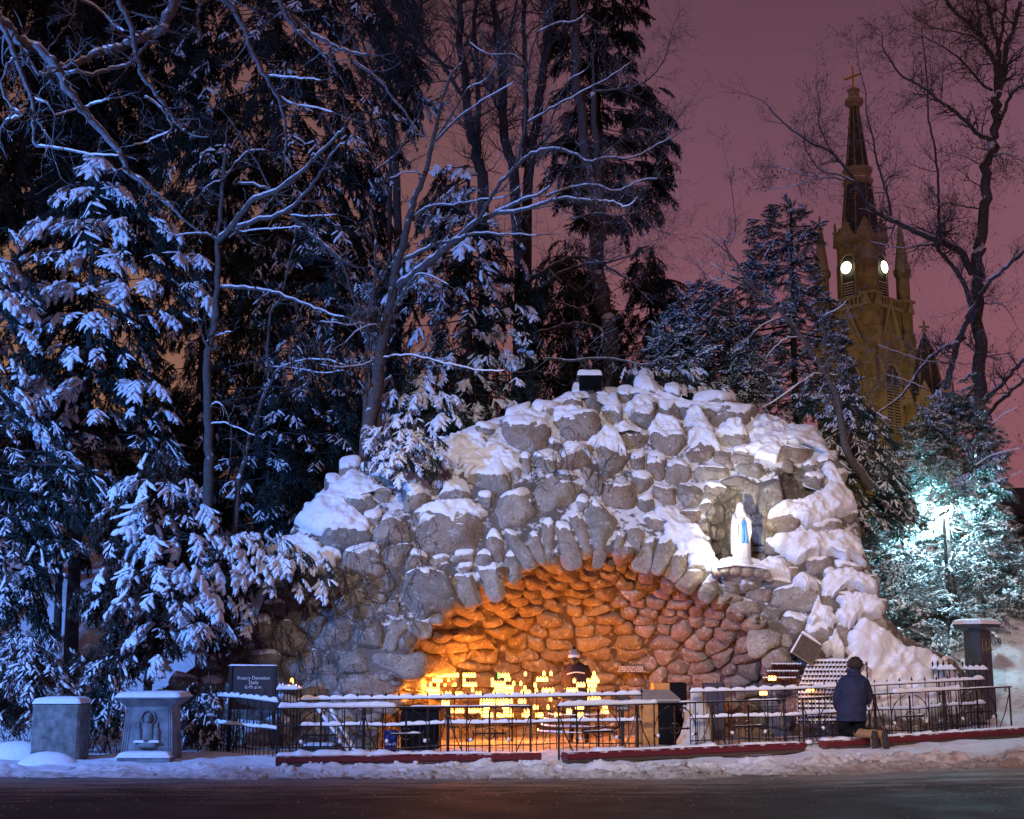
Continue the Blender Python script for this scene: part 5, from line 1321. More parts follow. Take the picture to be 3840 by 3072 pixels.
for sg in (-1, 1): MB().tube([(sg * .17 * Hs, .06 * Hs, .68 * Hs), (sg * .20 * Hs, .12 * Hs, .52 * Hs), (sg * .05 * Hs, .24 * Hs, .60 * Hs)], [.055 * Hs, .06 * Hs, .03 * Hs], 9).build('arm', M['white_cloth'], t, True)
# bouquet beside it
t = thing('flower_bunch', 'small bunch of red flowers left of the kneeling statue', 'flowers')
p = at(2562, 2662, 24.1)
for i in range(9): MB().sphere((p.x + R.uniform(-.05, .05), p.y + R.uniform(-.04, .04), p.z + R.uniform(-.03, .04)), .022, 7, 5, (1, 1, .8)).build('flower', M['red_glass' if i % 3 else 'candle_wax'], t, True)
MB().tube([(p.x, p.y, p.z - .02), (p.x + .02, p.y, gzs(p.x, p.y))], .008, 4).build('stem', M['needles'], t)

# ------------------------------------------------------------------ people
def skin_body(name, joints, edges, mat, parent, root=0, sub=2):
    me = bpy.data.meshes.new(name); me.from_pydata([j[0] for j in joints], edges, []); me.materials.append(M[mat])
    o = bpy.data.objects.new(name, me); COL.objects.link(o); o.parent = parent
    sk = o.modifiers.new('skin', 'SKIN'); sk.use_smooth_shade = True
    if not me.skin_vertices: pass
    for i, j in enumerate(joints):
        r = j[1]; r = r if hasattr(r, '__len__') else (r, r); me.skin_vertices[0].data[i].radius = r
        me.skin_vertices[0].data[i].use_root = (i == root)
    ss = o.modifiers.new('sub', 'SUBSURF'); ss.levels = sub; ss.render_levels = sub
    return o
def jacket(rings, mat, parent, name='jacket', seed=1, n=26, amp=.012, cap=True):
    """rings: (x, y, z, rx, ry, yaw) from hem to collar"""
    V = []
    for k, (x, y, z, rx, ry, yw) in enumerate(rings):
        V.append(ell((x, y, z), rx, ry, n, 0, yaw=yw))
    # densify
    A = np.array(V); out_ = []
    for k in range(len(A) - 1):
        for s_ in np.linspace(0, 1, 5, endpoint=False): out_.append(A[k] * (1 - s_) + A[k + 1] * s_)
    out_.append(A[-1]); A = np.array(out_)
    for _ in range(2): A[1:-1] = .25 * A[:-2] + .5 * A[1:-1] + .25 * A[2:]
    C_ = A.mean(1, keepdims=True); d = A - C_; d /= np.maximum(1e-6, np.linalg.norm(d, axis=-1, keepdims=True))
    w_ = fbm(A * np.array([7, 7, 11]) + seed, seed, 3) + .5 * fbm(A * np.array([16, 16, 22]) + seed, seed + 2, 2)
    A = A + d * (w_ * amp)[..., None]
    m_ = MB().loft([[tuple(p) for p in r] for r in A], cap); return m_.build(name, M[mat], parent, True)
def finger_hand(loc, fwd, up, mat, parent, s=1.0, name='hand'):
    fwd = Vector(fwd).normalized(); up = Vector(up).normalized(); sd = fwd.cross(up).normalized(); up = sd.cross(fwd); loc = Vector(loc)
    m_ = MB(); m_.tube([loc - fwd * .05 * s, loc - fwd * .02 * s, loc + fwd * .03 * s, loc + fwd * .045 * s], [.024 * s, .03 * s, .036 * s, .03 * s], 8)
    for k, l in enumerate((.068, .078, .074, .058)):
        b_ = loc + fwd * .04 * s + sd * (.026 - .0175 * k) * s
        m_.tube([b_, b_ + (fwd * .45 * l - up * .006) * s, b_ + (fwd * .75 * l - up * .022) * s, b_ + (fwd * .8 * l - up * .05) * s], [.0095 * s, .009 * s, .008 * s, .006 * s], 6)
    m_.tube([loc + sd * .028 * s, loc + (fwd * .03 + sd * .05 - up * .01) * s, loc + (fwd * .055 + sd * .045 - up * .03) * s], [.012 * s, .010 * s, .008 * s], 6)
    return m_.build(name, M[mat], parent, True)
# --- the kneeling person in navy, back to us
t = thing('person', 'person kneeling on the red kneeler in navy jacket, black trousers and tan boots', 'person')
Y = 22.38; P_ = lambda px, py, dY=0: at(px, py, Y + dY)
kz = float(gz(5.5, 22.2)) + .20
kneeL = Vector((P_(3158, 2750, .12).x, Y + .10, kz + .055)); kneeR = Vector((P_(3212, 2750, .10).x, Y + .06, kz + .055))
pel = P_(3196, 2690, .0); hipL = P_(3172, 2694, .0); hipR = P_(3222, 2694, .0)
chest = P_(3200, 2585, .02); neck = P_(3202, 2528, .05); head = P_(3206, 2496, .06)
shL = P_(3160, 2556, .04); shR = P_(3244, 2554, .04); elL = P_(3139, 2640, .10); elR = P_(3256, 2628, .10); haL = P_(3150, 2668, .40); haR = P_(3222, 2640, .46)
ankL = Vector((P_(3250, 2775).x, Y - .36, kz + .06)); ankR = Vector((P_(3287, 2775).x, Y - .36, kz + .05))
toeL = Vector((ankL.x + .02, Y - .44, float(gz(5.6, 22)) + .06)); toeR = Vector((ankR.x + .03, Y - .45, float(gz(5.8, 22)) + .06))
J = [(pel, (.145, .11)), (chest, (.16, .12)), (neck, .055), (head, .085), (hipL, .10), (kneeL, .065), (ankL, .045), (toeL, .035), (hipR, .10), (kneeR, .065), (ankR, .045), (toeR, .035),
     (shL, .065), (elL, .045), (haL, .03), (shR, .065), (elR, .045), (haR, .03)]
skin_body('body', [(tuple(a), b_) for a, b_ in J], [(0, 1), (1, 2), (2, 3), (0, 4), (4, 5), (5, 6), (6, 7), (0, 8), (8, 9), (9, 10), (10, 11), (1, 12), (12, 13), (13, 14), (1, 15), (15, 16), (16, 17)], 'cloth_black', t)
yw = math.radians(-8)
def rr(px, py, wpx, dy, dep): q = P_(px, py, dy); return (q.x, q.y, q.z, wpx / 2 / ppm(Y), dep, yw)
jacket([rr(3193, 2704, 108, .0, .165), rr(3193, 2690, 110, .0, .17), rr(3194, 2655, 106, .0, .165), rr(3196, 2620, 104, .01, .16), rr(3198, 2590, 108, .01, .16), rr(3200, 2565, 112, .02, .15), rr(3201, 2548, 104, .03, .13), rr(3202, 2536, 76, .04, .105), rr(3202, 2528, 50, .045, .085), rr(3200, 2514, 50, .05, .085), rr(3200, 2511, 44, .05, .075)], 'jacket_navy', t, 'jacket', 5, amp=.024)
def sleeve(pts, rad, mat, parent, seed, name='sleeve'):
    q = [];
    P3 = [Vector(p) for p in pts]
    for i in range(len(P3) - 1):
        for s_ in np.linspace(0, 1, 5, endpoint=False): q.append((P3[i].lerp(P3[i + 1], s_), lerp(rad[i], rad[i + 1], s_)))
    q.append((P3[-1], rad[-1]))
    pp = [x[0] for x in q]
    for _ in range(2): pp = [pp[0]] + [pp[i - 1] * .25 + pp[i] * .5 + pp[i + 1] * .25 for i in range(1, len(pp) - 1)] + [pp[-1]]
    rs = random.Random(seed)
    return MB().tube(pp, [x[1] * (1 + rs.uniform(-.07, .07)) for x in q], 12).build(name, M[mat], parent, True)
sleeve([shL + Vector((.02, 0, .0)), shL.lerp(elL, .5) + Vector((-.02, 0, 0)), elL, haL.lerp(elL, .15)], [.085, .082, .072, .055], 'jacket_navy', t, 3)
sleeve([shR + Vector((-.02, 0, .0)), shR.lerp(elR, .5) + Vector((.015, 0, 0)), elR, haR.lerp(elR, .15)], [.085, .080, .068, .055], 'jacket_navy', t, 4)
finger_hand(haL, (.2, 1, .1), (0, 0, 1), 'skin', t); finger_hand(haR, (-.3, 1, .1), (0, 0, 1), 'skin', t)
sleeve([hipL + Vector((0, 0, .02)), hipL.lerp(kneeL, .5), kneeL + Vector((0, .01, .015)), kneeL.lerp(ankL, .5) + Vector((0, 0, .02)), kneeL.lerp(ankL, .62)], [.118, .115, .085, .075, .07], 'cloth_black', t, 7, 'trouser_leg')
sleeve([hipR + Vector((0, 0, .02)), hipR.lerp(kneeR, .5), kneeR + Vector((0, .01, .015)), kneeR.lerp(ankR, .5) + Vector((0, 0, .02)), kneeR.lerp(ankR, .62)], [.118, .115, .085, .075, .07], 'cloth_black', t, 8, 'trouser_leg')
for ank, toe, kn in ((ankL, toeL, kneeL), (ankR, toeR, kneeR)):
    b_ = thing('boot', None, None); b_.parent = t
    d = (ank - kn).normalized()
    MB().tube([kn.lerp(ank, .48), kn.lerp(ank, .62), kn.lerp(ank, .85), ank + d * .02], [.074, .078, .068, .06], 14).build('boot_shaft', M['boot_tan'], b_, True)
    hl = ank + d * .045 + Vector((0, -.01, .05)); tp = toe + Vector((0, -.02, -.03))
    dn = (tp - hl).normalized(); sd = Vector((1, 0, 0)); nrm = Vector((0.25, -1, .12)).normalized()
    rings = []
    for q, w_ in ((0, .034), (.06, .046), (.25, .048), (.5, .046), (.72, .058), (.9, .052), (1, .028)):
        c_ = hl.lerp(tp, q); rings.append([c_ + sd * w_ * math.cos(a_) + nrm * (-.028 + (.0 if math.sin(a_) > 0 else .0)) * -math.sin(a_) for a_ in np.linspace(0, 2 * math.pi, 12, endpoint=False)])
    MB().loft(rings).build('sole', M['boot_sole'], b_, True)
    rings = []
    for q, w_ in ((0, .038), (.2, .052), (.45, .052), (.75, .052), (1, .026)):
        c_ = hl.lerp(tp, q) - nrm * .045; rings.append([c_ + sd * w_ * math.cos(a_) + nrm * .045 * math.sin(a_) for a_ in np.linspace(0, 2 * math.pi, 12, endpoint=False)])
    MB().loft(rings).build('boot_upper', M['boot_tan'], b_, True)
    m_ = MB()
    for k in range(7):
        c_ = hl.lerp(tp, .08 + .14 * k) + nrm * .032; m_.box(c_, (.05, .008, .012), .1)
    m_.build('tread', M['boot_sole'], b_)
# head, ear, curly hair
m_ = MB(); m_.sphere(head + Vector((0, .01, -.01)), .098, 18, 14, (.82, .98, 1.18)); m_.sphere(head + Vector((-.03, .10, -.02)), .016, 8, 6, (.7, 1, 1.3)); m_.build('face', M['skin'], t, True)
m_ = MB(); m_.sphere(head + Vector((-.083, .015, -.015)), .026, 8, 6, (.4, .8, 1.2)); m_.sphere(head + Vector((.083, .015, -.015)), .026, 8, 6, (.4, .8, 1.2)); m_.build('ears', M['skin'], t, True)
hv = []; m_ = MB(); m_.sphere(head + Vector((.004, -.018, .028)), .118, 40, 28, (1.0, .98, .93))
A = np.array(m_.v); c_ = np.array(head + Vector((0, -.018, .02))); d = A - c_; dl = np.linalg.norm(d, axis=1, keepdims=True)
A = c_ + d * (.96 + .34 * np.abs(fbm(A * 34, 2, 3))[:, None] + .10 * fbm(A * 12, 5, 2)[:, None]); m_.v = [tuple(p) for p in A]
m_.build('hair', M['hair_dark'], t, True)
jacket([rr(3200, 2521, 50, .045, .088), rr(3200, 2512, 54, .045, .092), rr(3199, 2507, 48, .05, .082)], 'jacket_navy', t, 'collar', 9, amp=.006, cap=False)

# --- the man in the cave by the round stand
t = thing('person', 'person in dark jacket with pale stripe and bobble hat, bending over the candles', 'person')
Y = 25.45; P_ = lambda px, py, dY=0: at(px, py, Y + dY)
head = P_(2153, 2464, -.16); neck = P_(2158, 2484, -.08); chest = P_(2166, 2520, .0); pel = P_(2172, 2600, .10)
ftL = P_(2140, 2760, .12); ftR = P_(2200, 2760, .05); ftL.z = .05; ftR.z = .05
hL = pel + Vector((-.09, 0, -.03)); hR = pel + Vector((.09, 0, -.03)); kL = hL.lerp(ftL, .5) + Vector((0, -.05, 0)); kR = hR.lerp(ftR, .5) + Vector((0, -.05, 0))
shL = P_(2130, 2505, -.02); shR = P_(2192, 2505, -.02); elL = P_(2118, 2550, .12); elR = P_(2212, 2545, .12); haL = P_(2128, 2572, .40); haR = P_(2200, 2566, .40)
J = [(pel, (.15, .11)), (chest, (.16, .12)), (neck, .055), (head, .085), (hL, .09), (kL, .065), (ftL, .045), (ftL + Vector((0, -.18, -.01)), .035), (hR, .09), (kR, .065), (ftR, .045), (ftR + Vector((0, -.18, -.01)), .035), (shL, .06), (elL, .045), (haL, .03), (shR, .06), (elR, .045), (haR, .03)]
skin_body('body', [(tuple(a), b_) for a, b_ in J], [(0, 1), (1, 2), (2, 3), (0, 4), (4, 5), (5, 6), (6, 7), (0, 8), (8, 9), (9, 10), (10, 11), (1, 12), (12, 13), (13, 14), (1, 15), (15, 16), (16, 17)], 'cloth_black', t)
yw = 0.0
jacket([rr(2168, 2585, 98, .08, .17), rr(2166, 2560, 104, .05, .18), rr(2165, 2535, 106, .02, .18), rr(2163, 2512, 92, -.02, .16), rr(2160, 2496, 70, -.05, .13), rr(2157, 2485, 44, -.08, .09), rr(2155, 2477, 32, -.10, .07)], 'coat_brown', t, 'jacket', 15, amp=.012)
sleeve([shL, shL.lerp(elL, .5), elL, haL.lerp(elL, .2)], [.08, .08, .07, .055], 'coat_brown', t, 13); sleeve([shR, shR.lerp(elR, .5), elR, haR.lerp(elR, .2)], [.08, .08, .07, .055], 'coat_brown', t, 14)
finger_hand(haL, (.2, 1, -.2), (0, 0, 1), 'skin', t); finger_hand(haR, (-.2, 1, -.2), (0, 0, 1), 'skin', t)
q0 = [P_(lerp(2126, 2192, s_), 2525 - 6 * math.sin(s_ * math.pi) + 4 * (1 - s_), -.17 - .035 * math.sin(s_ * math.pi)) for s_ in np.linspace(0, 1, 9)]
MB().tube(q0, .012, 5).build('stripe', M['reflective'], t)
m_ = MB(); m_.sphere(head, .092, 16, 12, (.85, 1, 1.2)); m_.sphere(head + Vector((-.02, .095, -.01)), .016, 8, 6, (.7, 1, 1.4)); m_.build('face', M['skin'], t, True)
m_ = MB(); m_.lathe(head + Vector((0, 0, .01)), [(.10, -.01), (.103, .02), (.098, .05), (.078, .09), (.04, .12), (.008, .135)], 16); m_.build('hat', M['hat_wool'], t, True)
MB().sphere(head + Vector((0, -.022, -.03)), .098, 14, 10, (.9, .9, 1.1)).build('hair', M['hair_dark'], t, True)
MB().lathe(head + Vector((0, 0, .0)), [(.104, -.012), (.108, 0), (.108, .03), (.103, .04)], 16).build('hat_band', M['reflective'], t, True)
MB().sphere(head + Vector((.0, 0, .155)), .028, 9, 7).build('bobble', M['cloth_black'], t, True)
# ------------------------------------------------------------------ conifers
def blade_tris(P, D, L, w, rs):
    """thin leaf-like triangles: P base (n,3), D unit dir (n,3)"""
    n = len(P); side = np.cross(D, rs.normal(size=(n, 3))); side /= np.maximum(1e-6, np.linalg.norm(side, axis=1, keepdims=True))
    V = np.stack([P - side * w, P + side * w, P + D * L[:, None]], 1).reshape(-1, 3)
    return V, np.arange(n * 3).reshape(-1, 3)
def bough(seed, kind):
    rs = np.random.RandomState(seed)
    heavy = kind == 'heavy'; droop = {'heavy': .38, 'light': .32, 'dark': .5, 'cedar': .05}[kind]
    ntw = {'heavy': 6, 'light': 8, 'dark': 8, 'cedar': 9}[kind]
    tw = [((0, 0, 0), (1, 0, -droop), 1.0)]
    for i in range(ntw):
        for sg in (-1, 1):
            t = min(.97, max(.03, .08 + .86 * (i + .5 + rs.uniform(-.45, .45)) / ntw))
            a = math.radians(rs.uniform(22, 80)) * sg; l = (.46 * (1 - t) ** .7 + .14) * rs.uniform(.55, 1.25)
            b_ = (t, 0, -droop * t * t)
            tw.append((b_, (math.cos(a) * l, math.sin(a) * l, -rs.uniform(.15, .5) * l - droop * t * l), l))
    NV = []; NT = []; no = 0; SV = []; ST_ = []; so = 0
    for k, (b_, d, l) in enumerate(tw):
        b_ = np.array(b_); d = np.array(d); u = np.linalg.norm(d); dn = d / u
        nb = int({'heavy': 26, 'light': 30, 'dark': 30, 'cedar': 30}[kind] * (l if k else 1.3)) + 6
        s_ = rs.uniform(0.02, 1.05, nb); P = b_ + d * s_[:, None]; P[:, 2] += -.10 * l * s_ ** 2 + (rs.rand(nb) < .3) * .045 * (heavy * 1.0)
        D = dn * .75 + rs.normal(size=(nb, 3)) * np.array([.45, .45, .28]) + np.array([0, 0, -.55 if kind in ('dark',) else -.18])
        D /= np.linalg.norm(D, axis=1, keepdims=True)
        L = rs.uniform(.07, .15, nb) * (1.3 if kind == 'dark' else 1.0)
        V, T = blade_tris(P, D, L, .016 if kind != 'dark' else .022, rs); NV.append(V); NT.append(T + no); no += len(V)
        if kind in ('dark',) : continue
        if kind == 'cedar':
            for q in range(2):
                if rs.rand() < .9:
                    c = b_ + d * rs.uniform(.2, 1.0); c[2] += .012
                    r = rs.uniform(.022, .066); m6 = 6; ring = [(c[0] + r * 1.3 * math.cos(a), c[1] + r * math.sin(a), c[2] - .2 * r) for a in np.linspace(0, 2 * math.pi, m6, endpoint=False)]
                    ring2 = [(c[0] + r * .7 * math.cos(a), c[1] + r * .6 * math.sin(a), c[2] + r * .45) for a in np.linspace(0, 2 * math.pi, m6, endpoint=False)]
                    V = np.array(ring + ring2 + [(c[0], c[1], c[2] + r * .6)]); T = []
                    for j in range(m6):
                        j2 = (j + 1) % m6; T += [(j, j2, m6 + j), (j2, m6 + j2, m6 + j), (m6 + j, m6 + j2, 2 * m6)]
                    SV.append(V); ST_.append(np.array(T) + so); so += len(V)
            continue
        if not heavy and rs.rand() < .45: continue
        rad = (.084 if heavy else .045) * (1.2 if k == 0 else 1) * rs.uniform(.65, 1.3); ns = 5 if heavy else 3; m6 = 6
        s0 = rs.uniform(0, .1) if heavy else rs.uniform(.1, .5); s1 = .96
        side = np.array([-dn[1], dn[0], 0]); side /= max(1e-6, np.linalg.norm(side)); rings = []
        for j in range(ns + 1):
            q = j / ns; s2 = s0 + (s1 - s0) * q
            c = b_ + d * s2; c[2] += -.10 * l * s2 ** 2 + .014
            r = rad * (.55 + .5 * math.sin(math.pi * min(1, .15 + q * .78)) ** .8) * rs.uniform(.72, 1.25) * (.85 if q > .9 else 1)
            rings.append([c + side * (r * math.cos(a)) + np.array([0, 0, 1]) * (r * (.9 * max(0, math.sin(a)) + .25 * min(0, math.sin(a)))) for a in np.linspace(0, 2 * math.pi, m6, endpoint=False)])
        V = np.array(rings).reshape(-1, 3); tip = np.array(rings[-1]).mean(0) + dn * rad * .35 + np.array([0, 0, -.3 * rad]); V = np.concatenate([V, tip[None]]); T = []
        for i in range(ns):
            for j in range(m6):
                a = i * m6 + j; b2 = i * m6 + (j + 1) % m6; T += [(a, b2, b2 + m6), (a, b2 + m6, a + m6)]
        for j in range(m6): T.append((ns * m6 + j, ns * m6 + (j + 1) % m6, (ns + 1) * m6))
        SV.append(V); ST_.append(np.array(T) + so); so += len(V)
    if SV:
        SV = [v + (fbm(v * 13 + seed, seed, 2) * .022)[:, None] * np.array([1, 1, 1.4]) for v in SV]
    return np.concatenate(NV), np.concatenate(NT), (np.concatenate(SV) if SV else None), (np.concatenate(ST_) if ST_ else None)
TPL = {k: [bough(100 + 7 * i + h_, k) for i in range(5)] for h_, k in enumerate(('heavy', 'light', 'dark', 'cedar'))}
def place_boughs(items):
    """items: (kind, pos, azimuth, pitch, roll, scale) -> needle and snow arrays"""
    NV = []; NT = []; SV = []; ST_ = []; no = so = 0
    for kind, pos, az, pit, roll, s in items:
        V, T, V2, T2 = TPL[kind][RN.randint(5)]
        ca, sa = math.cos(az), math.sin(az); cp, sp_ = math.cos(pit), math.sin(pit); cr, sr = math.cos(roll), math.sin(roll)
        Rx = np.array([[1, 0, 0], [0, cr, -sr], [0, sr, cr]]); Ry = np.array([[cp, 0, sp_], [0, 1, 0], [-sp_, 0, cp]]); Rz = np.array([[ca, -sa, 0], [sa, ca, 0], [0, 0, 1]])
        A = (Rz @ Ry @ Rx) * s
        NV.append(V @ A.T + pos); NT.append(T + no); no += len(V)
        if V2 is not None: SV.append(V2 @ A.T + pos); ST_.append(T2 + so); so += len(V2)
    return NV, NT, SV, ST_
def conifer(name, label, tpx, Y, prof, n, size, kind='heavy', droop=.35, seed=1, mat='needles', fill=None, depth=.75, trunk=True, layers=.42, base_py=None, cat='tree', group='snowy evergreens around the grotto', front=.75, trunk_mat='bark_dark', mix=0.0):
    rs = np.random.RandomState(seed); t = thing(name, label, cat, group)
    pys = np.array([p[0] for p in prof], float); xl = np.array([p[1] for p in prof], float); xr = np.array([p[2] for p in prof], float)
    wd = xr - xl; items = []
    tot = n + (fill or 0); k = 0
    zax = lambda py: at(tpx, py, Y)
    while k < tot:
        py = rs.uniform(pys[0], pys[-1]); l = np.interp(py, pys, xl); r = np.interp(py, pys, xr)
        if rs.rand() > (r - l) / wd.max() * 1.1 + .12: continue
        inner = k >= n
        q = layers * ppm(Y)
        if not inner: py = pys[0] + (round((py - pys[0]) / q) * q) * .75 + (py - pys[0]) * .25
        u = rs.uniform(0, 1); px = l + (r - l) * u; cxp = (l + r) / 2 * .5 + tpx * .5; hw = max(12.0, (r - l) / 2)
        v = (px - cxp) / hw; dmax = math.sqrt(max(0.02, 1 - min(1, v * v))) * hw / ppm(Y) * depth
        dy = rs.uniform(-dmax, dmax * .3) if rs.rand() < front else rs.uniform(0, dmax)
        if inner: dy = rs.uniform(-.1, .6) * dmax
        s = rs.uniform(*size) * (.8 if py < pys[0] + 60 else 1) * (1.35 if rs.rand() < .18 else .9)
        p = np.array(at(px, py, Y + dy)); ax = (px - tpx) / ppm(Y); az = math.atan2(dy - .18 * dmax, ax) + rs.normal() * .45
        pit = droop * rs.uniform(.5, 1.4) + .1
        p[:2] -= np.array([math.cos(az), math.sin(az)]) * s * .42; p[2] += s * .12
        kd = kind if not inner else ('dark' if kind != 'cedar' else 'cedar')
        if kind == 'heavy' and not inner and rs.rand() < mix: kd = 'light'
        if kind == 'light' and rs.rand() < mix: kd = 'dark'
        if kd == 'cedar': pit += rs.normal() * .55
        items.append((kd, p, az, pit + rs.normal() * .18, rs.normal() * .35, s)); k += 1
    NV, NT, SV, ST_ = place_boughs(items)
    o = mesh_np('crown', np.concatenate(NV), np.concatenate(NT), M[mat], t, False)
    tag(o, kind='stuff')
    if SV: tag(mesh_np('snow_load', np.concatenate(SV), np.concatenate(ST_), M['snow'], t, True), kind='stuff')
    if trunk:
        top = zax(prof[0][0]); bz = gzs(top.x, Y) - .2
        h = top.z - bz; m_ = MB(); r0 = .035 + .011 * h
        m_.tube([Vector((top.x, Y, bz + h * q)) + Vector((.03 * math.sin(q * 9 + seed), 0, 0)) for q in np.linspace(0, 1, 10)], [r0 * (1 - .85 * q) for q in np.linspace(0, 1, 10)], 8)
        m_.build('trunk', M[trunk_mat], t, True)
        m_ = MB()
        for kd, p, az, pit, roll, s in items[::7]:
            c = Vector((top.x, Y, min(top.z, p[2] + .15))); m_.tube([c, Vector(p).lerp(c, .45) + Vector((0, 0, -.05)), Vector(p)], [.022, .016, .010], 4, False)
        tag(m_.build('limbs', M[trunk_mat], t), kind='stuff')
    return t
conifer('spruce', 'tall spruce at left with thick blue-white snow pads on drooping boughs', 370, 26.8, [(590, 350, 430), (660, 240, 480), (760, 200, 560), (850, 80, 650), (950, 40, 760), (1060, 20, 820), (1150, 60, 700), (1260, -60, 560), (1400, -100, 560), (1560, -100, 650)], 228, (0.39, 0.66), 'heavy', .30, 3, fill=356, mix=0.35, layers=.62)
conifer('spruce', 'spruce cut by the left picture edge with snowy boughs at mid height', -190, 25.2, [(860, -250, 60), (1000, -250, 150), (1250, -250, 120), (1500, -250, 200), (1700, -250, 300)], 84, (0.39, 0.62), 'heavy', .35, 4, fill=81, mix=0.5, layers=.6)
conifer('hemlock', 'front hemlock with cascading white fronds above the two stone pillars', 590, 23.3, [(1690, 560, 640), (1780, 470, 740), (1870, 380, 800), (1960, 330, 840), (2050, 420, 960), (2130, 330, 990), (2230, 240, 960), (2330, 380, 930), (2400, 240, 700), (2490, 260, 560)], 165, (0.33, 0.58), 'heavy', .50, 5, fill=274, mat='needles_brown', mix=0.4, layers=.5)
conifer('hemlock', 'dark green hemlock low at the far left, dusted with blue snow', -40, 24.6, [(1680, -100, 240), (1800, -100, 420), (1950, -100, 330), (2150, -100, 240), (2400, -100, 160), (2650, -100, 150)], 115, (0.31, 0.58), 'light', .4, 6, fill=162, mat='needles')
conifer('hemlock', 'dark flat-branched hemlock behind the front one, thin snow on its fingers', 260, 27.6, [(1480, 0, 300), (1600, -50, 640), (1700, -50, 700), (1800, 0, 700), (2050, 0, 640)], 180, (0.39, 0.62), 'light', .3, 7, fill=229)
conifer('hemlock', 'snowy evergreen arm reaching over the left shoulder of the grotto', 900, 23.4, [(2000, 900, 1060), (2060, 860, 1200), (2120, 900, 1270), (2180, 1000, 1300)], 39, (0.25, 0.43), 'heavy', .5, 8, fill=27, mat='needles', trunk=False)
conifer('spruce', 'broad central evergreen behind the thin snow-lined trunks', 1760, 29.0, [(620, 1640, 1740), (760, 1560, 1800), (900, 1540, 1940), (1050, 1400, 2060), (1200, 1350, 2000), (1350, 1380, 1980), (1500, 1450, 2060), (1660, 1560, 2000)], 300, (0.33, 0.58), 'heavy', .45, 9, fill=453, mix=0.62, layers=.5)
conifer('spruce', 'shadowy evergreen with blue snow flecks between the two thin trunks', 1180, 30.5, [(840, 1020, 1400), (1000, 900, 1450), (1200, 850, 1480), (1400, 800, 1500), (1650, 750, 1520)], 330, (0.35, 0.62), 'light', .45, 10, fill=445, mix=.35)
conifer('spruce', 'young spruce with heavy white pads directly above the grotto rim', 1600, 26.9, [(1400, 1480, 1600), (1480, 1420, 1720), (1580, 1400, 1800), (1690, 1480, 1760)], 75, (0.30, 0.48), 'heavy', .5, 11, fill=67, mix=.2)
conifer('spruce', 'nearly black evergreen in the hollow left of the grotto shoulder', 1020, 29.0, [(1450, 640, 1400), (1620, 620, 1380), (1750, 640, 1300), (1900, 640, 1200), (2100, 640, 1100)], 135, (0.35, 0.62), 'light', .4, 31, fill=567, layers=.5, mix=.4)
conifer('spruce', 'narrow dark evergreen between the tall left spruce and the slender bare tree', 800, 33, [(420, 620, 800), (700, 560, 900), (950, 560, 960), (1150, 600, 1000), (1400, 560, 1050), (1650, 560, 1050)], 180, (0.35, 0.62), 'light', .4, 33, fill=405, mix=.5)
conifer('yew_bush', 'small round yew bush heaped with snow on the grotto rim', 1500, 24.75, [(1570, 1430, 1570), (1630, 1350, 1640), (1700, 1360, 1660), (1760, 1440, 1620)], 60, (.20, .34), 'heavy', .45, 12, fill=40, trunk=False, layers=.2, cat='bush')
conifer('cedar', 'black hanging evergreen filling the upper left corner', 240, 36, [(-250, -80, 700), (150, -80, 760), (450, -80, 740), (650, -80, 600), (800, -80, 420)], 520, (.7, 1.2), 'dark', .7, 13, fill=200, mat='needles_dark', group='dark evergreens against the sky')
conifer('cedar', 'dark evergreen with flecks of snow behind the overhanging branches', 1050, 34.5, [(-200, 640, 1500), (100, 640, 1600), (400, 640, 1600), (650, 760, 1480), (900, 760, 1460), (1000, 800, 1400)], 300, (.5, .9), 'light', .5, 14, fill=560, mix=.6, mat='needles_dark', group='dark evergreens against the sky')
conifer('cedar', 'tall black cedar in the middle, cut by the top edge, against pink sky', 2230, 37, [(-260, 2080, 2460), (60, 2050, 2420), (170, 2060, 2380), (290, 2080, 2360), (340, 2120, 2500), (420, 2120, 2540), (560, 2060, 2560), (720, 2100, 2500), (850, 2200, 2400)], 520, (.42, .75), 'dark', .35, 15, fill=120, mat='needles_dark', group='dark evergreens against the sky', layers=.7)
conifer('cedar', 'thin dark cedar right of the tall trunk, behind the summit', 2440, 33.5, [(920, 2380, 2460), (1050, 2330, 2530), (1200, 2260, 2600), (1420, 2100, 2660), (1480, 2050, 2660)], 200, (.35, .6), 'dark', .4, 16, fill=80, mat='needles_dark', group='dark evergreens against the sky')
conifer('cedar', 'shadowed cedar between the central spruce and the summit box', 2120, 34.5, [(900, 2080, 2180), (1050, 2000, 2280), (1200, 1960, 2320), (1460, 1950, 2340)], 180, (.4, .7), 'dark', .4, 32, fill=80, mat='needles_dark', group='dark evergreens against the sky')
conifer('juniper', 'green-black juniper right behind the grotto summit, dotted with snow', 2650, 30.5, [(1060, 2620, 2700), (1170, 2500, 2790), (1330, 2420, 2880), (1480, 2440, 2920)], 345, (0.27, 0.47), 'cedar', .0, 17, fill=202, mat='needles_cedar', layers=.15)
conifer('juniper', 'tall ragged juniper left of the church spire', 2960, 31.5, [(755, 2930, 2980), (800, 2860, 3040), (880, 2790, 3080), (960, 2820, 3060), (1060, 2760, 3080), (1200, 2680, 3140), (1400, 2700, 3200), (1560, 2800, 3220)], 450, (0.25, 0.47), 'cedar', .0, 18, fill=216, mat='needles_cedar', layers=.15)
conifer('juniper', 'low juniper with white snow pads behind the right shoulder of the grotto', 3180, 28.6, [(1440, 2960, 3200), (1560, 3020, 3300), (1700, 3120, 3380), (1850, 3170, 3420), (1960, 3230, 3440)], 225, (0.23, 0.39), 'light', .3, 19, fill=162, mat='needles_cedar', layers=.2)
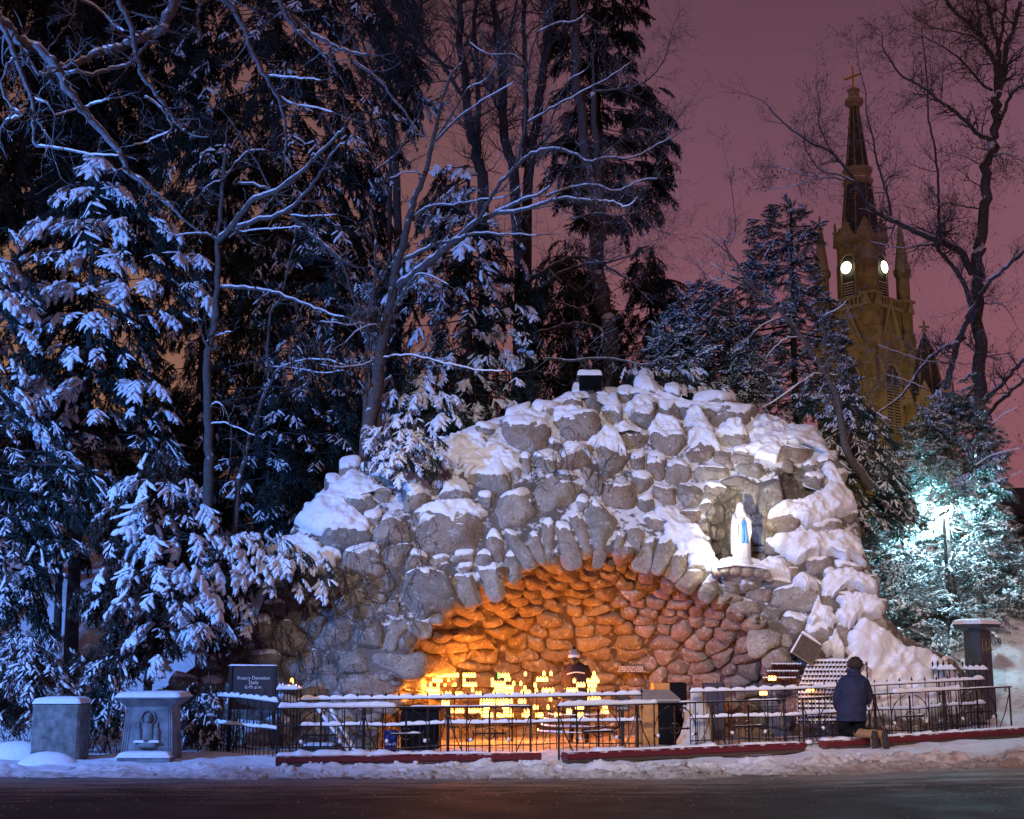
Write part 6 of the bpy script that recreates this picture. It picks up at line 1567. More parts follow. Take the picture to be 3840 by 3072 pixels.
conifer('juniper', 'sprawling juniper lit cyan by the lamp shining through its branches', 3530, 29.9, [(1455, 3540, 3620), (1560, 3430, 3680), (1700, 3400, 3760), (1830, 3330, 3760), (1950, 3250, 3780), (2060, 3240, 3860), (2200, 3250, 3860), (2330, 3290, 3860), (2440, 3400, 3840), (2500, 3500, 3760)], 900, (.34, .62), 'cedar', .0, 20, fill=162, mat='needles_lamplit', trunk_mat='bark', layers=.15, front=.45, depth=.9)
conifer('juniper', 'evergreen low behind the summit box with cream-lit snow pads', 2380, 29.2, [(1380, 2330, 2440), (1410, 2300, 2640), (1460, 2400, 2740), (1500, 2500, 2760)], 60, (0.23, 0.39), 'heavy', .4, 21, fill=54, trunk=False, mix=.3)
conifer('brown_bush', 'brown evergreen bush beside the carved pillar, snow on its fingers', 735, 22.6, [(2560, 680, 800), (2640, 650, 840), (2750, 650, 830)], 34, (.25, .42), 'light', .5, 22, fill=40, mat='needles_brown', trunk=False, layers=.2, cat='bush', group='low bushes by the pillars')
conifer('brown_bush', 'tangled bush at the left edge behind the plain granite block', 110, 22.4, [(2380, -40, 260), (2480, -60, 320), (2600, -60, 330), (2680, -60, 200)], 50, (.3, .5), 'light', .4, 23, fill=40, mat='needles_brown', trunk=False, layers=.25, cat='bush', group='low bushes by the pillars')
conifer('brown_bush', 'low bush in the gap between the two stone pillars', 380, 22.2, [(2480, 330, 460), (2600, 300, 470), (2720, 310, 440)], 30, (.25, .42), 'light', .4, 24, fill=40, mat='needles', trunk=False, layers=.2, cat='bush', group='low bushes by the pillars')

# ------------------------------------------------------------------ bare trees
def smoothpts(pts, sub=4, jit=.0, rs=None):
    P = [Vector(p) for p in pts]; out_ = []
    for i in range(len(P) - 1):
        p0 = P[max(i - 1, 0)]; p1 = P[i]; p2 = P[i + 1]; p3 = P[min(i + 2, len(P) - 1)]
        for k in range(sub):
            t = k / sub; q = .5 * ((2 * p1) + (p2 - p0) * t + (2 * p0 - 5 * p1 + 4 * p2 - p3) * t * t + (-p0 + 3 * p1 - 3 * p2 + p3) * t ** 3)
            if rs and (i or k): q = q + Vector((rs.gauss(0, jit), rs.gauss(0, jit), rs.gauss(0, jit)))
            out_.append(q)
    out_.append(P[-1]); return out_
def grow(m_, p, d, l, r, depth, rs, up=.15, ends=None, sp=.5, dens=1.0):
    n = 4 if depth > 0 else 3; pts = [p]; rad = [r]; d = d.normalized(); cur = p.copy(); kids = []
    for i in range(n):
        d = (d + Vector((rs.gauss(0, .20), rs.gauss(0, .20), rs.gauss(0, .18) + up * .25))).normalized()
        cur = cur + d * (l / n); pts.append(cur.copy()); rad.append(max(.0022, r * (1 - .75 * (i + 1) / n)))
        if depth > 0: kids.append((cur.copy(), d.copy(), rad[-1]))
    m_.tube(pts, rad, 4 if r > .01 else 3, False)
    if ends is not None and depth <= 1: ends.append((cur.copy(), d.copy()))
    if depth > 0:
        for q, dd, rr_ in kids:
            for _ in range(1 if rs.random() < .55 * dens else 2 if rs.random() < dens * .8 else 0):
                ax = dd.orthogonal(); ax.rotate(__import__('mathutils').Quaternion(dd, rs.uniform(0, 6.283)))
                nd = (dd * math.cos(sp * 1.4) + ax * math.sin(sp * 1.4) + Vector((0, 0, up))).normalized()
                grow(m_, q, nd, l * rs.uniform(.45, .75), max(.0028, rr_ * .75), depth - 1, rs, up, ends, sp, dens)
def bare_tree(name, label, limbs, seed, mat='bark', tw=(.25, .9), depth=2, dens=1.0, up=.2, group='bare deciduous trees', leaf=None, nleaf=0, tuft=1.0, cat='tree', leaf_at=None, snowy=True, thick=1.0, dY=0.0):
    """limbs: (points [(px, py)], Y0, Y1, r0, r1, twig count, is_trunk)"""
    rs = random.Random(seed); t = thing(name, label, cat, group); tm = MB(); ends = []
    for li, (pp, Y0, Y1, r0, r1, nt, trunk) in enumerate(limbs):
        n = len(pp); W_ = [at(x, y, dY + lerp(Y0, Y1, i / max(1, n - 1))) for i, (x, y) in enumerate(pp)]
        if trunk == 2: W_ = [Vector((W_[0].x, W_[0].y, gzs(W_[0].x, W_[0].y) - .1))] + W_
        r0 *= thick; r1 *= thick; q = smoothpts(W_, 5, r1 * .35 + .004, rs); m = len(q); rad = [lerp(r0, r1, i / (m - 1)) for i in range(m)]
        mm = MB(); mm.tube(q, rad, 9 if r0 > .05 else 7); lo = mm.build('trunk' if trunk else 'limb', M[mat], t, True)
        if snowy and not trunk:
            st = MB(); run = []
            for i in range(m):
                dd = (q[min(i + 1, m - 1)] - q[max(i - 1, 0)]).normalized(); fl = max(0.0, 1 - abs(dd.z) * 1.02); fl *= .8 + .4 * rs.random()
                if fl > .16: run.append((q[i] + Vector((0, 0, rad[i] * .62)), (rad[i] * .72 + .008) * min(1, .45 + fl)))
                if (fl <= .16 or i == m - 1) and run:
                    if len(run) > 2: run[0] = (run[0][0], .004); run[-1] = (run[-1][0], .004); st.tube([x[0] for x in run], [x[1] for x in run], 6)
                    run = []
            if st.v: tag(st.build('limb_snow', M['snow'], lo, True), kind='stuff')
        for k in range(nt):
            i = int(rs.uniform(.12 if not trunk else .3, 1) * (m - 1)); i = min(i, m - 2); d = (q[i + 1] - q[i]).normalized()
            ax = d.orthogonal(); ax.rotate(__import__('mathutils').Quaternion(d, rs.uniform(0, 6.283)))
            nd = (d * .55 + ax * .85 + Vector((0, 0, up))).normalized()
            grow(tm, q[i], nd, rs.uniform(*tw) * (1 - .4 * i / m), min(.022, rad[i] * .5), depth, rs, up, ends, .5, dens)
        if nt: grow(tm, q[-1], (q[-1] - q[-3]), rs.uniform(*tw), max(.004, rad[-1] * .9), depth, rs, up, ends, .5, dens)
    if tm.v: tag(tm.build('twigs', M[mat], t), kind='stuff')
    if leaf and nleaf and ends:
        V = []; Fq = []
        for k in range(nleaf):
            p, d = ends[rs.randrange(len(ends))]
            if leaf_at and not leaf_at(p): continue
            p = p + Vector((rs.gauss(0, .06), rs.gauss(0, .06), rs.gauss(0, .04))); s = rs.uniform(.028, .06) * tuft
            a = rs.uniform(0, 6.283); u = Vector((math.cos(a), math.sin(a), rs.uniform(-.3, .3))); b_ = len(V)
            V += [tuple(p), tuple(p + u * s * .35 + Vector((0, 0, -s * .6))), tuple(p + Vector((0, 0, -s * 1.5)) + u * s * .1), tuple(p - u * s * .3 + Vector((0, 0, -s * .7)))]
            Fq.append((b_, b_ + 1, b_ + 2, b_ + 3))
        if V:
            me = bpy.data.meshes.new('leaves'); me.from_pydata(V, [], Fq); me.materials.append(M[leaf]); o = bpy.data.objects.new('leaves', me); COL.objects.link(o); o.parent = t; tag(o, kind='stuff')
    return t
def cv(ox, oy, s, pts): return [(ox + x / s, oy + y / s) for x, y in pts]
U1 = lambda *p: cv(0, 0, 1.6585, p); U2 = lambda *p: cv(0, 900, 1.6585, p); U3 = lambda *p: cv(1200, 0, 1.4373, p); U4 = lambda *p: cv(1200, 900, 1.4373, p)
U5 = lambda *p: cv(2700, 0, 1.8912, p); U6 = lambda *p: cv(2700, 900, 1.8912, p)
# thin tree left of centre
bare_tree('sapling', 'slender bare tree left of centre whose snow-lined limbs fan up right', [
    (U2((1290, 1620), (1300, 1300), (1290, 1000), (1295, 700), (1330, 560), (1345, 300), (1355, 0)) + U1((1370, 1300), (1390, 1100), (1400, 900)), 25.6, 26.2, .085, .022, 6, 2),
    (U1((1355, 1495), (1430, 1425), (1580, 1240), (1690, 1205), (1860, 1080), (1980, 960), (2080, 860), (2140, 800)), 25.9, 24.8, .055, .015, 12, 0),
    (U1((1360, 1490), (1450, 1425), (1580, 1375), (1770, 1320), (1900, 1200), (2010, 1050), (2070, 950), (2150, 880)), 25.9, 25.0, .045, .014, 12, 0),
    (U1((1350, 1495), (1300, 1460), (1200, 1450), (1100, 1465), (1030, 1440)), 25.9, 25.4, .024, .008, 6, 0),
    (U1((1390, 1120), (1300, 1150), (1240, 1220)), 26, 25.7, .016, .006, 4, 0), (U1((1395, 1110), (1470, 1010), (1550, 940), (1660, 935)), 26, 25.6, .02, .008, 6, 0),
    (U1((1480, 1135), (1640, 1165), (1720, 1240), (1780, 1305), (1900, 1420), (2010, 1520), (2130, 1620)), 25.7, 25.9, .02, .03, 8, 0),
    (U1((1780, 1300), (1700, 1200), (1600, 1020), (1520, 880), (1440, 760)), 25.7, 25.2, .02, .008, 7, 0),
    (U1((1480, 1440), (1600, 1430), (1750, 1420), (1880, 1410)), 25.7, 25.3, .014, .008, 4, 0),
    (U1((1780, 1330), (1900, 1345), (2100, 1335)), 25.7, 25.3, .014, .008, 4, 0),
    (U2((1370, 290), (1560, 305), (1740, 340), (1900, 400), (2050, 460), (2150, 480)), 25.9, 25.0, .03, .012, 8, 0),
    (U2((1290, 660), (1260, 600), (1240, 540), (1230, 450)), 25.7, 25.6, .02, .01, 2, 0), (U2((1335, 600), (1380, 585), (1440, 568)), 25.8, 25.6, .014, .008, 1, 0),
    (U2((1310, 1040), (1350, 1010), (1400, 1060), (1440, 1200), (1430, 1380)), 25.6, 25.2, .014, .006, 4, 0), (U2((1310, 1145), (1390, 1135), (1480, 1170), (1590, 1220)), 25.6, 25.2, .014, .006, 4, 0)],
    101, 'bark', (.25, .8), 1, .8, .15, thick=1.25, leaf='dead_leaf', nleaf=90, tuft=1.5)
bare_tree('sapling', 'crooked leaning sapling with brown hanging leaves, second trunk from the left', [
    (U2((1470, 1660), (1500, 1450), (1530, 1350), (1560, 1200), (1640, 970), (1700, 840), (1660, 720), (1690, 450), (1750, 340), (1830, 0)), 26.2, 26.4, .06, .016, 14, 2),
    (U2((1700, 830), (1800, 770), (1960, 740), (2156, 780)), 26.2, 25.6, .02, .012, 8, 0), (U2((1690, 790), (1850, 800), (2000, 830), (2156, 810)), 26.3, 25.8, .018, .010, 8, 0)],
    102, 'bark', (.3, .9), 1, 1.0, .0, leaf='dead_leaf', nleaf=260, tuft=1.9)
# the central tree with the great snow-lined limbs
bare_tree('bare_tree', 'central bare tree with forked trunk and long snow-lined limbs rising to the right', [
    (U4((245, 1205), (265, 1000), (300, 820), (320, 620), (350, 480), (400, 250)) + U3((400, 1480), (440, 1350), (480, 1180), (510, 1080), (560, 950), (610, 760), (640, 620), (700, 420), (760, 340)), 25.8, 26.4, .12, .016, 14, 2),
    (U4((285, 1180), (300, 1000), (335, 760), (345, 560)), 26.0, 26.1, .07, .06, 0, 2),
    (U3((415, 1545), (520, 1470), (620, 1385), (740, 1290), (850, 1190), (1000, 1130), (1080, 1080), (1180, 1050), (1245, 1000)), 26.0, 24.4, .075, .014, 12, 0),
    (U3((850, 1190), (900, 1100), (980, 980), (1060, 900), (1140, 830), (1270, 800), (1380, 835), (1450, 870), (1550, 850), (1680, 850), (1800, 790), (1900, 740)), 25.0, 23.6, .034, .009, 20, 0),
    (U3((960, 1150), (1060, 1140), (1170, 1110), (1300, 1070), (1440, 1080), (1560, 1085), (1650, 1112), (1720, 1060)), 24.8, 23.6, .034, .009, 18, 0),
    (U3((455, 1400), (600, 1330), (700, 1300), (840, 1260), (1000, 1265), (1190, 1265)), 25.8, 24.8, .034, .010, 10, 0),
    (U3((505, 1165), (600, 1112), (750, 1100), (870, 1075), (1000, 1060), (1080, 1000)), 25.9, 25.0, .022, .008, 8, 0),
    (U3((1220, 1060), (1290, 1030), (1400, 1000), (1500, 1000), (1600, 1030), (1720, 975), (1825, 960)), 25.0, 24.0, .022, .008, 14, 0),
    (U3((620, 765), (740, 640), (850, 560), (930, 510), (1050, 440)), 26.1, 25.2, .022, .007, 10, 0), (U3((630, 745), (720, 600), (800, 480), (900, 420), (960, 330)), 26.1, 25.4, .022, .007, 10, 0),
    (U3((560, 945), (480, 925), (370, 965)), 26.1, 25.7, .016, .008, 4, 0), (U3((290, 925), (370, 870), (440, 790), (520, 640), (560, 540)), 26.2, 25.8, .02, .007, 8, 0),
    (U3((1060, 900), (1100, 700), (1110, 500), (1120, 380), (1170, 180), (1230, 60)), 25.6, 25.2, .030, .010, 14, 0), (U3((1120, 660), (1220, 600), (1330, 540), (1460, 470), (1600, 390), (1680, 330)), 25.2, 24.6, .022, .006, 12, 0),
    (U3((1120, 380), (1050, 300), (900, 290), (800, 220)), 25.4, 25.0, .014, .006, 6, 0), (U3((1170, 180), (1270, 125), (1380, 110), (1430, 70)), 25.2, 24.8, .014, .006, 6, 0), (U3((1170, 900), (1250, 640), (1330, 450), (1440, 370), (1480, 240)), 25.4, 25, .018, .007, 8, 0),
    (U4((310, 590), (260, 480), (220, 450), (160, 460), (100, 450), (0, 440)), 25.9, 25.2, .022, .010, 6, 0), (U4((330, 515), (310, 470), (270, 460), (200, 490), (130, 560)), 25.9, 25.3, .024, .010, 5, 0),
    (U4((330, 640), (400, 625), (480, 620), (560, 635), (700, 670), (860, 700), (1000, 705)), 25.9, 25.2, .018, .008, 6, 0), (U4((290, 655), (200, 680), (100, 685), (0, 670)), 25.9, 25.2, .018, .008, 5, 0),
    (U4((240, 1000), (255, 700), (262, 500), (290, 280), (300, 0)), 26.2, 26.6, .05, .02, 8, 0), (U4((320, 620), (380, 420), (470, 250), (560, 180), (700, 250)), 26.0, 25.5, .03, .008, 8, 0),
    (U4((262, 540), (200, 380), (150, 220), (110, 100), (0, 0)), 26.2, 25.9, .028, .014, 8, 0)],
    103, 'bark', (.25, .85), 2, .62, .22, leaf='dead_leaf', nleaf=420, tuft=1.6, leaf_at=lambda p: p.x < -1.0, thick=1.2)
# overhanging limbs of a pale tree that stands outside the picture at upper left
bare_tree('overhanging_branches', 'pale snow-dusted branches of a big tree hanging in from the upper left', [
    (U1((-120, 60), (0, 130), (60, 180), (130, 262), (260, 320), (360, 430), (430, 560), (510, 680), (620, 800), (740, 940), (800, 1060), (900, 1150), (1000, 1230), (1090, 1310)), 17.5, 18.2, .062, .020, 14, 0),
    (U1((-60, 90), (0, 150), (60, 260), (100, 370), (160, 520), (200, 640), (210, 800), (225, 905), (400, 930), (560, 960), (760, 965)), 17.4, 17.8, .034, .008, 12, 0),
    (U1((735, -80), (740, 0), (800, 130), (830, 270), (860, 380), (880, 470), (950, 560), (1040, 680), (1100, 760), (1160, 820)), 17.8, 18.4, .036, .016, 10, 0),
    (U1((900, 600), (980, 650), (1040, 720), (1070, 800), (980, 850), (900, 890), (830, 905)), 18.2, 18.2, .014, .008, 5, 0),
    (U1((1150, -90), (1090, 0), (1030, 130), (1000, 180), (870, 235), (760, 290), (700, 312), (620, 322), (500, 380), (400, 412), (360, 430)), 18.6, 17.8, .066, .024, 12, 0),
    (U1((1000, 180), (900, 300), (800, 400), (700, 420), (600, 455), (400, 450), (330, 450), (240, 465), (190, 380), (160, 290)), 18.4, 17.7, .020, .018, 8, 0),
    (U1((1340, -20), (1430, 30), (1520, 180), (1570, 320), (1650, 480), (1720, 600), (1770, 760), (1780, 860), (1770, 960)), 18.6, 19.2, .034, .014, 12, 0),
    (U1((1660, 470), (1800, 480), (1900, 490), (2000, 500)), 18.9, 18.7, .014, .006, 4, 0), (U1((1740, 600), (1830, 650), (1950, 665), (2080, 700)), 19.0, 18.8, .014, .006, 5, 0),
    (U1((1700, -100), (1740, 0), (1800, 130), (1880, 220), (2000, 320), (2060, 390), (2100, 460)), 18.8, 19.2, .034, .014, 8, 0), (U1((1820, 100), (1920, 200), (2050, 270), (2160, 320), (2300, 345)), 19.0, 19.2, .030, .016, 6, 0),
    (U1((2200, 380), (2360, 500), (2440, 600), (2560, 760), (2600, 820)), 19.2, 19.3, .018, .010, 5, 0),
    (U1((480, -60), (470, 0), (450, 120), (380, 200), (300, 310)), 18.2, 18.0, .018, .008, 6, 0), (U1((500, 0), (620, 60), (720, 170), (780, 190)), 18.4, 18.2, .018, .010, 5, 0), (U1((1250, 250), (1230, 120), (1260, 20), (1340, -20)), 18.7, 18.6, .016, .02, 3, 0),
    (U1((520, 672), (600, 640), (690, 612)), 17.9, 17.8, .016, .010, 3, 0), (U1((500, 680), (400, 700), (330, 720)), 17.9, 17.7, .014, .008, 3, 0), (U1((90, 360), (50, 400), (10, 540), (60, 650), (140, 720), (50, 740), (0, 810)), 17.5, 17.5, .018, .010, 5, 0), (U1((200, 610), (270, 630), (310, 660), (340, 720)), 17.6, 17.6, .014, .008, 3, 0), (U1((230, 740), (270, 800), (320, 880)), 17.6, 17.6, .014, .007, 3, 0)],
    104, 'bark_pale', (.25, .7), 2, .28, .0, thick=1.3, cat='tree branches', group=None)
# dark trunks behind the centre, against the pink sky
def dk(*p): return U3(*p)
bare_tree('bare_tree', 'tall dark bare tree rising left of the middle against pink sky', [
    (dk((880, 1200), (850, 850), (800, 600), (760, 200), (765, -60)), 33, 33, .17, .07, 60, 2), (dk((850, 760), (850, 400), (830, 100), (860, -60)), 33, 33.5, .07, .04, 22, 0), (dk((790, 560), (660, 350), (560, 240), (480, 60)), 33, 32.5, .06, .03, 16, 0), (dk((740, 380), (600, 300), (500, 150), (440, -40)), 33, 32, .04, .02, 14, 0)],
    105, 'bark_dark', (.6, 1.6), 2, .8, .3, group='dark bare trees behind the grotto', snowy=False)
bare_tree('bare_tree', 'twin-stemmed dark tree in the middle, its stems parting high up', [
    (dk((1060, 1150), (1010, 800), (980, 600), (985, 350), (950, 150), (930, -60)), 33.5, 33.5, .15, .07, 60, 2), (dk((1000, 400), (1020, 200), (1060, 0)), 33.5, 33, .05, .03, 10, 0), (dk((980, 620), (900, 480), (850, 380)), 33.5, 33, .05, .03, 8, 0),
    (dk((1115, 1150), (1160, 700), (1200, 400), (1240, 100), (1250, -60)), 34, 34, .15, .08, 60, 2), (dk((1100, 900), (1110, 500), (1100, 200), (1105, -60)), 34, 34, .08, .05, 16, 0)],
    106, 'bark_dark', (.6, 1.6), 2, .8, .3, group='dark bare trees behind the grotto', snowy=False)
bare_tree('bare_tree', 'dark twiggy tree between the hanging evergreens and the twin-stemmed tree', [
    (dk((420, 1250), (400, 800), (380, 500), (330, 200), (300, -80)), 34, 34, .12, .05, 70, 2), (dk((390, 700), (470, 450), (520, 200), (560, -60)), 34, 33.5, .07, .03, 60, 2), (dk((385, 560), (300, 400), (220, 200)), 34, 33.5, .05, .02, 30, 0)],
    115, 'bark_dark', (.6, 1.7), 2, .9, .3, group='dark bare trees behind the grotto', snowy=False)
bare_tree('bare_tree', 'thick straight dark trunk behind the grotto summit', [
    (U4((1565, 610), (1540, 400), (1500, 200), (1490, 60)) + dk((1480, 1100), (1440, 900), (1380, 400), (1370, 100), (1365, -80)), 33, 34.5, .21, .10, 14, 2), (dk((1530, 1300), (1510, 1000), (1490, 800), (1470, 500)), 33.4, 34, .11, .07, 8, 0)],
    107, 'bark', (.6, 1.5), 2, .8, .2, group='dark bare trees behind the grotto', snowy=False)
bare_tree('bare_tree', 'wide twiggy tree crown spreading right of centre over the pink sky', [
    (dk((1360, 1180), (1500, 1150), (1620, 1165), (1760, 1130)), 31, 30, .03, .012, 20, 0), (dk((1480, 490), (1600, 480), (1750, 440), (1850, 330), (1890, 200)), 33, 32.5, .03, .01, 26, 0), (dk((1500, 860), (1700, 700), (1850, 720), (1960, 600)), 32, 31.5, .03, .01, 22, 0),
    (U4((920, 380), (1080, 350), (1180, 260), (1320, 170), (1450, 130), (1560, 120)), 31.5, 30.6, .07, .03, 12, 0), (U4((900, 220), (1150, 200), (1270, 130), (1400, 90), (1560, 150), (1700, 240)), 31.5, 30.6, .08, .02, 16, 0), (U4((1120, 520), (1250, 480), (1400, 450), (1510, 475)), 31.5, 31, .05, .035, 5, 0), (U4((1240, 320), (1330, 350), (1410, 370), (1480, 330), (1560, 290)), 31, 30.5, .028, .015, 6, 0),
    (U4((1400, 280), (1470, 200), (1430, 130)), 31, 30.8, .02, .02, 4, 0), (U4((1200, 640), (1360, 650), (1500, 635), (1640, 650), (1750, 675), (1850, 620), (1930, 530)), 29.5, 28.8, .035, .012, 12, 0), (dk((1560, 1085), (1700, 1130), (1800, 1230), (1900, 1260)), 30.5, 30, .02, .008, 22, 0)],
    108, 'bark', (.5, 1.3), 2, .8, .1, group='dark bare trees behind the grotto', snowy=False)
# right: leaning snow-lined limb
bare_tree('leaning_tree', 'thin leaning tree with snow along its upper side, before the church tower', [
    (U6((1075, 1760), (1000, 1650), (920, 1550), (880, 1420), (860, 1280), (820, 1100), (740, 930), (660, 810), (590, 700), (450, 530), (350, 430), (270, 370), (170, 250), (90, 130), (0, 40)), 27.4, 26.0, .095, .012, 10, 1), (U6((75, 150), (50, 60), (30, 0)) + U5((90, 1700), (110, 1550), (60, 1200)), 26.1, 26.4, .016, .006, 14, 0),
    (U6((740, 950), (660, 960), (560, 1020), (420, 1120), (300, 1190)), 27, 26.2, .022, .010, 5, 0), (U6((170, 310), (80, 280), (0, 290), (-90, 250)), 26.2, 25.6, .014, .007, 5, 0), (U6((170, 260), (100, 260), (0, 210), (-80, 150)), 26.2, 25.8, .016, .006, 5, 0), (U6((560, 690), (460, 700), (380, 770), (330, 830)), 26.8, 26.4, .012, .006, 4, 0),
    (U6((820, 1180), (760, 900), (740, 700), (720, 560)), 27.6, 27.8, .03, .012, 5, 0), (U6((440, 550), (340, 580), (230, 655)), 26.6, 26.2, .010, .006, 2, 0), (U6((740, 950), (820, 955)), 27, 26.8, .01, .006, 2, 0), (U6((700, 650), (740, 540), (850, 480), (900, 430)), 27.3, 26.9, .012, .006, 4, 0)],
    109, 'bark', (.25, .7), 2, .6, .15, leaf='seed_leaf', nleaf=60, tuft=1.0)
# the big right-hand tree
bare_tree('bare_tree', 'big forked bare tree at right with snow-streaked trunk and seed clusters', [
    (U6((1900, 1725), (1900, 1450), (1850, 1100), (1830, 800), (1820, 500), (1830, 200), (1850, 0)) + U5((1880, 1400), (1900, 1150), (1940, 1000), (1960, 800), (1975, 650)), 27.8, 28.2, .155, .085, 12, 2),
    (U5((1965, 660), (1950, 450), (1890, 330), (1800, 200), (1680, 100), (1600, 0), (1560, -60)), 28.2, 27.6, .06, .03, 16, 0), (U5((1970, 560), (1985, 430), (1970, 300), (1930, 200), (1900, 50), (1880, -60)), 28.2, 28, .05, .03, 12, 0), (U5((1990, 600), (2010, 480), (2040, 300), (2100, 150), (2130, 0)), 28.2, 28, .06, .04, 12, 0), (U5((1965, 400), (2000, 200), (2030, 0), (2040, -60)), 28.2, 28, .04, .025, 10, 0),
    (U5((1990, 850), (2040, 720), (2100, 640), (2200, 560)), 28.0, 27.6, .045, .025, 10, 0), (U5((1890, 290), (1840, 200), (1830, 60), (1800, -60)), 28.0, 28, .04, .025, 10, 0),
    (U5((1930, 990), (1880, 975), (1830, 950), (1750, 870), (1650, 780), (1560, 720), (1470, 640), (1390, 590), (1290, 540), (1210, 430), (1160, 350), (1145, 230)), 28.1, 26.4, .055, .009, 34, 0),
    (U5((1930, 640), (1860, 600), (1780, 500), (1680, 400), (1560, 320), (1420, 250), (1300, 220)), 28.1, 26.8, .034, .008, 26, 0), (U5((1900, 330), (1800, 260), (1680, 230), (1500, 190), (1380, 130)), 28, 27, .03, .008, 20, 0),
    (U6((1790, 240), (1740, 140), (1700, 80), (1580, 20), (1540, 10)) + U5((1530, 1700), (1400, 1650), (1280, 1590), (1130, 1520), (1040, 1440), (960, 1290), (880, 1180), (790, 1080), (640, 1010), (500, 910), (400, 820), (310, 720)), 28, 25.8, .085, .009, 26, 0),
    (U5((1215, 1530), (1190, 1400), (1140, 1240), (1110, 1130), (1080, 960), (1040, 800), (1030, 640), (990, 500), (970, 330)), 26.6, 26.2, .028, .006, 22, 0), (U5((960, 1290), (840, 1240), (740, 1220), (640, 1120), (600, 1000), (590, 860)), 26.2, 25.8, .022, .006, 14, 0), (U5((880, 1180), (800, 1080), (740, 980), (700, 860), (710, 740), (680, 600)), 26.2, 26, .022, .006, 14, 0),
    (U5((900, 1280), (760, 1260), (640, 1280), (480, 1330), (350, 1340)), 26.2, 25.8, .018, .006, 12, 0), (U5((740, 1220), (640, 1250), (500, 1200), (380, 1190)), 26, 25.7, .014, .006, 8, 0),
    (U6((1610, 1060), (1640, 900), (1680, 750), (1740, 600), (1790, 490), (1860, 380), (1920, 290), (2060, 170), (2156, 80), (2260, 20)), 27.9, 27.0, .072, .03, 12, 0), (U6((1790, 490), (1740, 330), (1680, 230), (1600, 130), (1545, 60), (1535, 0)) + U5((1550, 1600), (1550, 1400), (1530, 1100), (1480, 850), (1470, 600), (1440, 300), (1430, 200)), 27.8, 27.2, .055, .008, 36, 0),
    (U6((1740, 690), (1660, 740), (1560, 780), (1440, 890), (1370, 990), (1290, 1100), (1180, 1190), (1080, 1250), (980, 1310)), 27.8, 26.6, .048, .014, 14, 0), (U6((1880, 1140), (1930, 1090), (2040, 980), (2156, 850), (2250, 780)), 27.8, 27.0, .05, .03, 6, 0), (U6((1900, 1230), (2000, 1130), (2080, 1060), (2200, 950)), 27.8, 27.2, .045, .03, 4, 0),
    (U6((1640, 880), (1560, 865), (1450, 860), (1300, 810), (1110, 740)), 27.6, 26.6, .018, .006, 10, 0), (U6((1230, 1370), (1160, 1300), (1090, 1240), (990, 1180), (870, 1160)), 27, 26.6, .03, .010, 5, 0), (U6((1480, 1070), (1380, 1020), (1200, 960), (1170, 950)), 27.2, 26.8, .014, .008, 4, 0), (U6((1520, 30), (1400, 40), (1300, 60), (1060, 10)), 27.2, 26.4, .028, .008, 10, 0),
    (U6((1860, 380), (1880, 450), (2000, 460), (2080, 560)), 27.8, 27.5, .018, .007, 10, 0), (U5((1930, 1110), (2030, 1090), (2156, 1150)), 28, 27.6, .022, .01, 12, 0), (U5((1910, 1060), (1850, 1160), (1760, 1120), (1640, 1090)), 28, 27.4, .02, .007, 10, 0), (U5((1830, 1480), (1700, 1460), (1600, 1440), (1500, 1480)), 28, 27, .02, .008, 10, 0)],
    110, 'bark', (.4, 1.15), 2, .95, .12, leaf='seed_leaf', nleaf=2600, tuft=1.0, thick=1.12, dY=3.6)
bare_tree('sapling', 'thin whip-like saplings at the right edge, in front of the brick house', [
    (U6((1840, 1560), (1900, 1350), (1990, 1250), (2120, 1180)), 27.6, 27.2, .010, .005, 6, 0), (U6((1790, 1560), (1870, 1200), (1930, 950), (1960, 820)), 27.6, 27.4, .009, .004, 6, 0), (U6((1800, 1600), (1950, 1520), (2150, 1470)), 27.6, 27.2, .009, .005, 6, 0), (U6((1850, 1760), (1980, 1700), (2156, 1640)), 27.6, 27.2, .009, .005, 6, 0)],
    111, 'bark', (.25, .6), 1, .8, .1, leaf='seed_leaf', nleaf=60)
# brambles and dead stems at the foot of the slope, left
rsb = random.Random(9)
for i, (px, Y, lab) in enumerate(((330, 22.3, 'tangle of bare brown stems between block and carved pillar'), (600, 22.9, 'tangle of bare brown stems behind the carved pillar'), (860, 23.2, 'dry stems rising behind the devotion sign'), (120, 22.8, 'dry brown stems behind the plain granite block'))):
    t = thing('bramble', lab, 'shrub', 'dead brambles by the pillars'); m_ = MB(); V = []; Fq = []; ends = []
    for k in range(26):
        x = at(px + rsb.uniform(-110, 110), 2700, Y).x; y = Y + rsb.uniform(-.3, .5); z = gzs(x, y)
        grow(m_, Vector((x, y, z - .05)), Vector((rsb.gauss(0, .3), rsb.gauss(0, .2), 1)), rsb.uniform(.5, 1.25), .008, 1, rsb, .1, ends, .5, .8)
    tag(m_.build('stems', M['needles_brown'], t), kind='stuff')
    for k in range(70):
        p, d = ends[rsb.randrange(len(ends))]; s = rsb.uniform(.03, .06); a = rsb.uniform(0, 6.28); u = Vector((math.cos(a), math.sin(a), 0)); b_ = len(V)
        V += [tuple(p), tuple(p + u * s * .4 - Vector((0, 0, s * .6))), tuple(p - Vector((0, 0, s * 1.5))), tuple(p - u * s * .3 - Vector((0, 0, s * .7)))]; Fq.append((b_, b_ + 1, b_ + 2, b_ + 3))
    me = bpy.data.meshes.new('leaves'); me.from_pydata(V, [], Fq); me.materials.append(M['dead_leaf']); o = bpy.data.objects.new('leaves', me); COL.objects.link(o); o.parent = t; tag(o, kind='stuff')
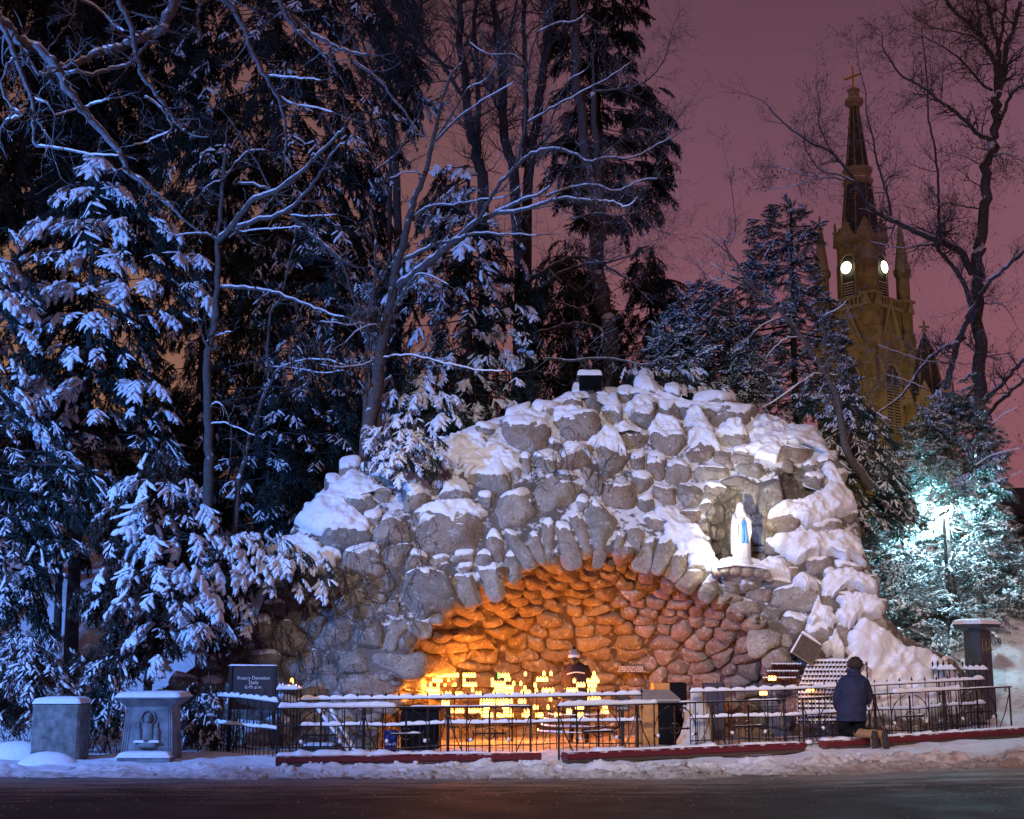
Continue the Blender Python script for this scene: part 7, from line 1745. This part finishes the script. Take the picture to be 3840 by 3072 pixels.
# ------------------------------------------------------------------ church tower
TY = 140.0
tw_ = thing('church_tower', 'tan brick church tower with dark spire, two glowing clock faces and gilded cross', 'church tower')
tcx = at(3254, 1500, TY); TX = tcx.x
ta = math.radians(41)
def zt_(py): return at(3262, py, TY).z
ca_, sa_ = math.cos(ta), math.sin(ta)
def TWP(u, v, z): return Vector((TX + u * ca_ - v * sa_, TY + u * sa_ + v * ca_, z))
# local axes: face A looks along -v (right of the corner), face B looks along -u (left of the corner)
H = 2.95          # half width of the shaft
def tbox(m_, u0, u1, v0, v1, z0, z1): m_.loft([[TWP(u0, v0, z0), TWP(u1, v0, z0), TWP(u1, v1, z0), TWP(u0, v1, z0)], [TWP(u0, v0, z1), TWP(u1, v0, z1), TWP(u1, v1, z1), TWP(u0, v1, z1)]]); return m_
zb = 2.0; z1 = zt_(1168); z2 = zt_(905); z3 = zt_(690); z4 = zt_(640); z5 = zt_(398); z6 = zt_(340); z7 = zt_(250)
tbox(MB(), -H, H, -H, H, zb, z1).build('shaft', M['tower_brick'], tw_)
for su in (-1, 1):
    for sv in (-1, 1):
        m_ = MB(); tbox(m_, su * H - .75, su * H + .75, sv * H - .75, sv * H + .75, zb, z1 - 2.6); tbox(m_, su * H - .6, su * H + .6, sv * H - .6, sv * H + .6, z1 - 2.6, z1 + .9)
        m_.build('buttress', M['tower_brick'], tw_)
        m_ = MB(); tbox(m_, su * H - .85, su * H + .85, sv * H - .85, sv * H + .85, z1 + .7, z1 + 1.0)
        for a_ in range(4):      # little gables round the buttress head
            d_ = [(1, 0), (0, 1), (-1, 0), (0, -1)][a_]; cu, cv_ = su * H + d_[0] * .72, sv * H + d_[1] * .72; tu, tv = -d_[1], d_[0]
            m_.loft([[TWP(cu - tu * .6, cv_ - tv * .6, z1 - .4), TWP(cu + tu * .6, cv_ + tv * .6, z1 - .4), TWP(cu, cv_, z1 + .9)], [TWP(cu - tu * .6 + d_[0] * .18, cv_ - tv * .6 + d_[1] * .18, z1 - .4), TWP(cu + tu * .6 + d_[0] * .18, cv_ + tv * .6 + d_[1] * .18, z1 - .4), TWP(cu + d_[0] * .18, cv_ + d_[1] * .18, z1 + .9)]])
        m_.build('buttress_cap', M['tower_trim'], tw_)
        # corner turret with pinnacle
        c = TWP(su * H, sv * H, z1 + .95); front = (su, sv) == (-1, -1)
        m_ = MB(); m_.lathe(c, [(.72, 0), (.72, 2.6), (.95, 2.9), (.95, 3.4)], 8); m_.build('turret', M['tower_brick'], tw_)
        if not front or True:
            m_ = MB(); hh_ = 6.2 if not front else 3.6
            m_.lathe(c + Vector((0, 0, 3.4)), [(.80, 0), (.06, hh_)], 8); m_.build('pinnacle', M['tower_trim'], tw_)
for d_ in ((0, -1), (-1, 0), (1, 0), (0, 1)):      # each face: gable, parapet, arched louvre pair
    tu, tv = (-d_[1], d_[0])
    def FP(s, o_, z): return TWP(d_[0] * (H + o_) + tu * s, d_[1] * (H + o_) + tv * s, z)
    gz0 = zt_(1330); gz1 = zt_(1140)
    m_ = MB()
    for sg in (-1, 1):
        a_, b_ = (sg * (H - .7), gz0), (0, gz1); w_ = .38
        m_.loft([[FP(a_[0], -.05, a_[1]), FP(b_[0], -.05, b_[1]), FP(b_[0], -.05, b_[1] - w_ * 1.9), FP(a_[0], -.05, a_[1] - w_ * 1.6)], [FP(a_[0], .42, a_[1]), FP(b_[0], .42, b_[1]), FP(b_[0], .42, b_[1] - w_ * 1.9), FP(a_[0], .42, a_[1] - w_ * 1.6)]])
    m_.build('gable', M['tower_trim'], tw_)
    m_ = MB()
    for s_, wd in ((0, 2 * H - 1.2),):
        m_.loft([[FP(-wd / 2, .0, z1 - .35), FP(wd / 2, .0, z1 - .35), FP(wd / 2, .35, z1 - .35), FP(-wd / 2, .35, z1 - .35)], [FP(-wd / 2, .0, z1), FP(wd / 2, .0, z1), FP(wd / 2, .35, z1), FP(-wd / 2, .35, z1)]])
        m_.loft([[FP(-wd / 2, .1, z1 + .7), FP(wd / 2, .1, z1 + .7), FP(wd / 2, .3, z1 + .7), FP(-wd / 2, .3, z1 + .7)], [FP(-wd / 2, .1, z1 + .9), FP(wd / 2, .1, z1 + .9), FP(wd / 2, .3, z1 + .9), FP(-wd / 2, .3, z1 + .9)]])
        for k in range(9):
            s0 = -wd / 2 + wd * (k + .5) / 9; m_.loft([[FP(s0 - .1, .12, z1), FP(s0 + .1, .12, z1), FP(s0 + .1, .28, z1), FP(s0 - .1, .28, z1)], [FP(s0 - .1, .12, z1 + .7), FP(s0 + .1, .12, z1 + .7), FP(s0 + .1, .28, z1 + .7), FP(s0 - .1, .28, z1 + .7)]])
    m_.build('parapet', M['tower_trim'], tw_)
    # tall louvred window of the shaft
    wz0 = zt_(1640); wz1 = zt_(1390); ww = 1.25
    arch = [(-ww, wz0)] + [(-ww * math.cos(a_) * (1 if a_ < 9 else 1), wz1 - 1.8 + 1.9 * math.sin(a_) ** .8) for a_ in np.linspace(0, math.pi, 13)] + [(ww, wz0)]
    win = MB(); n_ = len(arch)
    win.loft([[FP(x, .03, z) for x, z in arch], [FP(x, .06, z) for x, z in arch]]); wo = win.build('louvre_window', M['tower_dark'], tw_)
    fr_ = MB(); fr_.tube([FP(x * 1.08, .10, z + .1) for x, z in arch], .16, 5); fr_.tube([FP(0, .12, wz0), FP(0, .12, wz1 - .4)], .10, 4); fr_.build('window_frame', M['tower_trim'], wo)
    for k in range(17):
        z = lerp(wz0 + .2, wz1 - 2.0, k / 16); l_ = MB()
        for sg in (-1, 1): l_.loft([[FP(sg * .12, .08, z), FP(sg * (ww - .1), .08, z), FP(sg * (ww - .1), .22, z - .10), FP(sg * .12, .22, z - .10)], [FP(sg * .12, .08, z + .08), FP(sg * (ww - .1), .08, z + .08), FP(sg * (ww - .1), .22, z - .02), FP(sg * .12, .22, z - .02)]])
        l_.build('slat', M['tower_trim'], wo)
# belfry stage: eight sided, clock on the two faces we see
R8 = 2.55
def octp(r, z, ph=math.pi / 8): return [TWP(r * math.cos(ph + k * math.pi / 4), r * math.sin(ph + k * math.pi / 4), z) for k in range(8)]
MB().loft([octp(R8, z1), octp(R8, z2 - .6)]).build('belfry', M['tower_brick'], tw_)
MB().loft([octp(R8, z2 - .6), octp(R8 + .35, z2 - .3), octp(R8 + .35, z2)]).build('cornice', M['tower_trim'], tw_)
for k in range(8):
    a_ = k * math.pi / 4; d_ = (math.cos(a_), math.sin(a_)); tu, tv = -d_[1], d_[0]; ap = R8 * math.cos(math.pi / 8)
    def BP(s, o_, z): return TWP(d_[0] * (ap + o_) + tu * s, d_[1] * (ap + o_) + tv * s, z)
    if k % 2 == 0:
        cz = zt_(1022); ww = .78
        arch = [(-ww, z1 + 1.0)] + [(-ww * math.cos(q), cz + .55 + .9 * math.sin(q)) for q in np.linspace(0, math.pi, 11)] + [(ww, z1 + 1.0)]
        MB().loft([[BP(x, .02, z) for x, z in arch], [BP(x, .06, z) for x, z in arch]]).build('belfry_opening', M['tower_dark'], tw_)
        MB().tube([BP(x * 1.1, .10, z + .05) for x, z in arch], .11, 5).build('arch_moulding', M['tower_trim'], tw_)
        for q in range(6):
            z = lerp(z1 + 1.2, cz - 1.6, q / 5); MB().loft([[BP(-ww + .1, .08, z), BP(ww - .1, .08, z), BP(ww - .1, .2, z - .1), BP(-ww + .1, .2, z - .1)], [BP(-ww + .1, .08, z + .08), BP(ww - .1, .08, z + .08), BP(ww - .1, .2, z - .02), BP(-ww + .1, .2, z - .02)]]).build('slat', M['tower_trim'], tw_)
        if k in (4, 6):
            ck = MB(); cr_ = .66; n_ = 20
            ck.loft([[BP(cr_ * math.cos(q), .30, cz + cr_ * math.sin(q)) for q in np.linspace(0, 2 * math.pi, n_, endpoint=False)], [BP(cr_ * math.cos(q), .42, cz + cr_ * math.sin(q)) for q in np.linspace(0, 2 * math.pi, n_, endpoint=False)]])
            co = ck.build('clock_face', M['clock_glow'], tw_)
            MB().tube([BP((cr_ + .06) * math.cos(q), .40, cz + (cr_ + .06) * math.sin(q)) for q in np.linspace(0, 2 * math.pi, 21)], .07, 5).build('clock_rim', M['tower_dark'], co)
            MB().tube([BP(0, .45, cz), BP(.1, .45, cz + .58)], .03, 4).build('clock_hand', M['tower_dark'], co); MB().tube([BP(0, .45, cz), BP(-.30, .45, cz + .12)], .035, 4).build('clock_hand', M['tower_dark'], co)
            dm = MB()
            for q in range(12): dm.tube([BP(.60 * math.cos(q * math.pi / 6), .43, cz + .60 * math.sin(q * math.pi / 6)), BP(.71 * math.cos(q * math.pi / 6), .43, cz + .71 * math.sin(q * math.pi / 6))], .022, 4)
            dm.build('hour_marks', M['tower_dark'], co)
    g0_ = z2 - .4; MB().loft([[BP(-1.2, .15, g0_), BP(1.2, .15, g0_), BP(0, .15, g0_ + 2.4)], [BP(-1.2, .35, g0_), BP(1.2, .35, g0_), BP(0, .35, g0_ + 2.4)]]).build('gablet', M['tower_trim'], tw_)
def rat(z): return lerp(2.05, .42, (z - z2) / (z5 - z2))
MB().loft([octp(rat(z2), z2), octp(rat(z3), z3)]).build('lower_spire', M['slate'], tw_)
MB().loft([octp(rat(z4), z4), octp(rat(z5), z5)]).build('upper_spire', M['slate'], tw_)
m_ = MB(); b1 = rat(z3); m_.loft([octp(b1, z3 - .3), octp(b1 + .28, z3), octp(b1 + .28, z3 + .35), octp(b1 + .08, z3 + .5), octp(b1 + .08, z4 - .6), octp(b1 + .26, z4 - .3), octp(b1 + .26, z4 + .1)]); m_.build('gallery', M['tower_trim'], tw_)
for k in range(8):
    a_ = math.pi / 8 + k * math.pi / 4
    for za, zb_ in ((z2, z3), (z4, z5)):
        MB().tube([TWP(rat(za) * math.cos(a_), rat(za) * math.sin(a_), za), TWP(rat(zb_) * math.cos(a_), rat(zb_) * math.sin(a_), zb_)], .09, 4).build('spire_rib', M['tower_brick'], tw_)
m_ = MB(); m_.loft([octp(.55, z5 - .2), octp(1.0, z5 + .2), octp(1.0, z5 + .7), octp(.6, z5 + .9), octp(.6, z5 + 1.2), octp(.55, z5 + 1.5), octp(.75, z5 + 1.8), octp(.3, z6 + .2)]); m_.build('finial', M['tower_trim'], tw_)
m_ = MB(); m_.tube([TWP(0, 0, z6), TWP(0, 0, z7)], .12, 4); m_.tube([TWP(0, -1.05, lerp(z6, z7, .58)), TWP(0, 1.05, lerp(z6, z7, .58))], .12, 4); m_.build('cross', M['gilt'], tw_)
# smaller turret spire to the right
t2 = thing('turret_spire', 'small dark turret spire with a cross finial, right of the church tower', 'church spire')
c = at(3480, 1500, 128); zz = lambda py: at(3480, py, 128).z
MB().lathe((c.x, 128, 2), [(2.1, 0), (2.1, zz(1500) - 2), (2.3, zz(1495) - 2)], 8).build('base', M['tower_brick'], t2)
MB().lathe((c.x, 128, zz(1500)), [(1.7, 0), (1.2, zz(1400) - zz(1500)), (.75, zz(1310) - zz(1500)), (.10, zz(1250) - zz(1500))], 8).build('spire', M['slate'], t2)
for k in range(8):
    a_ = k * math.pi / 4; MB().tube([(c.x + 1.72 * math.cos(a_), 128 + 1.72 * math.sin(a_), zz(1500)), (c.x + .76 * math.cos(a_), 128 + .76 * math.sin(a_), zz(1310))], .09, 4).build('rib', M['tower_brick'], t2)
for k in range(8):
    a_ = k * math.pi / 4 + math.pi / 8; d_ = Vector((math.cos(a_), math.sin(a_), 0)); s_ = Vector((-d_.y, d_.x, 0)); cc_2 = Vector((c.x, 128, zz(1525))) + d_ * 2.2
    MB().loft([[cc_2 - s_ * .9, cc_2 + s_ * .9, cc_2 + Vector((0, 0, 2.2))], [cc_2 - s_ * .9 + d_ * .2, cc_2 + s_ * .9 + d_ * .2, cc_2 + Vector((0, 0, 2.2)) + d_ * .2]]).build('gablet', M['tower_trim'], t2)
m_ = MB(); m_.lathe((c.x, 128, zz(1252)), [(.12, 0), (.30, .3), (.12, .6), (.12, 1.0)], 8); m_.box((c.x, 128, zz(1228)), (.16, .16, 1.3)); m_.box((c.x, 128, zz(1226)), (.9, .16, .2)); m_.build('finial', M['tower_trim'], t2)
# floods of the church
OL = (1.0, .74, .20)
lamp('SPOT', 'tower_flood', (TX - 24, TY - 36, 9), 17000, OL, .6, target=(TX, TY, 24), spot=50, blend=1.0); lamp('SPOT', 'tower_flood', (TX + 20, TY - 30, 9), 14000, OL, .6, target=(TX, TY, 24), spot=52, blend=1.0)

# ------------------------------------------------------------------ buildings glimpsed through the trees
t = thing('brick_building', 'dark brick building with glowing yellow windows behind the left trees', 'building')
def bbox(px0, py0, px1, py1, Y, d, name, mat, par, off=0):
    a = at(px0, py0, Y); b = at(px1, py1, Y); m_ = MB(); m_.box(((a.x + b.x) / 2, Y + d / 2 - off, (a.z + b.z) / 2), (b.x - a.x, d, a.z - b.z)); return m_.build(name, M[mat], par)
bbox(-500, 1640, 1240, 2420, 52, 8, 'wall', 'house_brick', t)
a = at(-520, 1642, 51.6); b = at(1260, 1642, 51.6); m_ = MB(); m_.loft([[(a.x, 51.5, a.z), (b.x, 51.5, a.z), (b.x, 60.5, a.z), (a.x, 60.5, a.z)], [(a.x + 1, 55, a.z + 1.2), (b.x - 1, 55, a.z + 1.2), (b.x - 1, 57, a.z + 1.2), (a.x + 1, 57, a.z + 1.2)]]); m_.build('roof', M['slate'], t)
for px0, py0, px1, py1 in ((736, 1655, 792, 1860), (48, 2155, 130, 2225), (232, 2078, 272, 2128), (560, 1690, 600, 1800), (340, 1790, 400, 1850), (990, 1800, 1040, 1880)):
    lit = px0 in (736, 48, 232)
    w = bbox(px0, py0, px1, py1, 52, .06, 'window', 'window_glow' if lit else 'slate', t, .05)
    a = at(px0, py0, 52); b = at(px1, py1, 52); f_ = MB()
    for x in np.linspace(a.x, b.x, 3): f_.box((x, 51.93, (a.z + b.z) / 2), (.07, .06, a.z - b.z))
    for z in np.linspace(b.z, a.z, 4 if py1 - py0 > 90 else 3): f_.box(((a.x + b.x) / 2, 51.92, z), (b.x - a.x + .07, .06, .07))
    f_.build('frame', M['tower_dark'], w)
lamp('POINT', 'window_light', at(765, 1750, 50.5), 25, (1, .6, .15), .3)
t = thing('brick_house', 'brick house with dark snowy roof at the right edge behind the lamp', 'house')
bbox(3640, 1935, 4100, 2450, 44, 7, 'wall', 'house_brick', t)
a = at(3590, 1935, 43); b = at(4120, 1935, 43); z = a.z; rf = MB()
rf.loft([[(a.x, 43, z), (b.x, 43, z), (b.x, 52, z), (a.x, 52, z)], [(a.x, 43, z + .22), (b.x, 43, z + .22), (b.x, 52, z + .22), (a.x, 52, z + .22)], [(a.x + 2.2, 46, z + 1.25), (b.x, 46, z + 1.25), (b.x, 49, z + 1.25), (a.x + 2.2, 49, z + 1.25)]]); rf.build('roof', M['slate'], t)
for px0, py0, px1, py1, g_l in ((3812, 1955, 3860, 2010, 0), (3700, 2060, 3735, 2150, 0), (3800, 2100, 3850, 2190, 0), (3560, 1870, 3585, 2000, 1)):
    if px0 < 3640: continue
    w = bbox(px0, py0, px1, py1, 44, .06, 'window', 'window_glow' if g_l else 'slate', t, .05)
t = thing('annex_building', 'flat-roofed annex with a pale lit window behind the cyan-lit juniper', 'building')
bbox(3420, 1830, 3640, 2450, 46, 5, 'wall', 'house_brick', t); bbox(3400, 1815, 3660, 1832, 45.8, 6, 'roof', 'slate', t)
w = bbox(3560, 1880, 3585, 2000, 46, .06, 'window', 'window_glow', t, .05)
# lamp behind the juniper
t = thing('street_lamp', 'glaring white lamp on a thin post shining through the juniper', 'street lamp')
p = at(3546, 1918, 29.5); g0 = gzs(p.x, 29.8)
MB().tube([(p.x, 29.65, g0 - .1), (p.x, 29.65, p.z - .12)], .035, 8).build('post', M['dark_iron'], t)
MB().sphere(p, .14, 14, 10, (1, 1, 1.1)).build('globe', M['lamp_glow'], t, True)
MB().lathe((p.x, p.y, p.z + .11), [(.13, 0), (.10, .05), (.02, .09)], 12).build('lamp_hood', M['dark_iron'], t)
MB().tube([(p.x, 29.65, p.z - .13), (p.x, 29.5, p.z - .14)], .03, 6).build('arm', M['dark_iron'], t)
CY = (.42, .80, 1.0)
lamp('POINT', 'street_lamp_glow', (p.x - .05, p.y + .3, p.z + .05), 2300, CY, .3)
# small light deep in the left spruce
t = thing('path_light', 'tiny white lamp glinting between boughs of the tall left spruce', 'lamp')
p = at(486, 1204, 27.8); MB().sphere(p, .035, 10, 8).build('bulb', M['lamp_glow'], t, True); MB().tube([(p.x, p.y + .05, gzs(p.x, p.y)), (p.x, p.y + .05, p.z + .02)], .02, 6).build('post', M['dark_iron'], t)
# street lamps of the road that light the scene from beside the camera
